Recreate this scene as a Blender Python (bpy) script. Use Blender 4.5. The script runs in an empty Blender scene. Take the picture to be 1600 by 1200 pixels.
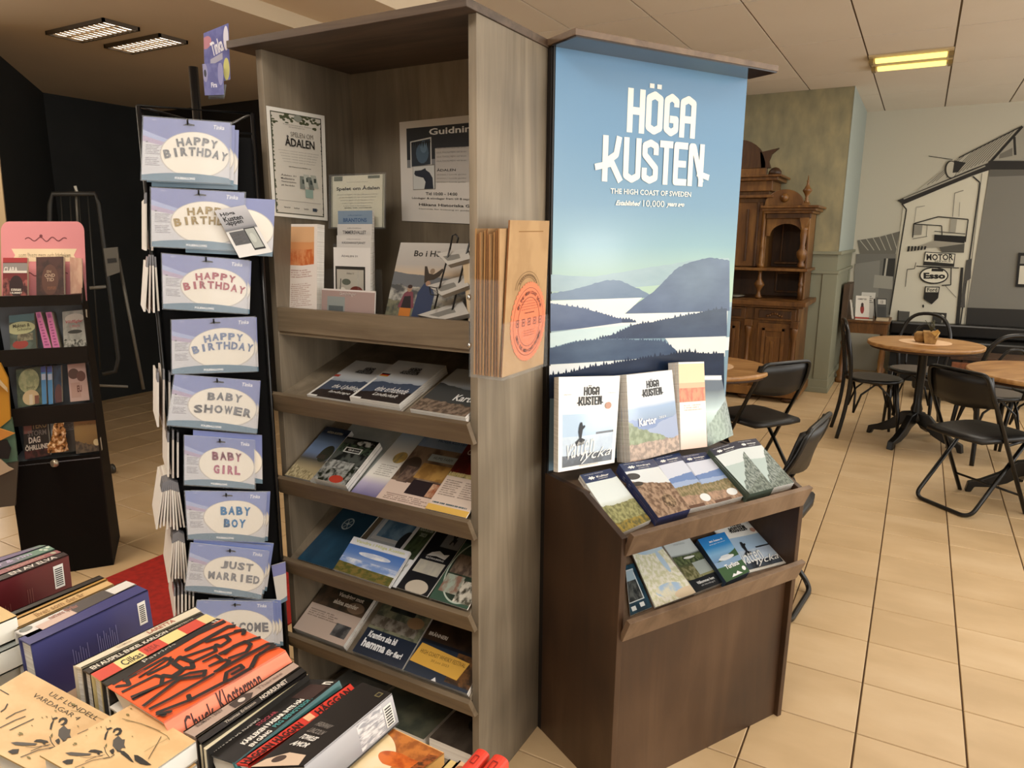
import bpy, math, random
import numpy as np
from mathutils import Vector, Matrix
from math import sin, cos, radians, pi, atan2, hypot, sqrt
random.seed(7)
SC = bpy.context.scene
COL = SC.collection

# ------------------------------------------------------------------ camera
FPX = 1114.6; PITCH = .2069; ROLL = .00614; YAW = radians(29.4); CH = 1.5
_fw = np.array([0, cos(PITCH), -sin(PITCH)]); _r = np.array([1., 0, 0]); _u = np.cross(_r, _fw)
_r2 = cos(ROLL)*_r + sin(ROLL)*_u; _u2 = -sin(ROLL)*_r + cos(ROLL)*_u
def _rz(v, a): return np.array([cos(a)*v[0]-sin(a)*v[1], sin(a)*v[0]+cos(a)*v[1], v[2]])
CR, CU, CF = [_rz(v, YAW) for v in (_r2, _u2, _fw)]
CC = np.array([0, 0, CH])
cam_d = bpy.data.cameras.new('camera'); cam = bpy.data.objects.new('camera', cam_d); COL.objects.link(cam)
cam_d.sensor_width = 36; cam_d.lens = FPX/1600*36; cam_d.clip_start = .02; cam_d.clip_end = 60
cam.matrix_world = Matrix(((CR[0], CU[0], -CF[0], 0), (CR[1], CU[1], -CF[1], 0), (CR[2], CU[2], -CF[2], CH), (0, 0, 0, 1)))
SC.camera = cam

# ------------------------------------------------------------------ exposure, world, lights
SC.view_settings.view_transform = 'Standard'; SC.view_settings.look = 'None'
SC.view_settings.gamma = 1; SC.view_settings.use_curve_mapping = False
SC.view_settings.exposure = 0.20
W = bpy.data.worlds.new('world'); SC.world = W; W.use_nodes = True
W.node_tree.nodes['Background'].inputs[0].default_value = (1, .965, .91, 1)
W.node_tree.nodes['Background'].inputs[1].default_value = 2.6
def area(name, loc, target, sx, sy, power, color):
    d = bpy.data.lights.new(name, 'AREA'); d.shape = 'RECTANGLE'; d.size = sx; d.size_y = sy
    d.energy = power; d.color = color
    o = bpy.data.objects.new(name, d); COL.objects.link(o); o.location = loc
    o.rotation_euler = (Vector(target)-Vector(loc)).to_track_quat('-Z', 'Y').to_euler()
    return o
area('shop_window_light', (3.1, .9, 1.7), (-.8, 1.6, .9), 2.4, 1.6, 28, (1, .98, .95))
area('window_pane_light', (3.15, 2.42, 1.36), (-.8, 1.87, 1.45), .42, .30, 7, (1, 1, 1))
area('window_pane_light', (3.15, 3.30, 1.18), (-.6, 2.2, 1.38), .16, .4, 2.0, (.8, 1, .6))
area('ceiling_lamp_light', (-.75, -.05, 2.76), (-.9, .3, 0), 1.2, .6, 26, (1, .94, .86))
area('ceiling_lamp_light', (.9, 3.2, 2.76), (.9, 3.2, 0), 1.2, .6, 12, (1, .92, .8))
area('ceiling_lamp_light', (.6, 5.9, 2.76), (.6, 5.9, 0), 1.2, .6, 24, (1, .92, .8))
area('ceiling_lamp_light', (-2.4, 6.2, 2.76), (-2.4, 6.2, 0), 1.2, .6, 12, (1, .9, .76))
area('ceiling_lamp_light', (-3.2, 1.0, 2.52), (-3.2, 1.2, 0), .9, .5, 28, (1, .86, .68))

# ------------------------------------------------------------------ pixel rays on real planes
def ray(x, y): return CR*(x-800)+CU*(600-y)+CF*FPX
def hit(x, y, p, n):
    d = ray(x, y); p = np.array(p, float); n = np.array(n, float)
    return CC + d*((p-CC)@n)/(d@n)
def PZ(x, y, z=0): return hit(x, y, (0, 0, z), (0, 0, 1))
def PX(x, y, c): return hit(x, y, (c, 0, 0), (1, 0, 0))
def PY(x, y, c): return hit(x, y, (0, c, 0), (0, 1, 0))
def far(x, y, d):
    r = ray(x, y); return CC + r*d/hypot(r[0], r[1])
def proj(p):
    v = np.array(p, float)-CC; k = v@CF
    return (800+FPX*(v@CR)/k, 600-FPX*(v@CU)/k, k)
def A(*v): return np.array(v, float)

# ------------------------------------------------------------------ materials
def lin(c):
    c = c/255.
    return c/12.92 if c <= .04045 else ((c+.055)/1.055)**2.4
def rgb(h):
    if isinstance(h, tuple): return h if len(h) == 4 else (*h, 1)
    return (lin(int(h[0:2], 16)), lin(int(h[2:4], 16)), lin(int(h[4:6], 16)), 1)
MATS = {}
def new_mat(name):
    m = bpy.data.materials.new(name); m.use_nodes = True
    return m, m.node_tree, m.node_tree.nodes['Principled BSDF']
def flat(h, rough=.55, metal=0., coat=0., alpha=1., emit=0., bump=0., spec=.5):
    k = ('f', h, rough, metal, coat, alpha, emit, bump, spec)
    if k in MATS: return MATS[k]
    m, t, b = new_mat('plain_'+(h if isinstance(h, str) else 'x'))
    b.inputs['Base Color'].default_value = rgb(h); b.inputs['Roughness'].default_value = rough
    b.inputs['Metallic'].default_value = metal; b.inputs['Coat Weight'].default_value = coat
    b.inputs['Coat Roughness'].default_value = .12
    b.inputs['Alpha'].default_value = alpha; b.inputs['Specular IOR Level'].default_value = spec
    if emit: b.inputs['Emission Color'].default_value = rgb(h); b.inputs['Emission Strength'].default_value = emit
    if bump:
        n = t.nodes.new('ShaderNodeTexNoise'); n.inputs['Scale'].default_value = 60
        u = t.nodes.new('ShaderNodeBump'); u.inputs['Strength'].default_value = bump
        t.links.new(n.outputs['Fac'], u.inputs['Height']); t.links.new(u.outputs[0], b.inputs['Normal'])
    MATS[k] = m; return m
def ramp(t, fac, stops):
    r = t.nodes.new('ShaderNodeValToRGB'); e = r.color_ramp.elements
    while len(e) < len(stops): e.new(.5)
    for i, (p, c) in enumerate(stops): e[i].position = p; e[i].color = rgb(c)
    t.links.new(fac, r.inputs[0]); return r.outputs[0]
def wood(name, dark, mid, light, scale=(9, 9, .9), rough=.5, freq=1.0, bump=.06, blot=.5):
    if name in MATS: return MATS[name]
    m, t, b = new_mat(name); nd = t.nodes; L = t.links
    tc = nd.new('ShaderNodeTexCoord'); mp = nd.new('ShaderNodeMapping'); mp.inputs['Scale'].default_value = scale
    L.new(tc.outputs['Object'], mp.inputs[0])
    n = nd.new('ShaderNodeTexNoise'); n.inputs['Scale'].default_value = 2.2*freq; n.inputs['Detail'].default_value = 7
    n.inputs['Roughness'].default_value = .62; n.inputs['Distortion'].default_value = 1.1; L.new(mp.outputs[0], n.inputs[0])
    n2 = nd.new('ShaderNodeTexNoise'); n2.inputs['Scale'].default_value = 1.7; n2.inputs['Detail'].default_value = 3; L.new(tc.outputs['Object'], n2.inputs[0])
    mx = nd.new('ShaderNodeMath'); mx.operation = 'MULTIPLY_ADD'; mx.inputs[1].default_value = blot; L.new(n2.outputs[0], mx.inputs[0])
    m2 = nd.new('ShaderNodeMath'); m2.operation = 'MULTIPLY'; m2.inputs[1].default_value = 1-blot; L.new(n.outputs[0], m2.inputs[0]); L.new(m2.outputs[0], mx.inputs[2])
    c = ramp(t, mx.outputs[0], [(.36, dark), (.5, mid), (.64, light)])
    L.new(c, b.inputs['Base Color']); b.inputs['Roughness'].default_value = rough
    u = nd.new('ShaderNodeBump'); u.inputs['Strength'].default_value = bump; u.inputs['Distance'].default_value = .002
    L.new(n.outputs[0], u.inputs['Height']); L.new(u.outputs[0], b.inputs['Normal'])
    MATS[name] = m; return m
def blotch(name, stops, scale=5, rough=.6, detail=5, stretch=(1, 1, 1), bump=0, rnd=0., spec=.5):
    if name in MATS: return MATS[name]
    m, t, b = new_mat(name); nd = t.nodes; L = t.links
    tc = nd.new('ShaderNodeTexCoord'); mp = nd.new('ShaderNodeMapping'); mp.inputs['Scale'].default_value = stretch
    L.new(tc.outputs['Object'], mp.inputs[0])
    n = nd.new('ShaderNodeTexNoise'); n.inputs['Scale'].default_value = scale; n.inputs['Detail'].default_value = detail; L.new(mp.outputs[0], n.inputs[0])
    f = n.outputs[0]
    if rnd:
        oi = nd.new('ShaderNodeObjectInfo'); ad = nd.new('ShaderNodeVectorMath'); ad.operation = 'MULTIPLY_ADD'
        ad.inputs[1].default_value = (37, 53, 11); L.new(oi.outputs['Random'], ad.inputs[0]); L.new(mp.outputs[0], ad.inputs[2]); L.new(ad.outputs[0], n.inputs[0])
        a = nd.new('ShaderNodeMath'); a.operation = 'MULTIPLY_ADD'; a.inputs[1].default_value = rnd; L.new(oi.outputs['Random'], a.inputs[0])
        s = nd.new('ShaderNodeMath'); s.operation = 'SUBTRACT'; s.inputs[1].default_value = rnd/2; L.new(f, s.inputs[0]); L.new(s.outputs[0], a.inputs[2]); f = a.outputs[0]
    L.new(ramp(t, f, stops), b.inputs['Base Color']); b.inputs['Roughness'].default_value = rough
    b.inputs['Specular IOR Level'].default_value = spec
    if bump:
        u = nd.new('ShaderNodeBump'); u.inputs['Strength'].default_value = bump; u.inputs['Distance'].default_value = .003
        L.new(n.outputs[0], u.inputs['Height']); L.new(u.outputs[0], b.inputs['Normal'])
    MATS[name] = m; return m

# printed artwork: a list of operations in the sheet's own 0..1 coordinates (u right, v up)
_artn = [0]
def art(ops, rough=.35, coat=.0, name='printed_cover'):
    m, t, b = new_mat(name); nd = t.nodes; L = t.links
    uv = nd.new('ShaderNodeUVMap'); uv.uv_map = 'UVMap'
    sp = nd.new('ShaderNodeSeparateXYZ'); L.new(uv.outputs[0], sp.inputs[0]); U, V = sp.outputs[0], sp.outputs[1]
    def M(op, a, b_=None, c=None):
        n = nd.new('ShaderNodeMath'); n.operation = op
        for i, x in enumerate((a, b_, c)):
            if x is None: continue
            if isinstance(x, (int, float)): n.inputs[i].default_value = x
            else: L.new(x, n.inputs[i])
        return n.outputs[0]
    def noise(scale, su=1, sv=1, seed=0, detail=4, rough_=.55):
        mp = nd.new('ShaderNodeMapping'); mp.inputs['Scale'].default_value = (su, sv, 1); mp.inputs['Location'].default_value = (seed*3.7, seed*1.3, 0)
        L.new(uv.outputs[0], mp.inputs[0])
        n = nd.new('ShaderNodeTexNoise'); n.inputs['Scale'].default_value = scale; n.inputs['Detail'].default_value = detail; n.inputs['Roughness'].default_value = rough_
        L.new(mp.outputs[0], n.inputs[0]); return n.outputs[0]
    def colr(c, c2, sc, seed):
        if c2 is None: return rgb(c)
        return ramp(t, noise(sc, seed=seed), [(.42, c), (.58, c2)])
    def mix(mask, base, c):
        x = nd.new('ShaderNodeMix'); x.data_type = 'RGBA'
        L.new(mask, x.inputs[0])
        for i, q in ((6, base), (7, c)):
            if isinstance(q, tuple): x.inputs[i].default_value = q
            else: L.new(q, x.inputs[i])
        return x.outputs[2]
    cur = rgb('ffffff'); one = None
    def AND(*a):
        r = a[0]
        for x in a[1:]: r = M('MULTIPLY', r, x)
        return r
    for k, op in enumerate(ops):
        o = op[0]; _artn[0] += 1; sd = _artn[0] % 41
        if o == 'f': cur = rgb(op[1])
        elif o == 'n': cur = colr(op[1], op[2], op[3], sd)
        elif o == 'g':
            mr = nd.new('ShaderNodeMapRange'); L.new(V, mr.inputs[0]); mr.inputs[1].default_value = op[3]; mr.inputs[2].default_value = op[4]
            cur = mix(mr.outputs[0], rgb(op[1]), rgb(op[2]))
        elif o == 'gs': cur = ramp(t, V, op[1])
        elif o == 'r':      # ridge: colour, height at left, height at right, amplitude, frequency, second colour, blotch scale
            c, h0, h1, amp, fr = op[1:6]; c2 = op[6] if len(op) > 6 else None; sc = op[7] if len(op) > 7 else 9
            h = M('MULTIPLY_ADD', M('SUBTRACT', noise(fr, 1, 0, sd, 6, .6), .5), amp*2, M('MULTIPLY_ADD', U, h1-h0, h0))
            cur = mix(M('LESS_THAN', V, h), cur, colr(c, c2, sc, sd))
        elif o == 'b':      # rectangle
            c, u0, v0, u1, v1 = op[1:6]; c2 = op[6] if len(op) > 6 else None; sc = op[7] if len(op) > 7 else 9
            cur = mix(AND(M('GREATER_THAN', U, u0), M('LESS_THAN', U, u1), M('GREATER_THAN', V, v0), M('LESS_THAN', V, v1)), cur, colr(c, c2, sc, sd))
        elif o == 'e':      # ellipse
            c, cu, cv, ru, rv = op[1:6]; c2 = op[6] if len(op) > 6 else None; sc = op[7] if len(op) > 7 else 9
            a = M('POWER', M('DIVIDE', M('SUBTRACT', U, cu), ru), 2.); bb = M('POWER', M('DIVIDE', M('SUBTRACT', V, cv), rv), 2.)
            cur = mix(M('LESS_THAN', M('ADD', a, bb), 1.), cur, colr(c, c2, sc, sd))
        elif o == 'a':      # curved band edge: below an arc  colour, centre height, curvature, above?
            c, h, k2, cu = op[1:5]
            hh = M('MULTIPLY_ADD', M('POWER', M('ABSOLUTE', M('SUBTRACT', U, cu)), 2.), k2, h)
            cur = mix(M('GREATER_THAN' if op[5] else 'LESS_THAN', V, hh), cur, rgb(c))
        elif o == 't':      # rows of small print
            c, u0, v0, u1, v1, nl = op[1:7]
            fr = M('FRACT', M('MULTIPLY', M('SUBTRACT', V, v0), nl/(v1-v0)))
            row = M('FLOOR', M('MULTIPLY', M('SUBTRACT', V, v0), nl/(v1-v0)))
            cb = nd.new('ShaderNodeCombineXYZ'); L.new(M('MULTIPLY', U, 26/(u1-u0)*.9), cb.inputs[0]); L.new(M('MULTIPLY', row, 7.3), cb.inputs[1])
            n = nd.new('ShaderNodeTexNoise'); n.inputs['Scale'].default_value = 1.; n.inputs['Detail'].default_value = 1; L.new(cb.outputs[0], n.inputs[0])
            end = M('MULTIPLY_ADD', M('FRACT', M('MULTIPLY', row, .618)), -(u1-u0)*.25, u1)
            mk = AND(M('GREATER_THAN', U, u0), M('LESS_THAN', U, end), M('GREATER_THAN', V, v0), M('LESS_THAN', V, v1), M('LESS_THAN', fr, .52), M('GREATER_THAN', n.outputs[0], .42))
            cur = mix(mk, cur, rgb(c))
    if isinstance(cur, tuple): b.inputs['Base Color'].default_value = cur
    else: L.new(cur, b.inputs['Base Color'])
    b.inputs['Roughness'].default_value = rough; b.inputs['Coat Weight'].default_value = coat; b.inputs['Coat Roughness'].default_value = .08
    return m

# ------------------------------------------------------------------ mesh building
ORG = {}
class MB:
    def __init__(s): s.v = []; s.f = []; s.m = []; s.uv = []; s.sm = []; s.mats = []
    def mi(s, m):
        if m not in s.mats: s.mats.append(m)
        return s.mats.index(m)
    def poly(s, pts, m, uv=None, sm=False):
        i = len(s.v); s.v += [tuple(map(float, p)) for p in pts]; s.f.append(tuple(range(i, i+len(pts)))); s.m.append(s.mi(m)); s.uv.append(uv); s.sm.append(sm); return s
    def mesh(s, pts, faces, m, sm=False, uvs=None):
        i = len(s.v); s.v += [tuple(map(float, p)) for p in pts]; k = s.mi(m)
        for j, f in enumerate(faces):
            s.f.append(tuple(i+a for a in f)); s.m.append(k); s.sm.append(sm); s.uv.append(uvs[j] if uvs else None)
        return s
    def hexa(s, q, w, m, mtop=None, mr=None, mn=None):
        # q: top quad TL,TR,BR,BL seen from outside, w: vector downwards to the back face
        q = [np.array(p, float) for p in q]; w = np.array(w, float); r = [p+w for p in q]
        # outward test
        n = np.cross(q[1]-q[0], q[3]-q[0])
        TL, TR, BR, BL = q; a, b, c, d = r
        UVq = [(0, 1), (1, 1), (1, 0), (0, 0)]
        flip = n@w < 0   # n of (TL,TR,BL) should point against w for reader-facing CCW order BL,BR,TR,TL
        def P(l, mm, uv=None): s.poly(l if not flip else l[::1], mm, uv)
        s.poly([BL, BR, TR, TL], mtop or m, [(0, 0), (1, 0), (1, 1), (0, 1)])
        s.poly([a, b, c, d], m, [(0, 1), (1, 1), (1, 0), (0, 0)])
        s.poly([BL, d, c, BR], mn or m, [(0, 1), (0, 0), (1, 0), (1, 1)])
        s.poly([TR, b, a, TL], m, [(0, 1), (0, 0), (1, 0), (1, 1)])
        s.poly([BR, c, b, TR], mr or m, [(0, 1), (0, 0), (1, 0), (1, 1)])
        s.poly([TL, a, d, BL], m, [(0, 1), (0, 0), (1, 0), (1, 1)])
        return s
    def box(s, c, size, m, rz=0., M3=None, b=None):
        hx, hy, hz = [x/2 for x in size]; c = np.array(c, float)
        R = np.array(M3) if M3 is not None else np.array([[cos(rz), -sin(rz), 0], [sin(rz), cos(rz), 0], [0, 0, 1]])
        P = [c+R@np.array(p) for p in ((-hx, -hy, -hz), (hx, -hy, -hz), (hx, hy, -hz), (-hx, hy, -hz), (-hx, -hy, hz), (hx, -hy, hz), (hx, hy, hz), (-hx, hy, hz))]
        return s.mesh(P, [(0, 3, 2, 1), (4, 5, 6, 7), (0, 1, 5, 4), (1, 2, 6, 5), (2, 3, 7, 6), (3, 0, 4, 7)], m,
                      uvs=[[(0, 0), (0, 1), (1, 1), (1, 0)], [(0, 0), (1, 0), (1, 1), (0, 1)]]+[[(0, 0), (1, 0), (1, 1), (0, 1)]]*4)
    def bb(s, x0, x1, y0, y1, z0, z1, m): return s.box(((x0+x1)/2, (y0+y1)/2, (z0+z1)/2), (x1-x0, y1-y0, z1-z0), m)
    def tube(s, path, r, m, n=8, closed=False, caps=True):
        P = [np.array(p, float) for p in path]; k = len(P); rr = r if isinstance(r, (list, tuple)) else [r]*k
        base = len(s.v); up = None; mi = s.mi(m)
        for i in range(k):
            a = P[(i-1) % k] if (i > 0 or closed) else P[i]; b = P[(i+1) % k] if (i < k-1 or closed) else P[i]
            t = b-a; t = t/(np.linalg.norm(t)+1e-12)
            if up is None:
                up = np.cross(t, [0, 0, 1.]);
                if np.linalg.norm(up) < 1e-3: up = np.cross(t, [1., 0, 0])
            up = up-t*(up@t); up /= np.linalg.norm(up); w = np.cross(t, up)
            for j in range(n):
                an = 2*pi*j/n; s.v.append(tuple(P[i]+rr[i]*(cos(an)*up+sin(an)*w)))
        for i in range(k if closed else k-1):
            for j in range(n):
                a = base+i*n; b = base+((i+1) % k)*n
                s.f.append((a+j, a+(j+1) % n, b+(j+1) % n, b+j)); s.m.append(mi); s.uv.append(None); s.sm.append(True)
        if caps and not closed:
            s.f.append(tuple(base+j for j in range(n))[::-1]); s.m.append(mi); s.uv.append(None); s.sm.append(False)
            s.f.append(tuple(base+(k-1)*n+j for j in range(n))); s.m.append(mi); s.uv.append(None); s.sm.append(False)
        return s
    def lathe(s, c, prof, m, n=20, axis='z'):
        c = np.array(c, float); base = len(s.v); mi = s.mi(m)
        for (r, z) in prof:
            for j in range(n):
                an = 2*pi*j/n
                p = A(r*cos(an), r*sin(an), z) if axis == 'z' else (A(r*cos(an), z, r*sin(an)) if axis == 'y' else A(z, r*cos(an), r*sin(an)))
                s.v.append(tuple(c+p))
        for i in range(len(prof)-1):
            for j in range(n):
                a = base+i*n; b = a+n
                s.f.append((a+j, a+(j+1) % n, b+(j+1) % n, b+j)); s.m.append(mi); s.uv.append(None); s.sm.append(True)
        s.f.append(tuple(base+j for j in range(n))[::-1]); s.m.append(mi); s.uv.append(None); s.sm.append(False)
        s.f.append(tuple(base+(len(prof)-1)*n+j for j in range(n))); s.m.append(mi); s.uv.append(None); s.sm.append(False)
        return s
    def prism(s, pts, w, m):     # polygon points (3D, planar) extruded by w
        k = len(pts); P = [np.array(p, float) for p in pts]; w = np.array(w, float)
        n = np.zeros(3)
        for i in range(k): n += np.cross(P[i], P[(i+1) % k])
        if n@w > 0: P = P[::-1]
        Q = [p+w for p in P]
        return s.mesh(P+Q, [tuple(range(k)), tuple(range(k, 2*k))[::-1]]+[((i+1) % k, i, i+k, (i+1) % k+k) for i in range(k)], m)
    def data(s, name, org=(0, 0, 0)):
        me = bpy.data.meshes.new(name); o = np.array(org, float)
        me.from_pydata([tuple(np.array(v)-o) for v in s.v], [], s.f)
        for m in s.mats: me.materials.append(m)
        me.polygons.foreach_set('material_index', s.m); me.polygons.foreach_set('use_smooth', s.sm)
        if any(u is not None for u in s.uv):
            ul = me.uv_layers.new(name='UVMap'); i = 0
            for f, u in zip(s.f, s.uv):
                for j in range(len(f)):
                    ul.data[i].uv = u[j] if u else (0, 0)
                    i += 1
        me.update(); return me
    def build(s, name, parent=None, org=None, bevel=0.):
        o_ = ORG[parent.name] if parent is not None else (np.array(org, float) if org is not None else np.mean(np.array(s.v), axis=0)*A(1, 1, 0)+A(0, 0, min(v[2] for v in s.v)))
        o = bpy.data.objects.new(name, s.data(name, o_)); COL.objects.link(o)
        if parent is not None: o.parent = parent
        else: o.location = o_
        ORG[o.name] = o_
        if bevel:
            b = o.modifiers.new('Bevel', 'BEVEL'); b.width = bevel; b.segments = 2; b.limit_method = 'ANGLE'; b.angle_limit = radians(40)
        return o
def tag(o, label, cat, group=None, kind=None):
    if label: o['label'] = label
    if cat: o['category'] = cat
    if group: o['group'] = group
    if kind: o['kind'] = kind
    return o
def thing(name, label, cat, loc=(0, 0, 0), rz=0, group=None):
    o = bpy.data.objects.new(name, None); COL.objects.link(o); o.location = loc; o.rotation_euler = (0, 0, rz); o.empty_display_size = .1
    ORG[o.name] = np.array(loc, float) if rz == 0 else A(0, 0, 0)
    return tag(o, label, cat, group)
def struct(o): o['kind'] = 'structure'; return o
def dup(root, loc, rz, label=None, group=None):
    r = root.copy(); COL.objects.link(r); r.location = loc; r.rotation_euler = (0, 0, rz)
    if label: r['label'] = label
    if group: r['group'] = group
    for ch in list(root.children):
        c = ch.copy(); COL.objects.link(c); c.parent = r
        for g in ch.children:
            d = g.copy(); COL.objects.link(d); d.parent = c
    return r

# ------------------------------------------------------------------ text
_tc = {}
def glyphs(txt, bold=0., shear=0., res=2):
    k = (txt, bold, shear, res)
    if k in _tc: return _tc[k]
    cu = bpy.data.curves.new('t', 'FONT'); cu.body = txt; cu.offset = bold; cu.shear = shear; cu.resolution_u = res; cu.fill_mode = 'FRONT'
    ob = bpy.data.objects.new('t', cu); COL.objects.link(ob); bpy.context.view_layer.update()
    dg = bpy.context.evaluated_depsgraph_get(); me = bpy.data.meshes.new_from_object(ob.evaluated_get(dg))
    V = np.array([v.co[:2] for v in me.vertices]) if len(me.vertices) else np.zeros((1, 2))
    F = [tuple(p.vertices) for p in me.polygons]
    bpy.data.objects.remove(ob); bpy.data.curves.remove(cu); bpy.data.meshes.remove(me)
    lo = V.min(0); sz = np.maximum(V.max(0)-lo, 1e-6)
    _tc[k] = ((V-lo)/sz, F, sz[0]/sz[1]); return _tc[k]
def bil(q, u, v):   # q = TL,TR,BR,BL
    return (q[3]*(1-u)+q[2]*u)*(1-v)+(q[0]*(1-u)+q[1]*u)*v
def qn(q):
    n = np.cross(q[2]-q[3], q[0]-q[3]); return n/np.linalg.norm(n)
class Ink:
    """flat print lying on a quad, in the quad's own u,v"""
    def __init__(s, q, lift=.0004): s.q = [np.array(p, float) for p in q]; s.n = qn(s.q); s.mb = MB(); s.l = lift; s.k = 0
    def P(s, u, v): return bil(s.q, u, v)+s.n*(s.l+s.k*.00002)
    def text(s, txt, u0, v0, u1, v1, c, bold=.0, shear=0., rot=0., rough=.5, arc=0., depth=0., res=2):
        V, F, _ = glyphs(txt, bold, shear, res); m = flat(c, rough) if isinstance(c, str) else c; P = []
        cu, cv = (u0+u1)/2, (v0+v1)/2
        asp = np.linalg.norm(s.q[1]-s.q[0])/np.linalg.norm(s.q[0]-s.q[3])
        for x, y in V:
            u = (x-.5)*(u1-u0); v = (y-.5)*(v1-v0) - arc*(x-.5)**2*4
            if rot:
                uu = u*asp; u, v = (uu*cos(rot)-v*sin(rot))/asp, uu*sin(rot)+v*cos(rot)
            P.append(s.P(cu+u, cv+v)+s.n*depth)
        s.mb.mesh(P, F, m)
        if depth:
            base = [p-s.n*depth for p in P]; ed = {}
            for f in F:
                for i in range(len(f)):
                    a, b = f[i], f[(i+1) % len(f)]; ed[(a, b)] = 1
            for (a, b) in list(ed):
                if (b, a) not in ed: s.mb.poly([P[b], P[a], base[a], base[b]], m)
        return s
    def poly(s, pts, c, rough=.5):
        s.k += 1; m = flat(c, rough) if isinstance(c, str) else c
        s.mb.poly([s.P(u, v) for u, v in pts], m); return s
    def rect(s, u0, v0, u1, v1, c, rough=.5): return s.poly([(u0, v0), (u1, v0), (u1, v1), (u0, v1)], c, rough)
    def ell(s, cu, cv, ru, rv, c, n=28, rough=.5): return s.poly([(cu+ru*cos(2*pi*i/n), cv+rv*sin(2*pi*i/n)) for i in range(n)], c, rough)
    def line(s, pts, w, c, asp=1.):
        for (a, b), (p, q) in zip(pts[:-1], pts[1:]):
            d = hypot((p-a)*asp, q-b)+1e-9; nx, ny = -(q-b)/d*w/2/asp, (p-a)*asp/d*w/2
            s.poly([(a-nx, b-ny), (p-nx, q-ny), (p+nx, q+ny), (a+nx, b+ny)], c)
        return s
    def build(s, parent, name='lettering'):
        if s.mb.v: return s.mb.build(name, parent)

PAPER = blotch('paper_edges', [(.35, 'd9d4cc'), (.65, 'f4f1ea')], 1, .8, 2, (1, 1, 260))
CREAMP = blotch('cream_page_edges', [(.35, 'd6c8a6'), (.65, 'efe6cc')], 1, .85, 2, (260, 1, 1))
def sheet(name, label, cat, q, th, top, side=None, group=None, ink=None, copies=0, copylabel=None, inkname='lettering'):
    q = [np.array(p, float) for p in q]; n = qn(q)
    mb = MB(); mb.hexa(q, -n*th, side or PAPER, mtop=top)
    o = mb.build(name); tag(o, label, cat, group)
    if ink:
        k = Ink(q); ink(k); k.build(o, inkname)
    for i in range(copies):
        c = bpy.data.objects.new(name, None) if False else o.copy(); COL.objects.link(c)
        off = -n*(th*1.06)*(i+1)+(q[1]-q[0])*random.uniform(-.006, .006)
        c.location = Vector(np.array(o.location)+off); c['label'] = copylabel
        if group: c['group'] = group
    return o
def plane(p0, n): return lambda x, y: hit(x, y, p0, n)
def qp(pl, *pts): return [pl(x, y) for x, y in pts]
# ================================================================== STRUCTURE
HC = 2.82
# floor: tile grid
GX, GY, TX, TY = -.02, 2.21, .2935, .2915
tile_mat = blotch('beige_stone_tile', [(.3, 'c2a57c'), (.5, 'cdb087'), (.7, 'd6bb94')], 2.6, .42, 5, (1, 2, 1), .03, .2)
grout = flat('5c4630', .9)
mb = MB(); mb.poly([(-7.5, -2.5, -.006), (3.2, -2.5, -.006), (3.2, 9.3, -.006), (-7.5, 9.3, -.006)], grout)
floor = struct(mb.build('floor', org=(0, 0, 0)))
def tile_mb(): 
    b = MB(); hx, hy = (TX-.0052)/2, (TY-.0044)/2; e = .0018
    P = [(-hx, -hy, -.006), (hx, -hy, -.006), (hx, hy, -.006), (-hx, hy, -.006), (-hx, -hy, -e), (hx, -hy, -e), (hx, hy, -e), (-hx, hy, -e), (-hx+e, -hy+e, 0), (hx-e, -hy+e, 0), (hx-e, hy-e, 0), (-hx+e, hy-e, 0)]
    F = [(8, 9, 10, 11)]+[(i, (i+1) % 4, (i+1) % 4+4, i+4) for i in range(4)]+[(i+4, (i+1) % 4+4, (i+1) % 4+8, i+8) for i in range(4)]
    return b, P, F
b, P, F = tile_mb(); b.mesh(P, F, tile_mat); tdata = b.data('tile')
cells = []
for i in range(-26, 12):
    for j in range(-12, 24):
        cx, cy = GX+TX*(i+.5), GY+TY*(j+.5)
        x, y, k = proj((cx, cy, 0))
        vis = k > .3 and -40 < x < 1640 and -100 < y < 1240 and not (430 < x < 850 and y < 1100) and not (230 < x < 440) and not (850 < x < 1225 and y > 640) and not (x < 230 and y > 900) and cx > -6.2
        if x > 1100 and y > 560: vis = vis and True
        elif x > 860: vis = False
        cells.append((0 if vis else 1, hypot(cx, cy), cx, cy))
cells.sort(); rest = MB(); n = 0
for c in cells:
    if c[0] == 0 and n < 290:
        o = bpy.data.objects.new('tile', tdata); COL.objects.link(o); o.location = (c[2], c[3], 0); o.parent = floor; n += 1
    elif -7.4 < c[2] < 3 and -2.4 < c[3] < 9.2:
        rest.mesh([(p[0]+c[2], p[1]+c[3], p[2]) for p in P], F, tile_mat)
o = rest.build('tiles', floor); o['kind'] = 'stuff'
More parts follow.
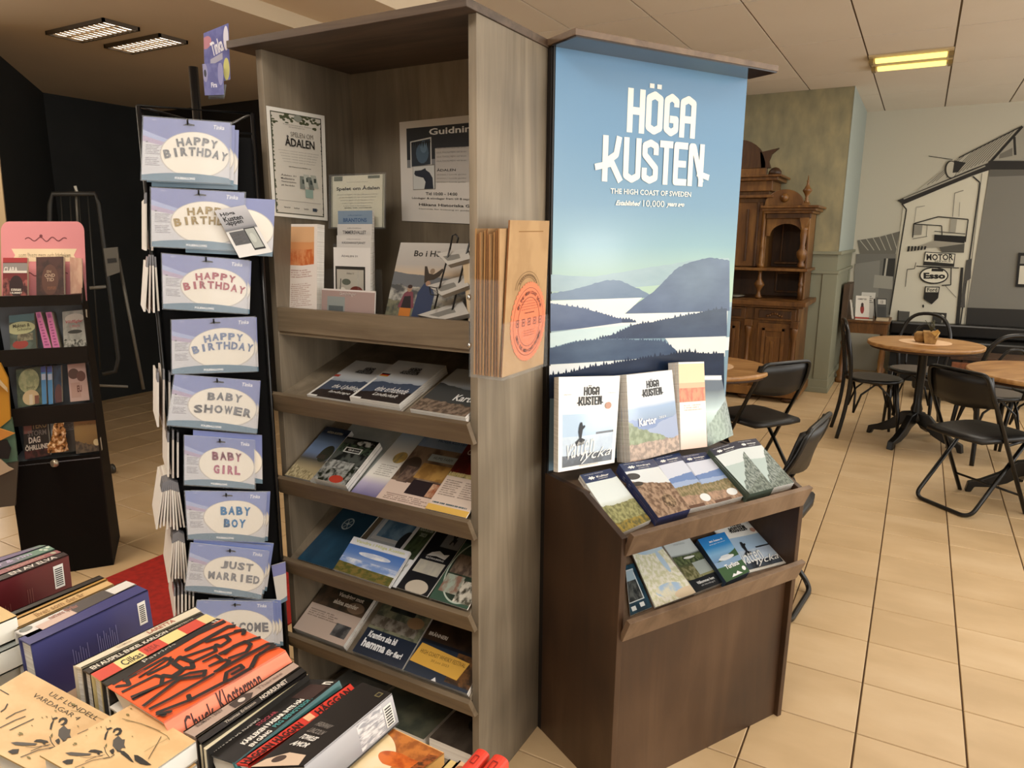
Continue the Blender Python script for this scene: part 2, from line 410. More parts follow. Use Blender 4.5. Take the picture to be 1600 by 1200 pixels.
# ceiling, right part with panels
ceil_m = blotch('painted_ceiling_panel', [(.3, 'e2d8c8'), (.7, 'e8dfd0')], 1.3, .9, 4, (1, 1, 1), .02, .05)
mb = MB(); mb.bb(-2.6, 3.2, -2.5, 9.3, HC+.008, HC+.05, flat('6b5d4a', .9))
ceiling = struct(mb.build('ceiling', org=(0, 0, HC)))
PXs, PYs = .5535, 1.13
LX0, LX1, LY0, LY1 = -.50, .05, 6.26, 6.80   # luminaire opening
b = MB(); e = .006; b.bb(-PXs/2+e, PXs/2-e, -PYs/2+e, PYs/2-e, 0, .008, ceil_m); pd = b.data('ceiling_panel')
for i in range(-4, 7):
    for j in range(-7, 5):
        x0 = -.505+PXs*i; y0 = 4.57+PYs*j
        if x0 < -2.72 or x0+PXs > 3.4 or y0 > 9: continue
        if i == 0 and j == 1:
            mb = MB(); mb.bb(x0+e, x0+PXs-e, y0+e, y0+PYs-e, HC, HC+.008, ceil_m); mb.build('ceiling_panel', ceiling); continue
        o = bpy.data.objects.new('ceiling_panel', pd); COL.objects.link(o); o.parent = ceiling; o.location = (x0+PXs/2, y0+PYs/2, 0)
# ceiling, left lowered part, plain
mb = MB(); mb.bb(-7.5, -3.13, -2.5, 9.3, 2.6, 2.95, blotch('plain_plaster_ceiling', [(.3, 'bfae93'), (.7, 'cbb99d')], .8, .95, 3))
struct(mb.build('ceiling', org=(-3.13, 3, 2.6)))
mb = MB(); mb.bb(-3.13, -2.6, -2.5, 9.3, 2.68, 2.95, flat('dccbb0', .9)); struct(mb.build('trim_1', org=(-3, 3, 2.68)))
# walls
wallp = blotch('mottled_olive_wallpaper', [(.3, '7f7c66'), (.5, '928c70'), (.7, 'a69b78')], 5, .85, 7, (1.6, 1.6, .8), .05)
wains = flat('858672', .55)
WX, WY = -.68, 7.44
mb = MB(); mb.bb(-3.13, WX, WY, 9.3, 1.33, HC, wallp); wall_back = struct(mb.build('wall_back', org=(-2, WY, 0)))
mb = MB(); mb.bb(-3.13, WX, WY, 9.3, 0, 1.33, wains); mb.build('wainscot', wall_back)
mb = MB(); mb.bb(WX, WX+.004, WY-.004, 9.2, 1.36, HC, flat('9aa39c', .8)); mb.build('corner_strip', wall_back)
mb = MB(); mb.bb(-3.13, WX+.03, WY-.03, 9.0, 1.33, 1.36, wains); mb.bb(-3.13, WX+.02, WY-.02, 9.0, 1.15, 1.18, wains); mb.build('dado_rail', wall_back, bevel=.004)
mb = MB(); mb.bb(-3.13, WX+.018, WY-.018, 9.0, 0, .13, wains); mb.bb(-3.13, WX+.024, WY-.024, 9.0, 0, .05, wains); struct(mb.build('baseboard_back', org=(-2, WY, 0), bevel=.004))
for x0, x1 in ((-.80, WX+.012), (-1.9, -1.82)):
    mb = MB(); mb.bb(x0, x1, WY-.012, WY, .13, 1.15, wains); mb.build('wainscot_stile', wall_back, bevel=.003)
mb = MB(); mb.bb(WX, WX+.012, WY, WY+.1, .13, 1.15, wains); mb.bb(WX, WX+.012, 8.7, 8.8, .13, 1.15, wains); mb.build('wainscot_stile', wall_back)
mw = flat('c4c0b0', .85)
mb = MB(); mb.bb(WX, 3.2, 9.0, 9.3, 0, HC, mw); wall_mural = struct(mb.build('wall_far', org=(1, 9, 0)))
mb = MB(); mb.bb(3.2, 3.4, -2.5, 9.3, 0, .7, flat('b9b3a2', .9)); mb.bb(3.2, 3.4, 8.6, 9.3, .7, HC, flat('b9b3a2', .9)); mb.bb(3.2, 3.4, 4.2, 4.6, .7, HC, flat('b9b3a2', .9)); struct(mb.build('wall_right', org=(3.3, 6, 0)))
mb = MB(); mb.bb(-7.5, 3.4, -2.7, -2.5, 0, 2.95, flat('a89c88', .9)); struct(mb.build('wall_front', org=(-2, -2.6, 0)))
blk = blotch('black_painted_wall', [(.35, '0b0d0c'), (.65, '141614')], 3, .75, 4)
mb = MB(); mb.bb(-6.5, -6.33, 3.42, 4.6, 0, 2.6, blk)
struct(mb.build('wall_left', org=(-6.4, 4, 0)))
p0, p1 = A(-6.33, 3.47, 0), A(-4.6, 2.13, 0); dd = (p1-p0)/np.linalg.norm(p1-p0); nn = A(-dd[1], dd[0], 0)*-.15
mb = MB(); mb.prism([p0, p1, p1+nn, p0+nn], (0, 0, 2.6), blk); struct(mb.build('wall_left_oblique', org=(-5.4, 2.8, 0)))
mb = MB(); mb.bb(-6.5, -3.13, 4.5, 4.7, 0, 2.6, blotch('dark_brown_wall', [(.35, '191511'), (.65, '241e18')], 3, .8, 4)); struct(mb.build('wall_left_back', org=(-5, 4.5, 0)))
mb = MB(); mb.bb(-3.25, -3.13, 4.5, 7.44, 0, 2.7, blk); struct(mb.build('wall_middle', org=(-3.2, 6, 0)))
# red carpet on the left
mb = MB(); mb.bb(-2.98, -2.0, -.6, 2.15, 0, .006, blotch('red_carpet_pile', [(.35, '8e1a12'), (.65, 'a82014')], 40, .95, 5, bump=.3))
tag(mb.build('carpet_runner'), 'flat red carpet runner on the tiles behind the blue book', 'carpet')
# luminaires
def lamp_right():
    t = thing('ceiling_light', 'recessed square ceiling light with two glowing yellow tubes', 'ceiling light', (-.225, 6.5, HC))
    mb = MB(); w = flat('c9b58e', .5)
    mb.bb(LX0, LX1, LY0, LY1, HC-.012, HC-.002, w); mb.build('housing', t)
    for y in (6.38, 6.68):
        mb = MB(); mb.box((-.225, y, HC-.022), (.47, .07, .03), flat('ffe27a', .4, emit=1.5)); tb = mb.build('fluorescent_tube', t, bevel=.006)
        for x in (-.485, .035):
            mb = MB(); mb.box((x, y, HC-.022), (.03, .09, .04), flat('8a7446', .5)); mb.build('tube_socket', tb)
lamp_right()
def louvre(quad, label):
    q = [PZ(x, y, 2.6) for x, y in quad]; c = sum(q)/4
    t = thing('ceiling_light', label, 'ceiling light', c+A(0, 0, -.012), group='louvred ceiling lights in the lowered ceiling')
    x0, x1 = min(p[0] for p in q), max(p[0] for p in q); y0, y1 = min(p[1] for p in q), max(p[1] for p in q); z = 2.6
    dk = flat('4a3d2c', .5); mb = MB()
    mb.bb(x0, x1, y0, y0+.012, z-.02, z, dk); mb.bb(x0, x1, y1-.012, y1, z-.02, z, dk); mb.bb(x0, x0+.012, y0, y1, z-.02, z, dk); mb.bb(x1-.012, x1, y0, y1, z-.02, z, dk); mb.build('frame', t)
    for k in (.3, .75):
        y = y0+(y1-y0)*k
        mb = MB(); mb.box(((x0+x1)/2, y, z-.010), (x1-x0-.04, .045, .012), flat('ffeeda', .4, emit=2.2)); mb.build('fluorescent_tube', t)
    mb = MB()
    for k in range(1, 12):
        x = x0+(x1-x0)*k/12; mb.bb(x-.004, x+.004, y0+.01, y1-.01, z-.022, z-.014, flat('6b5a42', .3, .6))
    mb.build('louvre_blades', t)
louvre([(106, 40), (186, 34), (203, 46), (124, 61)], 'louvred ceiling light with two bright tubes, left one of the pair')
louvre([(188, 64), (262, 55), (280, 66), (207, 80)], 'louvred ceiling light with two bright tubes, right one of the pair near the purple sign')

# ---------------- mural printed on the far wall
def mur(x, y): return PY(1290+x/3.529, 180+y/3.529, 8.994)
def paint(h):
    c = rgb(h); k = 1.35 if c[0] > .05 else 1.
    return flat(tuple(min(1., x*k) for x in c[:3]), .8)
class Mural:
    def __init__(s): s.mb = MB(); s.k = 0
    def p(s, pts, c):
        s.k += 1; P = [mur(*p)-A(0, .00025*s.k, 0) for p in pts]
        n = np.zeros(3)
        for i in range(len(P)): n += np.cross(P[i], P[(i+1) % len(P)])
        if n[1] > 0: P = P[::-1]
        s.mb.poly(P, paint(c)); return s
    def l(s, pts, w, c):
        for (a, b), (p, q) in zip(pts[:-1], pts[1:]):
            d = hypot(p-a, q-b)+1e-9; nx, ny = -(q-b)/d*w/2, (p-a)/d*w/2
            s.p([(a-nx, b-ny), (p-nx, q-ny), (p+nx, q+ny), (a+nx, b+ny)], c)
        return s
    def e(s, cx, cy, rx, ry, c, n=28): return s.p([(cx+rx*cos(2*pi*i/n), cy+ry*sin(2*pi*i/n)) for i in range(n)], c)
    def t(s, txt, x0, y0, x1, y1, c, bold=.02):
        s.k += 1; V, F, _ = glyphs(txt, bold)
        P = [mur(x0+x*(x1-x0), y1+y*(y0-y1))-A(0, .00025*s.k, 0) for x, y in V]; s.mb.mesh(P, F, paint(c)); return s
m = Mural()
m.p([(175, 690), (190, 765), (385, 765), (410, 640), (300, 670)], '5f5d55')
for k in range(6): m.l([(190+k*35, 690-k*8), (235+k*32, 745)], 4, 'a3a093')
m.p([(170, 765), (388, 765), (360, 1180), (150, 1180)], '66655f'); m.p([(160, 820), (300, 800), (290, 1000), (150, 1060)], '77766f')
m.p([(322, 790), (386, 790), (372, 915), (308, 915)], '33322f'); m.l([(340, 790), (322, 915)], 10, 'a5a296'); m.p([(270, 880), (372, 890), (368, 960), (262, 950)], '8d8b81')
m.p([(430, 487), (900, 300), (765, 1185), (345, 1185)], 'bdb9a9')
m.p([(510, 412), (735, 235), (1075, 65), (900, 262), (480, 452)], 'a09c8f')
for k in range(14): m.l([(560+k*24, 385-k*10), (715+k*24, 250-k*13)] if k < 3 else [(600+k*22, 372-k*9), (748+k*23, 232-k*12)], 3, '4b4841')
m.l([(735, 235), (1075, 65)], 6, '2c2a27'); m.l([(568, 226), (700, 245)], 4, '38352f')
m.e(690, 300, 34, 50, '34312c'); m.e(694, 300, 28, 44, 'a8a496'); m.p([(710, 250), (772, 262), (730, 315), (700, 318)], '2b2926')
m.p([(905, 298), (1200, 270), (1200, 1075), (780, 1062)], '6f6d66'); m.p([(905, 298), (1200, 270), (1200, 330), (900, 340)], '55534d')
m.p([(1075, 62), (1200, 40), (1200, 240), (925, 252)], '8b887d'); m.l([(1085, 62), (905, 262)], 14, '24221f'); m.l([(1040, 120), (1045, 220)], 14, '2b2926'); m.p([(960, 215), (1030, 180), (1030, 225), (955, 240)], '66635b')
m.p([(900, 252), (1200, 252), (1200, 300), (880, 300)], '2b2926')
m.p([(395, 470), (440, 452), (800, 300), (900, 262), (905, 302), (805, 335), (430, 492)], '2e2b28'); m.l([(430, 462), (880, 280)], 7, '8f8b80')
m.l([(420, 488), (446, 520), (440, 560), (352, 1100)], 7, '2f2d29'); m.l([(812, 338), (850, 372), (845, 420), (740, 1170)], 8, '35332f'); m.l([(862, 320), (762, 1170)], 4, '6a675f')
m.p([(745, 840), (760, 840), (735, 1185), (712, 1185)], '2b2926'); m.p([(775, 800), (805, 790), (800, 900), (770, 920), (768, 1060), (742, 1060)], '454340')
m.p([(780, 1060), (1200, 1075), (1200, 1290), (760, 1290)], '2f2d2a')
m.l([(500, 510), (490, 590)], 3, '85827a'); m.l([(500, 508), (548, 500)], 3, '85827a'); m.l([(712, 430), (700, 560)], 4, '6f6c64'); m.l([(712, 430), (760, 415)], 4, '6f6c64'); m.l([(740, 480), (735, 560)], 3, '85827a'); m.p([(690, 570), (725, 575), (715, 650), (682, 645)], '8f8c81')
m.p([(490, 602), (535, 604), (528, 660), (482, 662)], '7d7a70')
m.l([(480, 675), (487, 598), (622, 560), (786, 575), (770, 700)], 6, '23211e'); m.l([(487, 600), (640, 610), (642, 660)], 5, '23211e'); m.l([(560, 606), (555, 670)], 3, '55534c'); m.l([(480, 682), (560, 668)], 3, '55534c'); m.l([(600, 640), (770, 655)], 4, '3a3834')
m.p([(600, 658), (772, 668), (765, 706), (598, 692)], '1f1d1b'); m.p([(470, 735), (600, 692), (766, 706), (762, 755), (640, 755), (620, 728)], '8c887c'); m.p([(625, 728), (766, 708), (762, 758), (640, 755)], '4b4943')
for k in range(6): m.p([(455+k*18, 722), (466+k*18, 722), (462+k*18, 750-k*2), (450+k*18, 752-k*2)], '2b2926')
m.p([(548, 752), (716, 764), (708, 836), (538, 826)], '2b2926'); m.p([(553, 757), (711, 768), (704, 818), (544, 806)], 'c6c2b2'); m.t('MOTOR', 556, 765, 704, 800, '2b2926', .03); m.t('SERVICE', 600, 800, 690, 811, '55534c')
m.l([(500, 832), (735, 842)], 5, '23211e'); m.l([(440, 945), (450, 850), (490, 846), (498, 812)], 4, '4b4943'); m.l([(692, 838), (690, 935), (640, 938)], 6, '2b2926'); m.l([(660, 940), (720, 1005)], 3, '55534c')
m.e(597, 883, 80, 47, '23211e'); m.e(597, 883, 73, 40, 'c9c5b5'); m.p([(585, 845), (650, 847), (648, 862), (583, 860)], '23211e'); m.t('Esso', 540, 868, 660, 902, '23211e', .05)
m.p([(548, 943), (630, 945), (620, 1008), (585, 1042), (540, 1012)], '23211e'); m.p([(553, 948), (624, 950), (620, 975), (551, 975)], 'b5b1a2'); m.t('Ford', 560, 952, 615, 972, '23211e', .02); m.e(538, 1052, 5, 9, '23211e')
m.p([(402, 1078), (465, 1082), (455, 1150), (398, 1148)], '4a4843'); m.l([(402, 1075), (398, 1150)], 6, '1f1d1b'); m.p([(592, 1085), (668, 1090), (660, 1165), (588, 1160)], '35332f'); m.e(643, 1110, 11, 11, 'cfcbbb'); m.l([(643, 1120), (640, 1160)], 4, '8f8b80')
m.p([(1062, 758), (1200, 762), (1200, 950), (1045, 945)], '1f1d1b'); m.p([(1075, 775), (1200, 778), (1200, 820), (1070, 818)], '77756d'); m.p([(1070, 830), (1200, 832), (1200, 935), (1060, 930)], 'b9b5a6')
m.mb.build('printed_mural', wall_mural)
# ================================================================== TOWER SHELF
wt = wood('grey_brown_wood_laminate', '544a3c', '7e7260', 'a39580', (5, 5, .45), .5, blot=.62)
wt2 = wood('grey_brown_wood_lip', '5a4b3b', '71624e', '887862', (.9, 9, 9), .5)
TX0, TX1, TY0, TY1 = -1.565, -.885, 1.406, 1.757
IX0, IX1 = TX0+.022, TX1-.022
tw = thing('display_shelf', 'tall open brown wood display shelf full of magazines, with sloped shelves', 'shelf', ((TX0+TX1)/2, 1.58, 0))
for x0, x1 in ((TX0, IX0), (IX1, TX1)):
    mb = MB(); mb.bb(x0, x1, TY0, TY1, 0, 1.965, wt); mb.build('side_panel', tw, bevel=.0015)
mb = MB(); mb.bb(IX0, IX1, TY1-.012, TY1, .03, 1.965, wt); mb.build('back_panel', tw)
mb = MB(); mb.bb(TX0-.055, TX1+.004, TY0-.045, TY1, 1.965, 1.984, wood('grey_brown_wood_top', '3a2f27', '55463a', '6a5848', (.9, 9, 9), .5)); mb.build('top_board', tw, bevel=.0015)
mb = MB(); mb.bb(IX0, IX1, TY0+.004, TY1-.012, 1.222, 1.24, wt2); s = mb.build('flat_shelf', tw)
mb = MB(); mb.bb(IX0+.001, IX1-.001, TY0-.002, TY0+.016, 1.232, 1.298, wt2); mb.build('front_lip', s, bevel=.001)
SHELF = {2: (1.055, 17.5), 3: (.80, 30), 4: (.555, 29), 5: (.312, 30)}
SY = 1.392
def lippoly(z, ztop):
    return [(0, 1.372, ztop), (0, 1.358, ztop-.004), (0, 1.388, ztop-.062), (0, 1.404, ztop-.062)]
for k, (z, al) in SHELF.items():
    ta = radians(al); ztop = {2: 1.066, 3: .82, 4: .570, 5: .325}[k]
    y1 = TY1-.014; z1 = z+(y1-SY)*math.tan(ta)-.003
    mb = MB(); mb.prism([(IX0, SY+.006, z-.003), (IX0, y1, z1), (IX0, y1, z1-.016), (IX0, SY+.006, z-.019)], (IX1-IX0, 0, 0), wt); s = mb.build('sloped_shelf', tw)
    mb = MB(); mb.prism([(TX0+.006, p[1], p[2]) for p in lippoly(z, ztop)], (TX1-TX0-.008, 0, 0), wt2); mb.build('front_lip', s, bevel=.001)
mb = MB(); mb.bb(IX0, IX1, TY0+.004, TY1-.012, .05, .068, wt); mb.build('bottom_shelf', tw)
mb = MB(); mb.bb(IX0, IX1, TY0+.03, TY0+.045, 0, .05, wt); mb.build('plinth', tw)
def slope_q(k, x0, x1, L, lift=.003, skew=0., start=0.):
    z, al = SHELF[k]; ta = radians(al); d = A(0, cos(ta), sin(ta)); n = A(0, -sin(ta), cos(ta)); o = A(0, SY+.004, z)+n*lift+d*start
    return [o+A(x0+skew, 0, 0)+d*L, o+A(x1+skew, 0, 0)+d*L, o+A(x1, 0, 0), o+A(x0, 0, 0)]

# ================================================================== BANNER STAND
BA = radians(60.6); BX = A(cos(BA), sin(BA), 0); BY = A(sin(BA), -cos(BA), 0); BO = A(-.87, 1.738, 0)
def B(u, v, z): return BO+u*BX+v*BY+A(0, 0, z)
wb = wood('dark_brown_wood_laminate', '322116', '473120', '5c4430', (5, 5, .6), .42, blot=.68)
wb2 = wood('mid_brown_wood_lip', '5d4938', '76604c', '8c755f', (6, 6, 3), .5)
M3 = np.array([[BX[0], BY[0], 0], [BX[1], BY[1], 0], [0, 0, 1]])
def bbox(mb, u0, u1, v0, v1, z0, z1, m):
    P = [B(u, v, z) for z in (z0, z1) for u, v in ((u0, v0), (u0, v1), (u1, v1), (u1, v0))]
    return mb.mesh(P, [(0, 3, 2, 1), (4, 5, 6, 7), (0, 1, 5, 4), (1, 2, 6, 5), (2, 3, 7, 6), (3, 0, 4, 7)], m)
bs = thing('banner_display_stand', 'brown wood display stand with a tall blue coast banner and two sloped brochure shelves', 'display stand', B(.35, .17, 0))
for u in (0, .682):
    mb = MB(); prof = [(0, 0), (.335, 0), (.345, .765), (.18, .833), (0, .833)]
    mb.prism([B(u, v, z) for v, z in prof], BX*.018, wb); mb.build('side_panel', bs, bevel=.0015)
mb = MB(); bbox(mb, .018, .682, .305, .320, .0, .478, wb); mb.build('front_panel', bs)
mb = MB(); bbox(mb, .018, .682, .0, .178, .812, .83, wb2); mb.build('ledge', bs)  # lighter lip wood here stands in for light bounced onto the ledge
BSL = {1: (.333, .748, 24), 2: (.333, .505, 27)}
for k, (v0, z0, al) in BSL.items():
    ta = math.tan(radians(al)); vb = .165 if k == 1 else .04
    mb = MB(); mb.prism([B(.018, v0, z0), B(.018, vb, z0+(v0-vb)*ta), B(.018, vb, z0+(v0-vb)*ta-.016), B(.018, v0, z0-.016)], BX*.664, wb2); s = mb.build('sloped_shelf', bs)  # slope colour also lightened with the lip wood to imitate bounced light
    zt = .780 if k == 1 else .545
    mb = MB(); mb.prism([B(.012, .375, zt), B(.012, .360, zt+.004), B(.012, .333, zt-.06), B(.012, .348, zt-.064)], BX*.682, wb2); mb.build('front_lip', s, bevel=.001)
mb = MB(); bbox(mb, 0, .70, -.018, 0, .0, 1.968, flat('1d1714', .6)); mb.build('back_board', bs)
mb = MB(); bbox(mb, .003, .712, .0, .006, .833, 1.965, flat('16120f', .5)); mb.build('banner_board', bs)
mb = MB(); bbox(mb, -.004, .716, .008, .110, 1.964, 1.968, flat('2c2c30', .12)); mb.build('underside_plate', bs)  # thin plate, dark grey and glossy, below the top board
mb = MB(); bbox(mb, -.008, .720, -.02, .112, 1.968, 1.984, wood('mid_brown_wood_top', '4c3b2e', '6a5644', '826c57', (5, 5, 5), .45)); mb.build('top_board', bs, bevel=.0015)
bq = [B(.008, .0075, 1.964), B(.710, .0075, 1.964), B(.710, .0075, .84), B(.008, .0075, .84)]
def bz(px, py):   # photograph point on the banner -> u,v of the banner sheet
    p = hit(px, py, B(0, .0075, 0), BY)-BO; return ((p@BX-.008)/.702, (p[2]-.84)/1.124)
mountain = art([('gs', [(.0, 'b4c2c6'), (.32, 'cbd8cc'), (.40, 'b0cab0'), (.47, 'a2c0b0'), (.56, '80a8b6'), (.66, '6d97b4'), (.82, '5f8db2'), (1., '5b87ad')]),
  ('r', '9ab4bd', .365, .40, .025, 3), ('r', '7f9cae', .33, .39, .02, 4),
  ('b', 'e6ece8', 0, .262, 1, .300)], .24, .05, 'printed_banner_film')
mb = MB(); mb.poly([bq[3], bq[2], bq[1], bq[0]], mountain, [(0, 0), (1, 0), (1, 1), (0, 1)]); bn = mb.build('banner_film', bs)
k = Ink(bq)
HZ = {'8aa5b0': '9fb9c0', '58708d': '6f86a0', '46587a': '5d7090', '43547a': '5a6b8c', '2f3f5e': '3d4f6c', '2b3a57': '42536f', '3a4c69': '566a84', '1d2a41': '2c3a54', 'eef1ea': 'dfe6e4', 'c2dde2': 'd6e8ea', 'e9ece8': 'd8e0e2', 'e3e8ea': 'f0f3f2', 'dfe6ea': 'c9d4dc'}
def hazy(c): return blotch('hazy_print_'+c, [(.35, c), (.7, HZ.get(c, c))], 5, .22, 5, (1, 1, 2.6))
def bp(pts, c): k.poly([bz(850+x/4.445, 330+y/4.445) for x, y in pts][::-1], hazy(c), .3)
def jag(p0, p1, n, amp, seed):
    r = random.Random(seed); out = []
    for i in range(n+1):
        t = i/n; out.append((p0[0]+(p1[0]-p0[0])*t, p0[1]+(p1[1]-p0[1])*t-(r.random()*amp*1.5 if i % 2 else 0)))
    return out
def bj(top, base, c, amp=14, seed=1, per=9):
    """hill with a tree-line edge; top: polyline left to right, base: closing points; built as thin vertical strips"""
    pts = []
    for (a, b) in zip(top[:-1], top[1:]):
        nn_ = max(2, int(abs(b[0]-a[0])/per)); pts += jag(a, b, nn_, amp, seed+len(pts))[:-1]
    pts.append(top[-1])
    def yb(x):
        for (a, b) in zip(base[:-1], base[1:]):
            if a[0] <= x <= b[0]: return a[1]+(b[1]-a[1])*(x-a[0])/(b[0]-a[0]+1e-9)
        return base[-1][1]
    k.k += 1; kk = k.k
    for (a, b) in zip(pts[:-1], pts[1:]):
        k.k = kk-1; bp([a, b, (b[0], yb(b[0])), (a[0], yb(a[0]))], c)
    k.k = kk
L0, R0 = 44, 1290
bj([(48, 440), (200, 450), (350, 455), (560, 420), (700, 395), (880, 370), (1100, 330), (1285, 325)], [(48, 560), (500, 540), (1285, 470)], '8aa5b0', 3, 5, 40)
bj([(46, 575), (200, 545), (330, 510), (420, 482), (520, 480), (700, 560), (760, 600)], [(46, 618), (400, 612), (760, 600)], '58708d', 4, 2, 20)
bp([(44, 622), (680, 600), (620, 660), (560, 712), (1275, 690), (1270, 800), (620, 800), (44, 830)], 'eef1ea')
bj([(565, 710), (640, 645), (760, 560), (820, 500), (920, 400), (1010, 355), (1150, 322), (1288, 345)], [(565, 712), (900, 705), (1275, 692)], '46587a', 4, 3, 16)
bj([(44, 640), (150, 655), (260, 672), (420, 715), (480, 738), (540, 748)], [(44, 835), (250, 815), (540, 775)], '43547a', 12, 4)
bj([(540, 750), (600, 752), (640, 768)], [(540, 775), (640, 772)], '2f3f5e', 14, 5)
bp([(42, 845), (250, 818), (620, 788), (560, 850), (380, 890), (200, 905), (42, 950)], 'c2dde2')
bj([(380, 885), (500, 850), (620, 790), (760, 770), (900, 740), (1060, 710), (1150, 690), (1270, 675)], [(380, 888), (1000, 880), (1262, 868)], '2b3a57', 16, 6)
bp([(840, 882), (1262, 868), (1255, 1010), (930, 1000)], 'e9ece8')
bj([(38, 955), (120, 935), (240, 905), (340, 895), (480, 890), (640, 895), (830, 905), (900, 950), (935, 990)], [(38, 1065), (300, 1050), (600, 1030), (935, 995)], '3a4c69', 16, 7)
bp([(36, 1075), (300, 1052), (520, 1040), (450, 1080), (200, 1130), (36, 1160)], 'e3e8ea')
bj([(36, 1140), (180, 1120), (330, 1080), (480, 1060), (640, 1030), (760, 1010), (930, 990), (1000, 975), (1060, 985), (1150, 990), (1250, 985)], [(36, 1300), (1250, 1300)], '1d2a41', 22, 8)
bp([(1100, 1140), (1232, 1140), (1232, 1300), (1100, 1300)], 'dfe6ea')
# lettering, hand-built condensed capitals
def T(txt, px, c='f1f1ea', bold=.03, **kw):
    (x0, y0), (x1, y1) = px; a = bz(850+x0/4, 40+y0/4); b_ = bz(850+x1/4, 40+y1/4)
    return k.text(txt, a[0], b_[1], b_[0], a[1], c, bold=bold, **kw)
def stroke(pts, w=.0165, c='f1f1ea', closed=False):
    asp = .702/1.124; k.line([(u, v) for u, v in pts], w, c, asp)
class Cap:
    """condensed poster capitals drawn with thick strokes in a box u0,v0,u1,v1"""
    def __init__(s, ink, u0, v0, u1, v1, w, asp, c): s.i = ink; s.b = (u0, v0, u1, v1); s.w = w; s.asp = asp; s.c = c
    def L(s, pts):
        u0, v0, u1, v1 = s.b; hw = s.w/2/s.asp; hv = s.w/2
        cl = pts[0] == pts[-1]
        def ext(a, b):   # flat ends reach the edge of the letter box
            dx, dy = (a[0]-b[0])*(u1-u0)*s.asp, (a[1]-b[1])*(v1-v0); d = hypot(dx, dy)+1e-9
            return (a[0]+dx/d*s.w/2/s.asp/(u1-u0-2*hw), a[1]+dy/d*s.w/2/(v1-v0-2*hv))
        core = list(pts)
        if not cl:
            e0 = ext(pts[0], pts[1]); e1 = ext(pts[-1], pts[-2]); pts = [e0]+list(pts[1:-1])+[e1]
        kk = s.i.k; s.i.line([(u0+hw+(u1-u0-2*hw)*x, v0+hv+(v1-v0-2*hv)*y) for x, y in pts], s.w, s.c, s.asp)
        for x, y in (core if cl else core[1:-1]):
            s.i.ell(u0+hw+(u1-u0-2*hw)*x, v0+hv+(v1-v0-2*hv)*y, hw*.99, hv*.99, s.c, 10); 
        return s
    def ch(s, c):
        D = {'H': [[(0, 0), (0, 1)], [(1, 0), (1, 1)], [(0, .5), (1, .5)]], 'O': [[(0, .1), (0, .9), (.5, 1), (1, .9), (1, .1), (.5, 0), (0, .1)]],
             'G': [[(1, .84), (1, .9), (.5, 1), (0, .9), (0, .1), (.5, 0), (1, .1), (1, .38), (.6, .38)]], 'A': [[(0, 0), (0, .9), (.5, 1), (1, .9), (1, 0)], [(0, .42), (1, .42)]],
             'K': [[(0, 0), (0, 1)], [(.9, 1), (.75, .62), (.1, .42)], [(.35, .5), (1, 0)]], 'U': [[(0, 1), (0, .1), (.5, 0), (1, .1), (1, 1)]],
             'S': [[(1, .78), (1, .92), (.5, 1), (0, .92), (0, .68), (1, .34), (1, .08), (.5, 0), (0, .08), (0, .24)]], 'T': [[(0, 1), (1, 1)], [(.5, 0), (.5, 1)]],
             'E': [[(1, 1), (0, 1), (0, 0), (1, 0)], [(0, .5), (.85, .5)]], 'N': [[(0, 0), (0, 1), (.25, 1), (1, .1)], [(1, 0), (1, 1)]]}
        for p in D[c]: s.L(p)
def hoga_kusten(ink, u0, v0, u1, v1, c, asp, dots=True):
    """the two-line wordmark with its crossing side strokes inside the box"""
    W_, H_ = u1-u0, v1-v0; w = H_*.070
    xs = [(.245, .395), (.405, .555), (.565, .70), (.71, .86)]
    for ch, (a, b) in zip('HOGA', xs): Cap(ink, u0+W_*a, v0+H_*.50, u0+W_*b, v0+H_*.93, w*1.05, asp, c).ch(ch)
    for a in (.445, .51): ink.rect(u0+W_*a-.018*W_, v0+H_*.955, u0+W_*a+.022*W_, v0+H_, c)
    xs = [(.05, .215), (.225, .375), (.385, .53), (.54, .66), (.67, .80), (.81, .96)]
    for ch, (a, b) in zip('KUSTEN', xs): Cap(ink, u0+W_*a, v0, u0+W_*b, v0+H_*.45, w, asp, c).ch(ch)
    ink.line([(u0-.01*W_, v0+H_*.135), (u0+.12*W_, v0+H_*.18)], w*.9, c, asp); ink.line([(u0+.90*W_, v0+H_*.14), (u0+1.02*W_, v0+H_*.10)], w*.9, c, asp)
a, b_ = bz(926, 281), bz(1107, 128)
k.k += 2
a1 = bz(926, 280); b1 = bz(1106, 310)
ul, vt = bz(1020, 128); 
hoga_kusten(k, bz(930, 290)[0], bz(940, 282)[1]-.002, bz(1103, 290)[0], bz(1010, 128)[1]-.002, 'f1f1ea', .702/1.124)
T('THE HIGH COAST OF SWEDEN', ((413, 1016), (915, 1072)), bold=.015)
T('Established', ((445, 1092), (600, 1128)), shear=.4); T('10,000', ((617, 1090), (748, 1142)), bold=.0); T('years ago', ((762, 1108), (872, 1142)), shear=.4)
k.build(bn, 'banner_print')
def bslope(k, lift=0.): 
    v0, z0, al = BSL[k]; t = radians(al); n = BY*sin(t)+A(0, 0, cos(t)); p = B(0, v0, z0)+n*lift
    return lambda x, y: hit(x, y, p, n)
def bup(v=.12, tilt=12, z=.832):
    t = radians(tilt); n = BY*cos(t)+A(0, 0, sin(t)); p = B(0, v, z)
    return lambda x, y: hit(x, y, p, n)
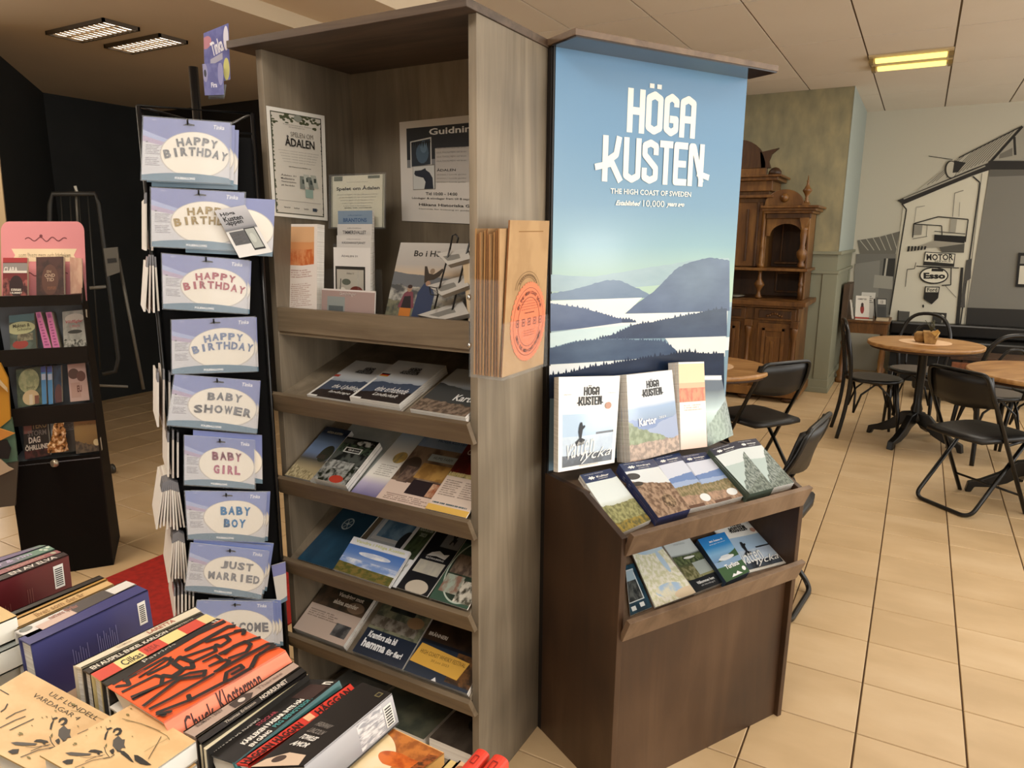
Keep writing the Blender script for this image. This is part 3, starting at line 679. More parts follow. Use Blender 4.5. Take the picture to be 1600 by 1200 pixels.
# ================================================================== PRINTED MATTER
SEA = [('gs', [(0, '3d4a55'), (.3, '8fb0cc'), (.5, 'a9c6de'), (.72, 'e9eef0'), (1, 'f6f6f2')])]
def a_lycka(): return art([('f', 'f3f2ec'), ('b', 'a9c4de', .06, .04, .94, .60), ('b', 'c3d4e2', .06, .04, .94, .36, 'b2c2d6', 3), ('b', '2d323a', .06, .04, .94, .16, '4f5864', 6), ('b', '2d323a', .62, .36, .94, .385)], .3, .3)
def ink_lycka(k):
    hoga_kusten(k, .30, .68, .72, .90, '1c1c1c', .70); k.text('after year', .08, .80, .2, .815, '888888'); k.text('magazine', .8, .80, .94, .815, '888888')
    k.ell(.82, .665, .055, .04, 'c79a86')
    k.poly([(.30, .25), (.42, .26), (.44, .31), (.38, .33), (.40, .42), (.44, .45), (.43, .47), (.40, .455), (.385, .50), (.36, .50), (.34, .46), (.33, .40), (.35, .33), (.28, .29)], '1d2026')
    k.text('vatten', .14, .14, .62, .32, 'f4f4f0', .0, .5, .12); k.text('lycka', .36, .06, .92, .20, 'f4f4f0', .0, .5, .05); k.text('INSPIRATION', .36, .025, .68, .037, '8a7a4c')
def a_kartor(): return art([('gs', [(0, 'b7a08d'), (.16, 'c3ae9a'), (.3, '8e9a72'), (.42, '7f93ae'), (.60, '94aed0'), (.66, 'dfe4e8'), (1, 'e8ebee')]), ('r', '7288b6', .48, .42, .05, 4), ('r', '96a4c4', .26, .46, .06, 5), ('r', '6f7c4e', .46, .12, .06, 6, '94a07a', 12), ('r', 'c1a690', .20, .18, .04, 7, '8d7868', 14)], .3, .3)
def ink_kartor(k):
    hoga_kusten(k, .30, .72, .74, .92, '2a2a2a', .62); k.text('Kartor', .20, .39, .56, .48, 'ffffff', .03); k.text('2023', .62, .44, .76, .465, 'ffffff')
def a_orange(): return art([('f', 'f4eae2'), ('b', 'e6a06a', .12, .54, .9, .97), ('b', 'eab98a', .12, .80, .9, .97), ('b', 'd2703c', .12, .54, .9, .72, 'e59a66', 8), ('t', 'c9aaa0', .16, .40, .84, .50, 4), ('t', 'd4bcb2', .16, .06, .84, .34, 12)], .35, .2)
def a_orange2(): return art([('f', 'f6efe9'), ('g', 'd9b9a6', 'f6efe9', 0, .25), ('b', 'e9b088', .0, .54, 1, .98), ('b', 'f0cfa4', .0, .76, 1, .98), ('b', 'c85f3a', .0, .54, 1, .70, 'e08a5c', 8), ('t', 'd8b5a6', .16, .44, .84, .52, 3)], .35, .3)
BAND = '26355c'
def brochure(hi, sky, land, extra=(), land2='8b7a5c'):
    return art([('gs', [(0, land), (.30, land), (.50, sky), (.85, sky), (1, sky)])]+list(extra)+[('b', hi, 0, .84, 1, 1.0)], .25, .5)
def ink_band(k, title, c='f4f4f0'):
    for a in range(3):
        an = pi/3*a; k.line([(.26-.10*cos(an), .905-.028*sin(an)), (.26+.10*cos(an), .905+.028*sin(an))], .018, c, .5)
    k.text(title, .42, .89, .82, .925, c, .02); k.text('UPPLEVELSER I REGIONEN', .1, .965, .7, .975, c); k.text('turistinformation', .42, .86, .74, .875, c)
# ---- banner stand, standing magazines
up = bup()
st = sheet
st('magazine', 'white coast magazine with a standing silhouette, leaning on the banner at its far left', 'magazine', qp(up, (873, 589), (969, 587), (960, 723), (872, 738)), .022, a_lycka(), group='magazines standing against the banner', ink=ink_lycka)
up2 = bup(.135, 12)
st('magazine', 'map magazine reading Kartor leaning on the banner between the white one and the orange leaflets', 'magazine', qp(up2, (979, 586), (1050, 578), (1062.5, 703), (985, 724)), .007, a_kartor(), group='magazines standing against the banner', ink=ink_kartor, copies=7, copylabel='copy of the map magazine stacked behind the front one')
st('leaflet', 'narrow orange and white leaflet leaning on the banner, front one of its stack', 'leaflet', qp(up2, (1060, 566), (1100, 565), (1105, 698), (1064, 703)), .006, a_orange2(), group='orange leaflets by the banner', copies=6, copylabel='copy of the orange leaflet stacked behind the front one')
up3 = bup(.10, 14)
st('brochure', 'grey cliff brochure bent forward at the right edge of the banner', 'brochure', qp(up3, (1100, 588), (1127, 588), (1146, 680), (1106, 698)), .004, art([('gs', [(0, '66706e'), (.25, '7c8683'), (.5, 'b9cdd0'), (.78, '4c5a63'), (.8, '39485a'), (.94, '39485a'), (.96, 'eceeec'), (1, 'eceeec')]), ('r', '5f6a66', .25, .62, .08, 4, '8b9692', 14)], .3, .4), group='upright brochures')
# ---- sloped row of narrow brochures
G = 'narrow brochures on the upper slope of the banner stand'
sk = 'dfe7ec'
P1 = bslope(1, .016)
st('brochure', 'narrow brochure with navy band, pale sky and yellow-green shore, first on the upper slope', 'brochure', qp(P1, (906, 742), (954, 732), (1017, 812), (969, 834)), .004, brochure(BAND, 'e2ebea', '8c8a52', [('r', '9c9c6a', .44, .40, .05, 5, '6f6f48', 12), ('r', '96823a', .16, .12, .05, 5, '5c5a34', 12)]), group=G, ink=lambda k: ink_band(k, 'Kultur'), copies=3, copylabel='copy of the shore brochure under the first one')
P2 = bslope(1, .034)
st('brochure', 'narrow brochure with navy band and a rocky brown cave shore, second on the upper slope', 'brochure', qp(P2, (967, 725), (1020, 717), (1079, 795), (1029, 809)), .005, brochure(BAND, 'dfe5e8', '7b6250', [('r', '6b5444', .66, .50, .06, 6, 'a48a74', 10), ('e', '2f2822', .12, .74, .2, .06), ('e', '2f2822', .10, .60, .16, .04), ('e', 'a88f73', .60, .22, .18, .12, '4a3a2c', 8)]), flat('2c3560', .5), group=G, ink=lambda k: ink_band(k, 'Nordingrå'), copies=5, copylabel='copy of the rocky shore brochure under the second stack top')
P3 = bslope(1, .018)
def a_bay(): return brochure(BAND, 'd5dcec', 'a8947c', [('r', '6f8cc0', .56, .62, .04, 4), ('r', '9fb4d8', .48, .46, .03, 5), ('r', '6f6a4a', .38, .40, .05, 8, '9a8a6a', 14), ('r', 'b3937c', .22, .18, .04, 5, '8c7462', 10), ('b', '5c3f30', 0, .0, .6, .05), ('e', 'e4e9ea', .78, .13, .18, .07)])
bay = a_bay()
st('brochure', 'narrow brochure with a blue bay, left one of two alike on the upper slope', 'brochure', qp(P3, (1020, 716), (1061, 707), (1119, 786), (1078, 795)), .006, bay, group=G, ink=lambda k: ink_band(k, 'Strandvägen'), copies=2, copylabel='copy of the bay brochure under its top one')
st('brochure', 'narrow brochure with a blue bay, right one of two alike on the upper slope', 'brochure', qp(P3, (1062, 713), (1102, 706), (1161, 775), (1119, 786)), .006, bay, group=G, ink=lambda k: ink_band(k, 'Strandvägen'), copies=2, copylabel='copy of the bay brochure under its top one')
cliff = lambda: brochure('232d45', 'dde6e8', '6d7a78', [('r', 'b9cccb', .60, .58, .04, 4), ('r', '50605e', .10, .78, .12, 4, '93a09b', 16), ('r', '46544f', .04, .30, .06, 6, '7d8b84', 16)])
cl = cliff()
P5 = bslope(1, .036)
st('brochure', 'narrow grey cliff brochure on a tall dark stack, fifth on the upper slope', 'brochure', qp(P5, (1108, 702), (1149, 689.5), (1209.5, 762), (1172, 772)), .006, cl, flat('4d5a4c', .6), group=G, ink=lambda k: ink_band(k, 'Skuleberget'), copies=5, copylabel='copy of the cliff brochure under the tall stack top')
P6 = bslope(1, .026)
st('brochure', 'narrow grey cliff brochure at the far right end of the upper slope', 'brochure', qp(P6, (1148, 689.5), (1181, 685), (1241, 754), (1209, 762)), .006, cl, group=G, ink=lambda k: ink_band(k, 'Skuleberget'), copies=3, copylabel='copy of the cliff brochure under the far right one')
# ---- lower slope
G = 'brochures on the lower slope of the banner stand'
Q1 = bslope(2, .006); Q2 = bslope(2, .012); Q3 = bslope(2, .026)
st('brochure', 'dark teal brochure half hidden in the left corner of the lower slope', 'brochure', qp(Q1, (977, 884), (990, 880), (1019, 948), (985, 962)), .004, art([('n', '1d3444', '27485a', 3), ('b', 'cfd6d8', .0, .22, .84, .9), ('b', '2c2f30', .02, .24, .80, .66, '5f6260', 7), ('b', '9fb4c0', .02, .66, .80, .88), ('b', 'e2e6e6', .15, .06, .35, .15), ('b', 'e2e6e6', .55, .08, .75, .17)], .3, .3), group=G)
st('map', 'folded map with cream land and pale blue sea on the lower slope', 'map', qp(Q2, (982, 852), (1024.5, 842), (1087.5, 926), (1024, 949)), .006, art([('n', 'ece4cf', 'f3efdf', 6), ('r', 'f4f0e2', .99, .99, .0, 2, 'd9d8b2', 13), ('e', 'b9d2e6', .62, .88, .5, .10, 'c6d9e4', 3), ('e', 'b2cce6', .52, .18, .32, .10, 'e9e4cc', 5), ('e', 'bcd3e8', .8, .62, .06, .20), ('e', 'e7d3b4', .85, .06, .3, .08)], .35, .3), group=G)
st('brochure', 'brochure with a pale sky, dark lake shore and black foot, beside the map', 'brochure', qp(Q2, (1027, 839), (1070, 831), (1129.5, 910), (1087.5, 926)), .008, art([('gs', [(0, '1a1f25'), (.2, '1a1f25'), (.21, '8c8c62'), (.34, '66694a'), (.6, '2f3a2c'), (.64, 'c6cfcf'), (1, 'd5dad9')]), ('b', '8f8c6a', .0, .2, .6, .42, '5a5a3a', 12), ('b', 'a6b0ac', .5, .24, 1, .46), ('b', '39452f', .0, .46, 1, .60, '6d7854', 12), ('e', 'e2e4e2', .55, .56, .2, .02)], .3, .4), group=G,
   ink=lambda k: (k.text('ÄVEN', .42, .84, .62, .87, 'a0a8a8'), k.text('HÖGA KUSTEN', .32, .79, .72, .825, 'a0a8a8'), k.text('Välkommen hem', .22, .10, .84, .145, 'e9ebea', .02), k.text('till Nordingrå', .3, .05, .8, .08, 'c9cccc')), copies=2, copylabel='copy of the lake shore brochure under the top one')
st('magazine', 'white coast magazine with a waving silhouette lying at the right end of the lower slope', 'magazine', qp(Q1, (1104, 812), (1166, 801), (1231, 879), (1162, 897)), .010, a_lycka(), group=G, ink=ink_lycka, copies=1, copylabel='copy of the coast magazine under the one on the lower slope')
st('brochure', 'small bright blue boat timetable brochure on top of the lower slope', 'brochure', qp(Q3, (1090, 843), (1132, 831), (1171.5, 893), (1135, 910)), .006, art([('gs', [(0, '1f2a52'), (.3, '2c3e6e'), (.42, '7b9cc6'), (.6, '8fc0e6'), (.75, '3f93d6'), (1, '2c78c2')]), ('r', '4d6a4a', .40, .58, .05, 4), ('b', '96b4d4', 0, .30, 1, .42), ('e', 'f0f3f4', .52, .46, .30, .045), ('e', 'e4eaee', .5, .50, .18, .03), ('e', 'ffffff', .88, .12, .07, .05)], .2, .6), flat('3b4b66', .5), group=G,
   ink=lambda k: (k.text('M/S Ådalen III', .3, .85, .78, .90, 'f4f6f8', .03), k.text('skärgårdsturer', .24, .79, .84, .82, 'dfe9f2'), k.text('Turlista', .28, .22, .82, .32, 'f4f4f4', .03), k.poly([(.3, .04), (.42, .10), (.5, .07), (.6, .12), (.74, .04)], 'f0f0f0')), copies=3, copylabel='copy of the boat timetable under the top one')
# ================= tower, slope 2
G = 'magazines on the second shelf of the tall display'
def guide(extra=()): return art([('gs', [(0, '2b2522'), (.18, '39414e'), (.3, '55647c'), (.5, 'b9bfc6'), (.62, 'd6d8da'), (1, 'd2d4d4')]), ('r', '4a5468', .42, .46, .10, 3), ('r', '332c2b', .16, .26, .06, 5), ('b', 'ecebe6', 0, 0, .05, .5), ('b', 'ecebe6', 0, 0, .22, .03)]+list(extra), .25, .4)
def ink_guide(a, b):
    def f(k):
        hoga_kusten(k, .34, .66, .72, .86, '23262c', .72); k.text(a, .30, .20, .92, .33, 'f2f2f0', .0, .4); k.text(b, .36, .10, .84, .17, 'f2f2f0', 0, .4)
    return f
st('magazine', 'coast guide magazine in English, leftmost on the second shelf from the top', 'magazine', slope_q(2, -1.434, -1.277, .215, .010), .006, guide([('b', 'b04a3c', .0, .52, .12, .58)]), group=G, ink=ink_guide('the Uplifting', 'landscape'), copies=1, copylabel='copy under the English coast guide')
st('magazine', 'coast guide magazine in German with a small flag, middle of the second shelf', 'magazine', slope_q(2, -1.275, -1.11, .22, .024), .006, guide([('b', '201c1c', .02, .61, .2, .64), ('b', 'c23b2c', .02, .585, .2, .61), ('b', 'd9a53c', .02, .56, .2, .585)]), group=G, ink=ink_guide('eine erhebende', 'Landschaft'), copies=3, copylabel='copy under the German coast guide')
st('magazine', 'map magazine with dark rock photo at the right end of the second shelf', 'magazine', slope_q(2, -1.078, -.912, .225, .016), .006, art([('gs', [(0, '6e6258'), (.3, '51483f'), (.5, '46474a'), (.62, 'b6babd'), (1, 'c9cccd')]), ('r', '4b4c4b', .62, .50, .06, 4), ('r', '8d7b6b', .26, .20, .08, 6, '5f5247', 12)], .25, .4), group=G, ink=lambda k: (k.text('Kartor', .52, .28, .98, .42, 'efefec', .02), hoga_kusten(k, .5, .7, .85, .88, '2a2a2a', .72)), copies=2, copylabel='copy under the map magazine on the second shelf')
# slope 3
G = 'brochures on the third shelf of the tall display'
st('sheet', 'plain pale grey paper lying at the back of the third shelf', 'paper', slope_q(3, -1.47, -1.20, .275, .002), .002, art([('n', '9fa5a2', 'b1b6b2', 2)], .6), group=G)
st('booklet', 'hiking booklet with blue sky and pale rocks, leftmost on the third shelf from the top', 'booklet', slope_q(3, -1.532, -1.432, .205, .020), .004, art([('gs', [(0, 'b7aa86'), (.2, 'a89a78'), (.36, '4d4a45'), (.48, '67799a'), (.7, '7f9ac4'), (.88, '24344e'), (1, '1a2438')]), ('e', '32352c', .78, .50, .22, .16), ('b', '39342c', .55, .40, .85, .48), ('r', 'c4b690', .22, .10, .06, 7, '8c8060', 16)], .25, .4), group=G, ink=lambda k: k.text('HÖGA KUSTEN', .2, .88, .8, .93, 'd6c9a6'), copies=3, copylabel='copy under the hiking booklet')
st('booklet', 'thick black and white photo booklet with a red badge, second on the third shelf', 'booklet', slope_q(3, -1.412, -1.292, .168, .036), .005, art([('n', '1c1f1e', '4e524e', 5), ('b', '22281f', 0, .0, 1, .4, '9a9c98', 7), ('b', 'a8aaa6', .05, .28, .8, .46, '5d5f5c', 9), ('b', '262b28', .0, .66, 1, .86, '4a5a48', 9), ('b', 'd5d6d2', .2, .66, .72, .78), ('b', '1a1c1b', .24, .68, .68, .76), ('e', 'c9cac6', .68, .90, .26, .06, '1c1c1c', 7), ('e', 'b3402f', .62, .08, .2, .08), ('b', '101210', 0, .96, 1, 1)], .25, .4), group=G, ink=lambda k: (k.text('Gårds', .32, .70, .5, .745, 'e4e4e0', .02), k.text('hotellet', .52, .70, .66, .74, 'e4e4e0')), copies=4, copylabel='copy under the black and white booklet')
st('flyer', 'white flyer with a yellow round picture and purple foot on the third shelf', 'flyer', slope_q(3, -1.292, -1.195, .245, .006, .02), .002, art([('gs', [(0, '6a6492'), (.18, 'b0a8c4'), (.3, 'e8e4dc'), (.7, 'e4e2dc'), (1, 'a9c3dc')]), ('e', 'c9a758', .62, .62, .22, .09, '8f8460', 6), ('t', 'b9b4ac', .2, .32, .8, .5, 6)], .3, .3), group=G)
st('magazine', 'food magazine with a blue top and a wooden board photo on the third shelf', 'magazine', slope_q(3, -1.20, -1.02, .255, .010, .012), .004, art([('f', 'dac4b6'), ('b', '5a4638', 0, .28, 1, .8, '8b7662', 4), ('b', 'b58d4e', .34, .36, 1, .58, '8f6a38', 5), ('b', '7f98bd', 0, .80, 1, 1, '95a9c6', 3), ('e', '43372e', .16, .50, .16, .14), ('b', '54433c', .10, .27, .30, .50, '7b6658', 14), ('b', 'a5b1b4', .36, .62, .84, .72), ('b', '2f2528', .38, .14, .95, .34), ('b', '9b5a3c', .74, .15, .94, .33, 'cda98c', 7), ('t', 'a08a7e', .1, .03, .9, .12, 4)], .3, .4), group=G, ink=lambda k: (k.text('HÖGA KUSTEN', .3, .90, .85, .95, '46608e', .02), k.text('HUMS FARM', .44, .65, .78, .69, '3d4245')), copies=1, copylabel='copy under the food magazine')
st('flyer', 'flyer with a red brewing picture above pale text, right end of the third shelf', 'flyer', slope_q(3, -1.035, -.91, .235, .016), .003, art([('f', 'dccabc'), ('b', '7c2620', 0, .52, 1, 1, '4e1b18', 3), ('e', 'b9aa94', .8, .66, .25, .06, '3c2f2a', 6), ('b', 'cdbb7c', .0, .50, 1, .56, '2c2620', 6), ('t', '9d8c80', .06, .22, .48, .46, 8), ('t', '9d8c80', .54, .22, .96, .46, 8), ('b', 'dfb65c', 0, .0, 1, .08), ('t', '5c6a70', .06, .10, .9, .14, 1)], .35, .3), group=G, ink=lambda k: (k.text('COLD HOP', .12, .84, .95, .93, 'd9cdc0', .02), k.text('HUMS @ FARM', .02, .50, .98, .565, 'd8c890', .03)))
# slope 4
G = 'brochures on the fourth shelf of the tall display'
st('folder', 'dark teal folder with a round white emblem on the fourth shelf', 'folder', slope_q(4, -1.51, -1.37, .26, .004, .025), .003, art([('n', '21455c', '1b3a50', 2)], .35, .2), group=G, ink=lambda k: (k.ell(.45, .60, .13, .085, 'b7c4c8'), k.ell(.45, .60, .11, .072, '21455c'), [k.line([(.45-.11*cos(a), .60-.072*sin(a)), (.45+.11*cos(a), .60+.072*sin(a))], .008, 'b7c4c8', .6) for a in (0, pi/3, 2*pi/3)], k.ell(.45, .60, .03, .02, 'b7c4c8'), k.text('KRAMFORS KOMMUN', .52, .78, .62, .98, 'b7c4c8')))
st('leaflet', 'white leaflet with a blue water photo behind the sky booklet on the fourth shelf', 'leaflet', slope_q(4, -1.345, -1.20, .26, .004, .02), .003, art([('f', 'b7c0c8'), ('b', 'd5dade', .06, .5, .94, .96), ('b', '4f7596', .14, .55, .86, .84, '7fa0bc', 4), ('e', '2b3138', .84, .56, .14, .14)], .3, .3), group=G)
st('leaflet', 'white framed leaflet with a dark green photo, third on the fourth shelf', 'leaflet', slope_q(4, -1.215, -1.14, .235, .010, .02), .003, art([('f', 'd8dade'), ('b', '26301f', .14, .40, .86, .92, '46543a', 5), ('b', '1c1f1d', .2, .06, .8, .34, 'd0d2d0', 7)], .3, .3), group=G, ink=lambda k: (k.text('HÖGA KUSTEN', .2, .82, .8, .87, 'c9d0c4', .02), k.text('2023', .36, .74, .64, .79, 'c9d0c4')))
st('brochure', 'black brochure with a grey moose card on the fourth shelf', 'brochure', slope_q(4, -1.137, -1.035, .235, .014, .012), .004, art([('f', '191a1e'), ('b', '74777a', .40, .66, .98, .92), ('b', 'a9a59c', .1, .26, .92, .44, 'b6b2a4', 4), ('e', 'c2b8a8', .55, .07, .34, .10)], .3, .4), group=G,
   ink=lambda k: (k.poly([(.62, .72), (.66, .80), (.60, .85), (.64, .87), (.68, .83), (.72, .88), (.76, .86), (.73, .81), (.80, .80), (.78, .70), (.74, .75), (.69, .76), (.66, .71)], '1c1d20'), k.poly([(.2, .50), (.3, .56), (.5, .60), (.7, .56), (.85, .58), (.8, .50), (.5, .52)], 'd4d4d2'), k.text('BJÖRKBERG', .22, .46, .8, .495, 'd4d4d2', .02), k.text('älgpark', .42, .86, .6, .90, 'c4c4c4')))
st('brochure', 'green brochure with a ring of outdoor photos at the right end of the fourth shelf', 'brochure', slope_q(4, -1.03, -.91, .235, .012), .004, art([('f', '3c5648'), ('b', '24352c', 0, .8, 1, 1), ('e', 'b8c4b8', .62, .46, .60, .44), ('e', '39493c', .62, .46, .57, .42, '27332b', 4), ('b', '5a4c42', .1, .38, .74, .64, '8a7868', 6), ('b', 'a5b2a4', .10, .12, .56, .36, '8f6f60', 5), ('b', 'd4c2ae', .74, .34, 1, .66), ('t', '7f7264', .76, .36, .98, .64, 8), ('b', '4c4a3e', .56, .04, 1, .32, 'd6d2c4', 9)], .3, .4), group=G)
# landscape booklet lying on top
zz, al = SHELF[4]; ta = radians(al)
PT = plane((0, SY, zz+.028), (0, -sin(ta), cos(ta)))
st('booklet', 'landscape booklet with blue sky and white cloud propped on top of the fourth shelf', 'booklet', qp(PT, (553, 838), (641, 862), (607, 917), (521, 889)), .004, art([('f', 'e9eaee'), ('gs', [(0, '4d5227'), (.2, '6a6132'), (.24, '5f6838'), (.28, 'a9b9da'), (.55, '6488c8'), (.78, '4f78c2'), (.80, 'e6e8ee'), (1, 'e6e8ee')]), ('b', 'dfe5ee', 0, .24, 1, .42, '7d9ad0', 3), ('e', 'eef0f4', .52, .60, .28, .07, 'c6d0e4', 5), ('r', '55592c', .28, .20, .02, 6, '7a6a38', 10)], .25, .4), group=G, ink=lambda k: k.text('Vandra i Höga Kusten', .08, .84, .94, .95, 'c9ce8c', .02), copies=2, copylabel='copy under the sky booklet')
# slope 5
G = 'magazines on the fifth shelf of the tall display'
st('magazine', 'magazine with a forest lake photo over a pinkish text panel, leftmost on the fifth shelf', 'magazine', slope_q(5, -1.535, -1.335, .225, .022), .005, art([('f', 'c0ada0'), ('b', '5c4a3a', 0, .42, 1, 1, '3a342c', 4), ('b', '2b2e2a', .3, .66, 1, 1, '434640', 3), ('e', '9aa4a6', .25, .86, .2, .08), ('e', '86705c', .8, .52, .16, .08), ('t', '8f7f74', .06, .24, .66, .36, 4), ('b', '3a3a3c', .66, .08, .94, .26, '6c6c6c', 5)], .3, .35), group=G, ink=lambda k: (k.text('Vandring mot', .36, .60, .86, .68, 'e9e2d4', .03), k.text('sköna stunder', .36, .50, .84, .57, 'e9e2d4', .03)), copies=4, copylabel='copy under the forest lake magazine')
st('magazine', 'dark blue magazine reading hemma with people outdoors, middle of the fifth shelf', 'magazine', slope_q(5, -1.305, -1.125, .225, .014), .005, art([('f', '232c3c'), ('b', '4c5348', 0, .36, 1, 1, '85866e', 5), ('b', '343a3a', .2, .66, .7, .94, '1f2425', 5), ('b', '8f8a80', .0, .40, .9, .56, '5c5348', 8), ('e', '9a7c5c', .78, .60, .16, .08), ('b', 'b7bcbc', .3, .86, 1, 1)], .3, .35), group=G, ink=lambda k: (k.text('Kramfors ska bli', .10, .24, .66, .33, 'eceef0', .04), k.text('hemma', .08, .10, .54, .22, 'eceef0', .04), k.text('för fler!', .58, .10, .88, .18, 'eceef0', .04)), copies=2, copylabel='copy under the hemma magazine')
st('magazine', 'magazine with a yellow festival panel over dark woods, right end of the fifth shelf', 'magazine', slope_q(5, -1.12, -.912, .225, .014), .005, art([('f', '263243'), ('b', '3b2c22', 0, .44, 1, 1, '241c17', 4), ('b', '6e4c2c', .62, .04, 1, .45, '33261c', 9), ('b', '181d28', 0, .42, .9, .46)], .3, .35), group=G, ink=lambda k: (k.poly([(.0, .14), (.78, .10), (.84, .34), (.04, .40)], 'dcab45'), k.text('HIGH COAST WHISKY FESTIVAL', .08, .27, .80, .325, '6a4c22', .01), k.text('30 juni 2023', .30, .20, .58, .24, '6a4c22'), k.text('BRÄNNERI', .06, .52, .36, .58, 'e4e0d8', .03), k.poly([(.44, .0), (.48, .05), (.52, .0)], 'e4e4e4')), copies=2, copylabel='copy under the yellow festival magazine')
# bottom shelf
G = 'magazines lying on the bottom shelf of the tall display'
def flatq(x0, x1, y0, y1, z, sk=0): return [A(x0+sk, y1, z), A(x1+sk, y1, z), A(x1, y0, z), A(x0, y0, z)]
st('magazine', 'grey green magazine lying in the dark on the bottom shelf', 'magazine', flatq(-1.30, -1.08, 1.42, 1.70, .10), .03, art([('n', '4c5146', '696a58', 3)], .4, .2), group=G)
st('magazine', 'dark magazine with curved lettering lying at the right of the bottom shelf', 'magazine', flatq(-1.06, -.92, 1.42, 1.70, .115), .045, art([('n', '564c42', '453c34', 3), ('e', '231f1c', .72, .4, .26, .12), ('e', '5c5147', .72, .4, .16, .06)], .4, .2), group=G, ink=lambda k: (k.text('remark', .1, .62, .7, .78, '1e1b18', .04), k.text('nordic', .1, .48, .6, .56, '1e1b18', .02)))
st('magazine', 'pale magazine at the left back of the bottom shelf', 'magazine', flatq(-1.50, -1.32, 1.44, 1.70, .09), .02, art([('n', '7b7c76', '8f8f88', 3), ('b', '4a4d50', .1, .5, .9, .9)], .4, .2), group=G)
# ================= tower, top compartment
def xq(c, *pts): return [PX(x, y, c) for x, y in pts]
def yq(c, *pts): return [PY(x, y, c) for x, y in pts]
q = xq(IX0+.003, (416, 165), (507, 181), (512, 345), (427, 337))
def ink_p1(k):
    k.rect(.05, .03, .93, .965, '4a4a3a'); k.rect(.065, .04, .915, .955, 'd4cec2')
    r = random.Random(3)
    for i in range(46):
        u = .07+.84*r.random(); v = .955-r.random()*(.07 if .35 < u < .7 else .10)
        k.ell(u, v, .02+.02*r.random(), .006+.01*r.random(), '4d5238', 6)
    for i in range(40):
        v = .05+.88*r.random(); k.ell(.06+.012*r.random(), v, .012, .010, '5a5f4a', 5); k.ell(.915-.01*r.random(), v, .010, .008, '3c3c34', 5)
    k.ell(.5, .93, .07, .03, '8f9286'); k.text('Teaterföreningen Ådalen', .24, .855, .74, .868, '55524c'); k.text('presenterar', .34, .835, .62, .846, '77736c')
    k.text('SPELEN OM', .36, .755, .76, .80, '7a766e', -.0); k.text('ÅDALEN', .26, .665, .78, .765, '1b1b1b', .02)
    for i in range(5): k.text('sommaren i sommar spelas på många platser', .14+.02*i, .615-.025*i, .86-.02*i, .625-.025*i, '6d6962')
    k.text('spelenomadalen.se', .30, .470, .70, .482, '33312e', .02)
    for i, t in enumerate(('Ådalen 31', 'Musikanterna', 'Timmersjubilet', 'på Sandslån')): k.text(t, .16, .385-.032*i, .42-.03*(i % 2), .402-.032*i, '3a3834', .01)
    for i, a in enumerate((.5, .2, -.1, -.4)):
        cx, cy = .56+.07*i, .33+.02*(i % 2); k.poly([(cx-.05-a*.05, cy-.05), (cx+.04-a*.05, cy-.05), (cx+.05+a*.02-.03, cy+.07), (cx-.05+a*.02-.03, cy+.07)], ['7f857d', 'b9bcb2', '6c726c', 'a9aca2'][i]); k.rect(cx-.03, cy-.0, cx+.015, cy+.04, '35403c')
    k.rect(.58, .20, .72, .28, '8fa69c'); k.line([(.10, .155), (.86, .155)], .003, '77736c', .6)
    for i, t in enumerate(('Västernorrland', 'kultur', 'Leader', 'EU')): k.text(t, .18+.18*i, .085, .29+.17*i, .10, '33312e', .01)
    k.rect(.70, .075, .78, .105, '2f3a4c')
s = st('poster', 'white poster reading Spelen om Ådalen taped on the left inner wall of the tall shelf', 'poster', q, .001, art([('f', 'ece8de')], .5, .1), flat('ece8de'), group=None, ink=ink_p1)
x0 = PY(624, 191, TY1-.015); q = [x0, PY(748, 178, TY1-.015), PY(748, 352, TY1-.015), PY(628, 345, TY1-.015)]
vq = [x0, PY(738, 180, TY1-.015), PY(738, 352, TY1-.015), PY(628, 345, TY1-.015)]
q[1][0] = q[2][0] = min(IX1-.004, vq[1][0]+.09); vq[1][2] = q[1][2]; vq[2][2] = q[2][2]
def ink_p2(k):
    k.q = [np.array(p) for p in vq]
    k.rect(.10, .62, .99, .93, '23262c'); k.rect(.10, .54, .99, .62, '7c7d7f'); k.rect(.50, .40, .99, .72, 'b9b3ac')
    k.text('Guidningar', .42, .83, 1.22, .91, 'e9e9e6', .02)
    k.poly([(.15, .54), (.45, .56), (.45, .83), (.15, .80)], 'c9c9c4'); k.poly([(.165, .55), (.435, .57), (.435, .815), (.165, .79)], '27303a'); k.ell(.32, .68, .09, .10, '4a6073', 14); k.ell(.34, .74, .05, .06, '60788c', 10)
    for i in range(9): k.poly([(.17+.03*i, .79), (.185+.03*i, .75-.01*(i % 3)), (.20+.03*i, .795)], '10151a')
    k.poly([(.18, .32), (.50, .33), (.50, .57), (.18, .555)], '77736c'); k.poly([(.185, .325), (.485, .335), (.485, .56), (.185, .55)], 'c9cac6')
    k.poly([(.20, .48), (.21, .51), (.30, .515), (.36, .535), (.37, .515), (.42, .49), (.46, .44), (.47, .335), (.34, .33), (.36, .40), (.33, .44), (.27, .45), (.22, .46)], '262c38')
    for i in range(4): k.text('GULTHOLMEN vid bron', .52, .71-.04*i, .92, .725-.04*i, '77746e')
    k.text('ÅDALEN', .52, .50, .78, .53, '3c3c3c', .02)
    for i in range(3): k.text('skotten i Lunde guidas', .52, .46-.035*i, .92, .475-.035*i, '77746e')
    k.text('Tid 10:00 - 14:00', .36, .27, .80, .30, '3a3936', .02); k.text('Lördagar & söndagar fram till 8 september', .16, .225, 1.12, .25, '4a4844', .01)
    k.text('Håkans Historiska Guidning', .26, .155, 1.22, .19, '33322f', .02); k.text('Hemsida för bokning av guide', .26, .125, .96, .14, '5a5752')
st('poster', 'white guided tour poster with a horse silhouette on the back wall of the shelf', 'poster', q, .001, art([('f', 'd9d3cb')], .5, .1), flat('d9d3cb'), ink=ink_p2)
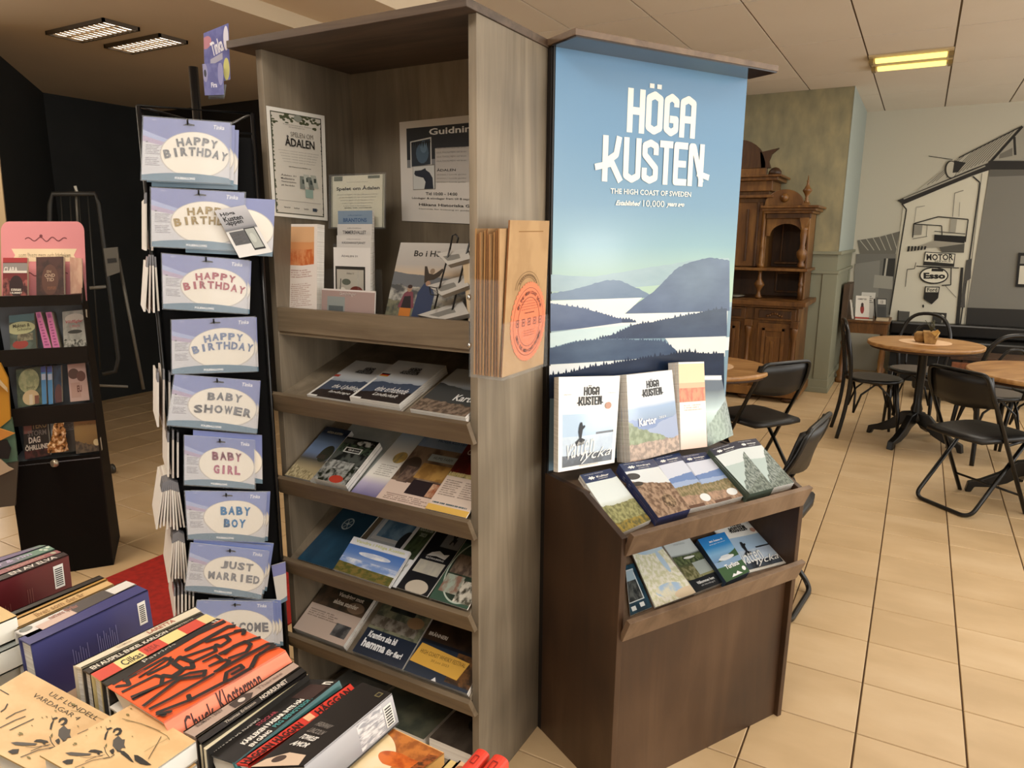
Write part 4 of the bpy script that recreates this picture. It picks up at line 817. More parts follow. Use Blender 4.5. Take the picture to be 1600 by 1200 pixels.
# leaflet holder with stepped leaflets
acr = flat('dfe6ea', .08, alpha=.05)
t = thing('leaflet_holder', 'clear acrylic holder with stepped pockets in the top compartment of the tall shelf', 'leaflet holder', A(-1.32, 1.6, 1.24))
for y, zt in ((1.585, 1.50), (1.56, 1.44), (1.535, 1.41), (1.51, 1.38)):
    a = PY(521, 400, y)[0]; b_ = PY(580, 400, y)[0]
    mb = MB(); mb.bb(a, b_, y, y+.002, 1.242, zt-.03, acr); mb.build('pocket_front', t)
a = PY(521, 400, 1.56)[0]; b_ = PY(580, 400, 1.56)[0]
mb = MB(); mb.bb(a-.003, a, 1.50, 1.60, 1.242, 1.40, acr); mb.bb(b_, b_+.003, 1.50, 1.60, 1.242, 1.40, acr); mb.bb(a, b_, 1.50, 1.60, 1.2405, 1.2435, acr); mb.build('frame', t)
G = 'leaflets in the acrylic holder'
def upq(y, xa, ya, xb, yb, zb):
    a, b_ = PY(xa, ya, y), PY(xb, yb, y); z = (a[2]+b_[2])/2; x0, x1 = a[0], b_[0]
    return [A(x0, y+.01, z), A(x1, y+.01, z), A(x1, y, zb), A(x0, y, zb)]
card = upq(1.61, 514, 273, 597, 274, PY(555, 355, 1.61)[2])
def ink_card(k):
    k.rect(.05, .9, .22, .99, '5c5f50'); k.rect(.70, .93, .92, .985, '5c5f50'); k.rect(.0, .0, .03, 1, '8c8a78'); k.rect(.97, 0, 1, 1, '8c8a78')
    k.text('Teaterföreningen Ådalen', .3, .86, .7, .885, '66645c'); k.text('Spelet om Ådalen', .10, .70, .92, .80, '1f1f1f', .03)
    for i in range(5): k.text('ett spel om bygden och dess folk genom tiderna', .12+.03*i, .62-.055*i, .88-.03*i, .645-.055*i, '6d6a62')
    k.text('spelas hela sommaren', .26, .36, .78, .39, '3d3b38', .02)
t2 = st('sign_card', 'cream card reading Spelet om Ådalen in a clear sleeve behind the leaflet holder', 'card', card, .002, art([('f', 'cdc9b4')], .4, .3), flat('cdc9b4'), ink=ink_card)
mb = MB(); qq = [np.array(p) for p in card]; n_ = qn(qq); e1 = (qq[1]-qq[0])*.04; e2 = (qq[0]-qq[3])*.03
mb.hexa([qq[0]-e1+e2+n_*.003, qq[1]+e1+e2+n_*.003, qq[2]+e1-e2+n_*.003, qq[3]-e1-e2+n_*.003], -n_*.0015, acr); mb.build('plastic_sleeve', t2)
for y, xa, ya, xb, yb, col, txt, tc in ((1.572, 524, 328, 578, 330, '7f93a8', 'BRANTONS', '3c5a84'), (1.548, 523, 349, 577, 351, 'cfcbc6', 'TIMMERSVALLET', '4c4c50'), (1.523, 522, 367, 576, 369, 'd4d0cb', 'RÄDDNINGSTJÄNST', '5a5a5c')):
    st('leaflet', {'BRANTONS': 'blue grey leaflet in the back pocket of the acrylic holder', 'TIMMERSVALLET': 'white leaflet in the second pocket of the acrylic holder', 'RÄDDNINGSTJÄNST': 'white leaflet in the third pocket of the acrylic holder'}[txt], 'leaflet', upq(y, xa, ya, xb, yb, 1.25), .008, art([('f', col)], .4, .2), group=G, ink=lambda k: (k.text(txt, .16, .90, .84, .935, tc, .02), k.text('information', .3, .955, .7, .965, tc)))
def ink_ad(k):
    k.text('ÅDALEN 31', .22, .88, .66, .91, '5c5a58', .01); k.rect(.05, .2, .86, .76, '2f2c28'); k.rect(.09, .24, .82, .72, 'b5b0a4')
    k.ell(.62, .44, .18, .07, '6b2f26'); k.rect(.5, .3, .56, .42, '6b2f26'); k.rect(.7, .3, .75, .42, '5a2a22'); k.ell(.25, .42, .10, .07, 'd8d4c8'); k.ell(.35, .56, .12, .04, '5b6156'); k.line([(.16, .3), (.2, .6)], .02, '2f2c28'); k.text('Ådalen 31', .36, .66, .56, .69, '2f2c28')
st('leaflet', 'white leaflet with a framed horse picture in the front pocket of the acrylic holder', 'leaflet', upq(1.498, 517, 386, 575, 388, 1.25), .008, art([('f', 'e3e0dc')], .4, .2), group=G, ink=ink_ad)
def ink_gd(k):
    k.rect(0, .3, 1, .96, 'a58f8a'); k.text('Guidningar', .34, .84, .66, .94, 'eee6e0', .02); k.rect(.11, .32, .45, .82, '8f9694'); k.rect(.14, .4, .42, .6, '5a6264'); k.rect(.16, .0, .4, .28, 'd6d4d0'); k.poly([(.2, .1), (.3, .2), (.38, .0), (.22, .0)], '3a3c44')
    k.text('Håkans guidning', .55, .40, .85, .46, '6c5c58'); k.text('bokning', .55, .2, .8, .25, '8a7a74')
st('card', 'wide pinkish tour card standing in front of the acrylic holder', 'card', upq(1.435, 499, 452, 582, 454, 1.243), .004, art([('f', 'ddd5d0')], .4, .2), ink=ink_gd)
# orange leaflets standing at the left
a_ = yq(1.47, (445, 350), (494, 350), (503, 483), (455, 487))
for i in range(5):
    pass
st('leaflet', 'white leaflet with an orange landscape, front of the stack on the flat top shelf', 'leaflet', [A(p[0], 1.475 if j < 2 else 1.45, max(p[2], 1.245)) for j, p in enumerate(a_)], .005, a_orange(), group='orange topped leaflets on the flat shelf', copies=4, copylabel='copy of the orange topped leaflet standing behind the front one')
# magazine Bo i
def ink_bo(k):
    k.text('Bo i Höga Kusten', .22, .80, 1.02, .90, '2c2a28', .02)
    for dx in (0,):
        k.poly([(.42, .48), (.47, .52), (.53, .53), (.60, .58), (.64, .66), (.62, .68), (.55, .62), (.52, .60), (.46, .61), (.42, .70), (.39, .70), (.40, .62)], '3c332b'); k.ell(.50, .64, .03, .035, '8f7c68')
        k.poly([(.33, .04), (.36, .36), (.42, .48), (.50, .48), (.57, .34), (.56, .24), (.55, .04)], '33405f'); k.ell(.47, .48, .03, .035, 'a5846e')
        k.poly([(.14, .16), (.19, .34), (.24, .38), (.30, .36), (.34, .16), (.30, .14), (.18, .14)], '7a4450'); k.poly([(.18, .14), (.20, .30), (.28, .31), (.31, .14)], '2b2428'); k.rect(.17, .0, .31, .15, 'c77a33'); k.ell(.25, .40, .03, .04, 'a5846e'); k.ell(.25, .43, .03, .025, '3c2a28')
sb = yq(1.50, (615, 379), (734, 381), (734, 506), (604, 496)); sb = [A(p[0], 1.53 if j < 2 else 1.49, max(p[2], 1.244)) for j, p in enumerate(sb)]
st('magazine', 'magazine reading Bo i Höga Kusten standing at the right of the top compartment', 'magazine', sb, .006, art([('gs', [(0, '7f7b68'), (.14, '4b4d44'), (.28, 'b7b4ac'), (.38, '5b5e62'), (.54, '7b7d80'), (.60, 'c7b49c'), (.72, 'b3aea9'), (1, 'bdbab5')]), ('r', '6c7075', .62, .52, .03, 4), ('r', 'b4b2aa', .46, .36, .06, 6, '4f5254', 7), ('r', '50524a', .26, .16, .05, 6, '7e7c66', 9)], .35, .3), ink=ink_bo)
# small wire card rack
t = thing('wire_card_rack', 'small black wire rack with tilted white card boxes at the right of the top compartment', 'card rack', A(-.97, 1.45, 1.24))
bk = flat('141414', .35)
r0 = [PY(x, y, 1.44) for x, y in ((703, 390), (707, 368), (712, 366), (716, 372), (714, 380), (700, 440), (690, 440))]
mb = MB(); mb.tube(r0[:5], .0022, bk, 6); mb.tube([PY(704, 385, 1.44), PY(690, 437, 1.44), PY(679, 482, 1.44)], .0022, bk, 6); mb.build('wire_loop', t)
mb = MB(); mb.tube([PY(735, 375, 1.44), PY(720, 430, 1.44), PY(703, 500, 1.44)], .0024, bk, 6); mb.build('wire_upright', t)
mb = MB(); mb.tube([PY(671, 448, 1.43), PY(682, 450, 1.43), PY(685, 462, 1.43), PY(673, 460, 1.43)], .0016, bk, 6, closed=True); mb.build('wire_clip', t)
for i, (a, b_, c, d) in enumerate((((682, 396), (730, 388), (735, 404), (700, 414)), ((668, 446), (725, 430), (733, 446), (690, 462)), ((652, 492), (722, 470), (733, 490), (690, 500)))):
    q = [PY(*a, 1.455), PY(*b_, 1.455), PY(*c, 1.42), PY(*d, 1.42)]
    st('card_box', ('top', 'middle', 'lowest')[i]+' white card box tilted in the small wire rack', 'card box', q, .012, art([('f', 'b5b1aa'), ('b', '77756f', .1, .3, .6, .7)], .5), flat('8f8b84'), group='card boxes in the small wire rack')
st('booklet', 'cream booklet standing edge on against the right wall of the top compartment', 'booklet', [PY(722, 403, 1.43), PY(739, 400, 1.43), PY(739, 500, 1.43), PY(732, 503, 1.43)], .004, art([('f', 'cdb896')], .5), flat('d9cbb0'))
# ================= paper bags on the tower side
t = thing('bag_holder', 'clear acrylic wall holder with paper bags on the side of the tall shelf', 'bag holder', A(TX1, 1.55, 1.16))
xo = TX1+.085
f0, f1 = PX(783, 580, xo), PX(849, 562, xo)
y0, y1 = f0[1]-.003, f1[1]+.012; z0, z1 = 1.175, 1.40
mb = MB(); mb.bb(TX1+.001, xo+.006, y0, y1, z0, z0+.003, acr); mb.build('bottom_plate', t)
mb = MB(); mb.bb(TX1+.0005, TX1+.0035, y0, y1, z0, z1+.05, acr); mb.build('back_plate', t)
mb = MB(); mb.bb(xo+.003, xo+.006, y0, y1, z0, z0+.13, acr); mb.build('front_plate', t)
mb = MB(); mb.bb(TX1+.004, xo+.003, y0, y0+.003, z0, z1, acr); mb.build('side_plate', t)
mb = MB(); mb.bb(TX1+.004, xo+.003, y1-.003, y1, z0, z1, acr); mb.build('side_plate', t)
for z in (1.36, 1.25):
    mb = MB(); mb.lathe(A(TX1+.004, y0-.0, z), [(.006, -.004), (.007, 0), (.004, .002)], flat('c9c9c4', .2, 1.), 10, 'x'); mb.build('screw', t)
kraft = art([('n', 'bb986c', 'b08d62', 3), ('b', '8b6434', .22, .925, .85, .932)], .75); krs = flat('8c5d34', .8)
kq = xq(xo, (797, 344), (858.5, 345), (849, 562), (783, 580)); kq[3][2] = kq[2][2] = z0+.006; kq[3][1] = y0+.006
def ink_bag(k):
    asp = .55
    for r_ in (.30, .26, .21): k.line([(.50+r_*cos(a)*1.0, .44+r_*.42*sin(a)+.10) for a in np.linspace(.1, pi-.1, 16)], .004, '7f5f34', asp)
    for i in range(13):
        a = .5+2.1*i/12; k.rect(.5+.235*cos(a)-.01, .54+.10*sin(a)-.004, .5+.235*cos(a)+.01, .54+.10*sin(a)+.006, '6a4c28')
s = st('paper_bag', 'front kraft paper bag with an orange scalloped sticker in the wall holder', 'paper bag', kq, .004, kraft, krs, group='kraft paper bags in the wall holder', ink=ink_bag)
k = Ink(kq); n = 46; cu, cv, ru, rv = .555, .33, .43, .265
sq_ = hit(822, 502, kq[0], qn([np.array(p) for p in kq]))
k.l = .0012
k.poly([(cu+(ru+(.012 if i % 2 else -.012))*cos(2*pi*i/(2*n)), cv+(rv+(.006 if i % 2 else -.006))*sin(2*pi*i/(2*n))) for i in range(2*n)], 'ea835a', .6)
for rr_ in (.86, .62):
    k.line([(cu+ru*rr_*cos(a), cv+rv*rr_*sin(a)) for a in np.linspace(0, 2*pi, 40)], .004, '8f4f38', .55)
def ring(txt, r_, a0, a1, up_=True):
    for i, ch in enumerate(txt):
        if ch == ' ': continue
        a = a0+(a1-a0)*i/(len(txt)-1); x, y = cu+ru*r_*cos(a), cv+rv*r_*sin(a); k.text(ch, x-.018, y-.011, x+.018, y+.011, '7a3f2c', .02, rot=a-(pi/2 if up_ else -pi/2))
ring('IN THE HIGH COAST LEAVE', .74, 2.6, .5); ring('SIGN THE HIGH COAST PROMISE', .74, pi+.45, 2*pi-.45, False)
for i in range(4): k.text('jag lovar att värna vår natur och', cu-.20, cv+.135-.018*i, cu+.20, cv+.145-.018*i, '8a4a34')
k.text('naturpasset', cu-.12, cv+.055, cu+.12, cv+.067, '6a3424', .02)
for i in range(5):
    x = cu-.28+.14*i; k.line([(x-.03, cv-.022), (x+.03, cv-.022), (x+.03, cv+.022), (x-.03, cv+.022), (x-.03, cv-.022)], .005, '7a3f2c', .55); k.ell(x, cv, .011, .008, '7a3f2c', 8)
for i in range(3): k.text('skriv under löftet här', cu-.13, cv-.062-.016*i, cu+.13, cv-.052-.016*i, '8a4a34')
k.build(s, 'orange_sticker')
for i in range(9):
    xx = xo-.008-.008*i; top = .02*sin(i*1.7)
    qb = [A(xx, y0+.008+.004*(i % 3), 1.512-.004*(i % 4)), A(xx, y1-.012-.006*(i % 2), 1.515), A(xx, y1-.012, z0+.006), A(xx, y0+.006, z0+.006)]
    st('paper_bag', 'kraft paper bag folded flat behind the front one in the wall holder', 'paper bag', qb, .004, kraft, flat(('a8794a', '8c5f36', 'b78a56')[i % 3], .8), group='kraft paper bags in the wall holder')
# ================================================================== BALLOON RACK
RP = far(330, 600, 2.0); RD = A(RP[0], RP[1], 0)/hypot(RP[0], RP[1])   # away from the viewer
RN = -RD; RR = A(-RN[1]*1., RN[0], 0); RR = A(RD[1], -RD[0], 0)          # right along the rack front
rp = lambda d=0.: plane(RP+RD*d, RN)
def rk(u, d, z): return A(RP[0], RP[1], 0)+RR*u+RD*d+A(0, 0, z)
blkm = flat('0a0a0b', .8, spec=.15); blkw = flat('101011', .3)
t = thing('spinner_rack', 'tall black spinner rack hung with balloon packets, left of the tall shelf', 'rack', rk(0, .22, 0))
def rbox(mb, u0, u1, d0, d1, z0, z1, m):
    P = [rk(u, d, z) for z in (z0, z1) for u, d in ((u0, d0), (u1, d0), (u1, d1), (u0, d1))]
    return mb.mesh(P, [(0, 3, 2, 1), (4, 5, 6, 7), (0, 1, 5, 4), (1, 2, 6, 5), (2, 3, 7, 6), (3, 0, 4, 7)], m)
ZB, ZT = .12, 1.80
mb = MB(); rbox(mb, -.108, .148, .05, .058, ZB, 1.74, blkm); mb.build('front_grid_panel', t)
mb = MB(); mb.prism([rk(.145, .05, ZB), rk(.095, .30, ZB), rk(.095, .30, 1.74), rk(.145, .05, 1.74)], RR*.005, blkm); mb.build('side_grid_panel', t)
mb = MB(); rbox(mb, -.108, -.10, .05, .30, ZB, 1.74, blkm); mb.build('side_grid_panel', t)
mb = MB()
for u, d in ((-.112, .045), (.15, .045), (-.112, .30), (.10, .30)): mb.tube([rk(u, d, ZB), rk(u, d, ZT)], .006, blkw, 6)
mb.build('frame_posts', t)
mb = MB(); mb.tube([rk(-.112, .045, ZT), rk(.15, .045, ZT), rk(.10, .30, ZT), rk(-.112, .30, ZT)], .004, blkw, 6, closed=True); mb.tube([rk(-.112, .045, 1.75), rk(.15, .045, 1.75)], .003, blkw, 6)
mb.tube([rk(-.112, .045, ZT), rk(.02, .2, 1.79)], .003, blkw, 6); mb.build('top_frame', t)
pc = rk(.02, .2, 0); mb = MB(); mb.tube([pc+A(0, 0, .04), pc+A(0, 0, 1.93)], .012, flat('2a2a2b', .2, .8), 12); mb.build('centre_pole', t)
mb = MB(); mb.lathe(pc, [(.22, 0), (.22, .02), (.05, .05), (.02, .1)], blkm, 24); mb.build('base', t)
sp = plane(rk(0, .17, 0), RN)
mb = MB(); a, b_, c_, d_ = qp(sp, (324, 132), (354, 132), (351, 152), (326, 152)); mb.hexa([a, b_, c_, d_], RD*.03, flat('8f9499', .15, alpha=.5)); mb.build('clear_socket', t)
ppl = art([('n', '4d4d8c', '5f5f9c', 3), ('e', 'd8d2dc', .88, .75, .10, .22), ('e', 'b0707c', .1, .8, .2, .12), ('e', 'c9c26a', .86, .2, .12, .2)], .4, .3)
qs = qp(sp, (318, 52), (357, 36), (360, 124), (320, 133)); mb = MB(); mb.hexa(qs, RD*.004, flat('e9e4da', .5), mtop=ppl); s = mb.build('header_card', t)
k = Ink(qs); k.text('Tinka', .28, .52, .74, .80, 'e6e2ea', .03, .0, .22); k.poly([(.24, .34), (.72, .40), (.72, .52), (.24, .46)], 'a9a4b4'); k.build(s)
qs = qp(plane(rk(0, .150, 0), RN), (316, 100), (349, 98), (350, 148), (320, 149)); mb = MB(); mb.hexa(qs, RD*.003, flat('4d4d7c', .5), mtop=art([('n', '565690', '67679e', 3), ('e', '8d89ac', .10, .72, .12, .3), ('e', '201e30', .1, .70, .06, .12), ('e', '8d89b4', .84, .66, .14, .36)], .4, .2)); s = mb.build('lower_sign_card', t)
k = Ink(qs); k.text('Fira', .36, .24, .66, .40, 'dfdce8', .03); k.build(s)

def pack_art(tint=0):
    top = ('7c84b8', '828abc', '7d89be', '7b8cc6')[tint]
    return art([('f', 'cfced2'), ('a', 'b3a2bd', .48, .14, 1.0, True), ('a', 'a6b0d6', .50, .21, 1.0, True), ('a', top, .53, .27, 1.0, True), ('e', 'c3bdb6', .60, .44, .405, .375), ('e', 'f3ebdc', .60, .445, .39, .36),
                ('a', '5f7f94', .14, -.22, .5, False), ('t', '8d8a92', .035, .42, .20, .58, 6), ('t', '8d8a92', .035, .24, .20, .38, 5), ('b', '7d7a84', .035, .60, .06, .625)], .28, .7)
PK = [pack_art(i) for i in range(4)]
foil = lambda h: flat(h, .25, .2)
G = 'balloon packets on the front of the black spinner rack'
def pack(q, lines, col, label, tint=0, d=0., behind=0, bdir=(.012, -.004), hook=True):
    pl = rp(d); Q = qp(pl, *q)
    def ink(k):
        k.text('Tinka', .80, .875, .93, .945, 'eeeef4', .02, .2); k.text('FOLIEBALLONG', .37, .035, .60, .075, 'eef0f2', .04)
        k.rect(.35, .925, .35, .925, 'ffffff') if False else None
        k.poly([(.44, .905), (.50, .945), (.58, .93), (.58, .905)], '0c0c10'); k.text('10+', .10, .95, .15, .97, 'dcdcec')
    s = sheet('balloon_packet', label, 'balloon packet', Q, .0035, PK[tint], flat('cfd3da', .2), group=G, ink=ink)
    k = Ink(Q, .0006); nl = len(lines)
    for j, (txt, u0, u1, v, h, arc) in enumerate(lines):
        n = len(txt); wch = (u1-u0)/n; cw_ = lambda c: .16 if c == 'I' else .42
        for i, ch in enumerate(txt):
            if ch == ' ': continue
            x = (i+.5)/n-.5; cu = u0+(u1-u0)*(i+.5)/n; cv = v+arc*(1-4*x*x)
            k.text(ch, cu-wch*cw_(ch), cv-h/2, cu+wch*cw_(ch), cv+h/2, foil(col), .045, rot=-x*arc*7+random.uniform(-.06, .06), depth=.0012)
    k.build(s, 'balloon_letters')
    # clear sleeve, a little bigger than the card
    e1 = (Q[1]-Q[0])*.012; e2 = (Q[0]-Q[3])*.015; n_ = qn(Q)
    mb = MB(); mb.hexa([Q[0]-e1+e2+n_*.003, Q[1]+e1*1.5+e2+n_*.003, Q[2]+e1*1.5-e2+n_*.003, Q[3]-e1-e2+n_*.003], -n_*.0012, flat('e8eef6', .06, alpha=.10)); mb.build('clear_sleeve', s)
    for i in range(behind):
        c = s.copy(); COL.objects.link(c); c.location = Vector(np.array(s.location)+RD*(.009*(i+1))+RR*bdir[0]*(i+1)*random.uniform(.8, 1.2)+A(0, 0, bdir[1]*(i+1)*random.uniform(.6, 1.3)))
        c['label'] = 'copy of the packet hanging behind the front one: '+' '.join(label.split()[:5])
    if hook:
        m_ = bil([np.array(p) for p in Q], .5, .93)
        mb = MB(); mb.tube([m_+RD*.05, m_-RD*.012, m_-RD*.016+A(0, 0, .01)], .0022, blkw, 6); mb.build('peg_hook', t)
    return s
HB = lambda: [('HAPPY', .37, .86, .61, .13, .055), ('BIRTHDAY', .23, .98, .42, .14, .075)]
pack([(224, 182), (360, 192), (358, 287), (221, 281)], HB(), '8c8c8e', 'silver HAPPY BIRTHDAY balloon packet at the top of the rack', 0, behind=2, bdir=(.012, -.006))
pack([(236, 293), (382, 301), (378, 392), (237, 385)], HB(), 'a8905c', 'gold HAPPY BIRTHDAY balloon packet partly covered by a flyer', 0, behind=1, bdir=(.065, -.012))
pack([(253, 396), (388, 407), (385, 490), (255, 482)], HB(), 'b4646c', 'rose red HAPPY BIRTHDAY balloon packet, third from the top', 1, behind=1, bdir=(.008, -.002))
pack([(268, 500), (397, 495), (400, 580), (269, 584)], HB(), '8290b0', 'blue grey HAPPY BIRTHDAY balloon packet, fourth from the top', 1, behind=1, bdir=(.008, -.003))
pack([(273, 585), (404, 595), (399, 677), (261, 664)], [('BABY', .40, .82, .62, .15, .03), ('SHOWER', .26, .95, .36, .16, .04)], '98989c', 'silver BABY SHOWER balloon packet, fifth from the top', 2, behind=1, bdir=(.006, -.003))
pack([(288, 680), (397, 688), (398, 764), (288, 757)], [('BABY', .38, .82, .62, .17, .02), ('GIRL', .40, .80, .36, .18, .0)], 'c27d92', 'pink BABY GIRL balloon packet, sixth from the top', 2, behind=1, bdir=(.024, .008))
pack([(289, 767), (415, 769), (411, 847), (294, 842)], [('BABY', .42, .82, .60, .17, .02), ('BOY', .46, .76, .36, .17, .0)], '4a8cc4', 'blue BABY BOY balloon packet, seventh from the top', 3, behind=2, bdir=(.006, -.003))
pack([(298, 848), (419, 861), (408, 936), (289, 922)], [('JUST', .40, .84, .62, .16, .01), ('MARRIED', .26, .95, .38, .16, .01)], '9b9b9f', 'silver JUST MARRIED balloon packet above the welcome one', 3, behind=2, bdir=(.008, .008))
pack([(308, 938), (424, 940), (428, 1012), (300, 1012)], [('WELCOME', .25, .95, .45, .20, .0)], '77777d', 'silver WELCOME balloon packet low on the rack behind the books', 3, behind=4, bdir=(.008, -.006))
# edge-on packets on the left side of the rack
G2 = 'balloon packets seen edge on at the left side of the spinner rack'
pe = flat('d9d3c9', .5)
cardm = flat('c6c2bf', .5); hang = flat('77777c', .25)
def side_packs(px0, px1, ytop, ybot, n, fan, label):
    for i in range(n):
        f_ = i/(n-1) if n > 1 else .5
        xt = px0+(px1-px0)*(f_*.55+.22 if fan else f_); xb = px0+(px1-px0)*f_
        a = rp(.02)(xt, ytop+6+abs(f_-.5)*8); b_ = rp(.02)(xb, ybot+random.uniform(-4, 4)); w = RR*.0042; back = RD*.20-RR*.02
        mb = MB(); top = [a-w/2, a+w/2, b_+w/2, b_-w/2]; mb.hexa(top, back, flat(('d5cec3', 'c3b9b0', 'e0dad2')[i % 3], .5))
        s = mb.build('balloon_packet'); tag(s, label, 'balloon packet', G2)
        up_ = (a-b_)/np.linalg.norm(a-b_); mb = MB(); mb.hexa([a-w/2+up_*.014, a+w/2+up_*.014, a+w/2-up_*.012-RD*.001, a-w/2-up_*.012-RD*.001], back*.3, hang); mb.build('hanging_tab', s)
L = 'packet seen edge on in the %s pile at the left of the rack'
side_packs(228, 238, 300, 394, 2, False, L % 'top'); side_packs(226, 248, 400, 486, 4, True, L % 'second'); side_packs(247, 265, 580, 666, 3, False, L % 'third')
side_packs(263, 278, 674, 744, 3, False, L % 'fourth'); side_packs(245, 288, 752, 825, 9, True, L % 'fifth, widest fanned,'); side_packs(264, 294, 832, 907, 7, True, L % 'sixth'); side_packs(273, 302, 915, 970, 6, False, L % 'lowest')
# flyer tilted over the gold packet
pf = plane(RP-RD*.03, RN)
def ink_app(k):
    k.text('Höga', .10, .84, .56, .93, '1d1d1f', .03); k.text('Kusten', .12, .74, .72, .84, '1d1d1f', .03); k.text('-appen', .12, .64, .66, .73, '1d1d1f', .03)
    k.poly([(.08, .25), (.55, .25), (.55, .53), (.08, .53)], '5a5a5c'); 
    for i in range(3): k.text('Ladda ner', .12, .44-.07*i, .44, .475-.07*i, 'd0d0d0')
    k.poly([(.55, .10), (.90, .10), (.90, .56), (.55, .56)], '1d1d1f'); k.poly([(.58, .14), (.87, .14), (.87, .54), (.58, .54)], 'b4b8b2'); k.ell(.7, .35, .08, .1, 'c9cdc6', 12)
st('flyer', 'black and white app flyer tilted over the gold birthday packet', 'flyer', qp(pf, (335, 329), (383, 320), (425, 394), (374, 403)), .001, art([('gs', [(0, 'e9e7e4'), (.53, 'e3e1de'), (.56, '6b6b70'), (.62, '9a9a9e'), (1, 'c9c8cc')])], .4, .2), ink=ink_app)
# packet on the far side, low
st('balloon_packet', 'balloon packet turned sideways beside the tall shelf, low on the rack', 'balloon packet', qp(rp(.03), (424, 884), (446, 878), (449, 938), (434, 946)), .004, art([('f', 'd6d2cc'), ('b', '7f86bc', 0, .72, 1, 1), ('a', '6d8aa0', .1, .1, .5, False)], .3, .6), group='balloon packet on the right side of the rack')

# ================================================================== BOOK DISPLAY AT THE LEFT
DA = PZ(176, 883); DB = PZ(113, 893); DX = -(DB-DA)/np.linalg.norm(DB-DA); DN = A(DX[1], -DX[0], 0)   # DX right, DN toward the viewer
def D(u, d, z): return DA+DX*u-DN*d+A(0, 0, z)       # u<=0 goes left, d goes away
dp = lambda d=0.: plane(DA-DN*d, DN)
cb = flat('0f0c0a', .8, spec=.15); cb2 = flat('1d1813', .8, spec=.2); greyc = flat('a3a7ad', .7)
t = thing('book_display', 'black cardboard floor display of paperbacks under a pink header', 'book display', D(-.17, .17, 0))
def dbox(mb, u0, u1, d0, d1, z0, z1, m):
    P = [D(u, d, z) for z in (z0, z1) for u, d in ((u0, d0), (u1, d0), (u1, d1), (u0, d1))]
    return mb.mesh(P, [(0, 3, 2, 1), (4, 5, 6, 7), (0, 1, 5, 4), (1, 2, 6, 5), (2, 3, 7, 6), (3, 0, 4, 7)], m)
DW = -.335
mb = MB(); mb.prism([D(DW, 0, 0), D(0, 0, 0), D(0, 0, .535), D(DW, 0, .535)], -DN*.006, cb); mb.build('lower_front', t)
for u in (DW-.004, 0.):
    mb = MB(); mb.prism([D(u, 0, 0), D(u, .345, 0), D(u, .27, .53), D(u, .16, 1.2), D(u, .10, 1.32), D(u, .0, 1.20)], DX*.005, cb2 if u == 0 else cb); mb.build('side_panel', t)
mb = MB(); mb.prism([D(DW, .34, 0), D(0, .34, 0), D(0, .15, 1.2), D(DW, .15, 1.2)], -DN*.004, greyc); mb.build('back_liner', t)
tiers = [(.535, None), (.70, .79), (.958, 1.05-.01), (1.20, 1.28)]
LZ = [(.535, .535), (.690, .790), (.948, 1.040), (1.195, 1.262)]
for i, (z0, z1) in enumerate(LZ[1:]):
    mb = MB(); dbox(mb, DW, 0, -.004, .002, z0, z1-.022, cb2); mb.build('tier_lip', t); mb = MB(); dbox(mb, DW, 0, .0, .17, z0, z0+.004, greyc); mb.build('tier_floor', t)
mb = MB(); dbox(mb, DW, 0, .0, .24, .515, .52, greyc); mb.build('tier_floor', t)
HQ = qp(dp(.10), (1, 346), (131, 346), (136, 470), (3, 470))
mb = MB(); r_ = .035; P = [(-.5, 0), (.5, 0), (.5, 1-.12)]; 
def rounded(q, rad, side):
    pts = []
    for (cu, cv, a0) in ((1-rad*.8, 1-rad, 0), (rad*.8, 1-rad, pi/2)):
        for j in range(7): a = a0+pi/2*j/6; pts.append(bil(q, cu+rad*.8*cos(a), cv+rad*sin(a)))
    return [bil(q, 0, 0), bil(q, 1, 0)]+pts
pk = flat('d98f96', .6); mb.prism(rounded(HQ, .12, 0), -DN*.004, pk); hd = mb.build('pink_header', t)
k = Ink(HQ)
k.poly([(.12, .50), (.90, .50), (.86, .58), (.90, .66), (.12, .66), (.16, .58)], 'e6d3b4'); k.text('som livets resa och kärleken', .20, .55, .82, .61, '6a6a50', .02)
for vv, s_ in ((.78, 1), (.34, 1)):
    k.line([(.28+.5*i/24, vv+.03*sin(i*.9)*(1-.4*abs(i-12)/12)) for i in range(25)], .012, '7a3f48', 1.1); k.ell(.47, vv+.04, .02, .02, '7a3f48', 8)
k.build(hd)
def bk_(px, thick, label, ops, ink=None, d=.0, lean=.02, side='cfc6b4', name='paperback', group=None):
    q = qp(dp(d), *px); 
    return st(name, label, 'book', [q[0]-DN*lean, q[1]-DN*lean, q[2], q[3]], thick, art(ops, .4, .3), flat(side, .6), group=group, ink=ink)
G = 'paperbacks in the black floor display'
dd_ = .025
bk_([(3, 403), (41, 403), (43, 462), (4, 462)], .03, 'red paperback with a white title band, left on the top tier', [('f', '6d2428'), ('b', 'a03034', 0, .88, 1, 1), ('b', '8a8684', 0, .6, 1, .86), ('r', '3a1518', .42, .42, .2, 3, '9c5650', 4), ('e', '2a1114', .55, .25, .28, .28)], lambda k: (k.rect(.02, .60, .98, .66, 'd9d4cc'), k.text('CLARA', .04, .63, .6, .76, 'dcd8d2', .03), k.text('KVINNAN', .34, .12, .74, .19, 'e0d8cc', .03), k.text('I RUMMET', .30, .05, .78, .10, 'e0d8cc', .03)), dd_, group=G)
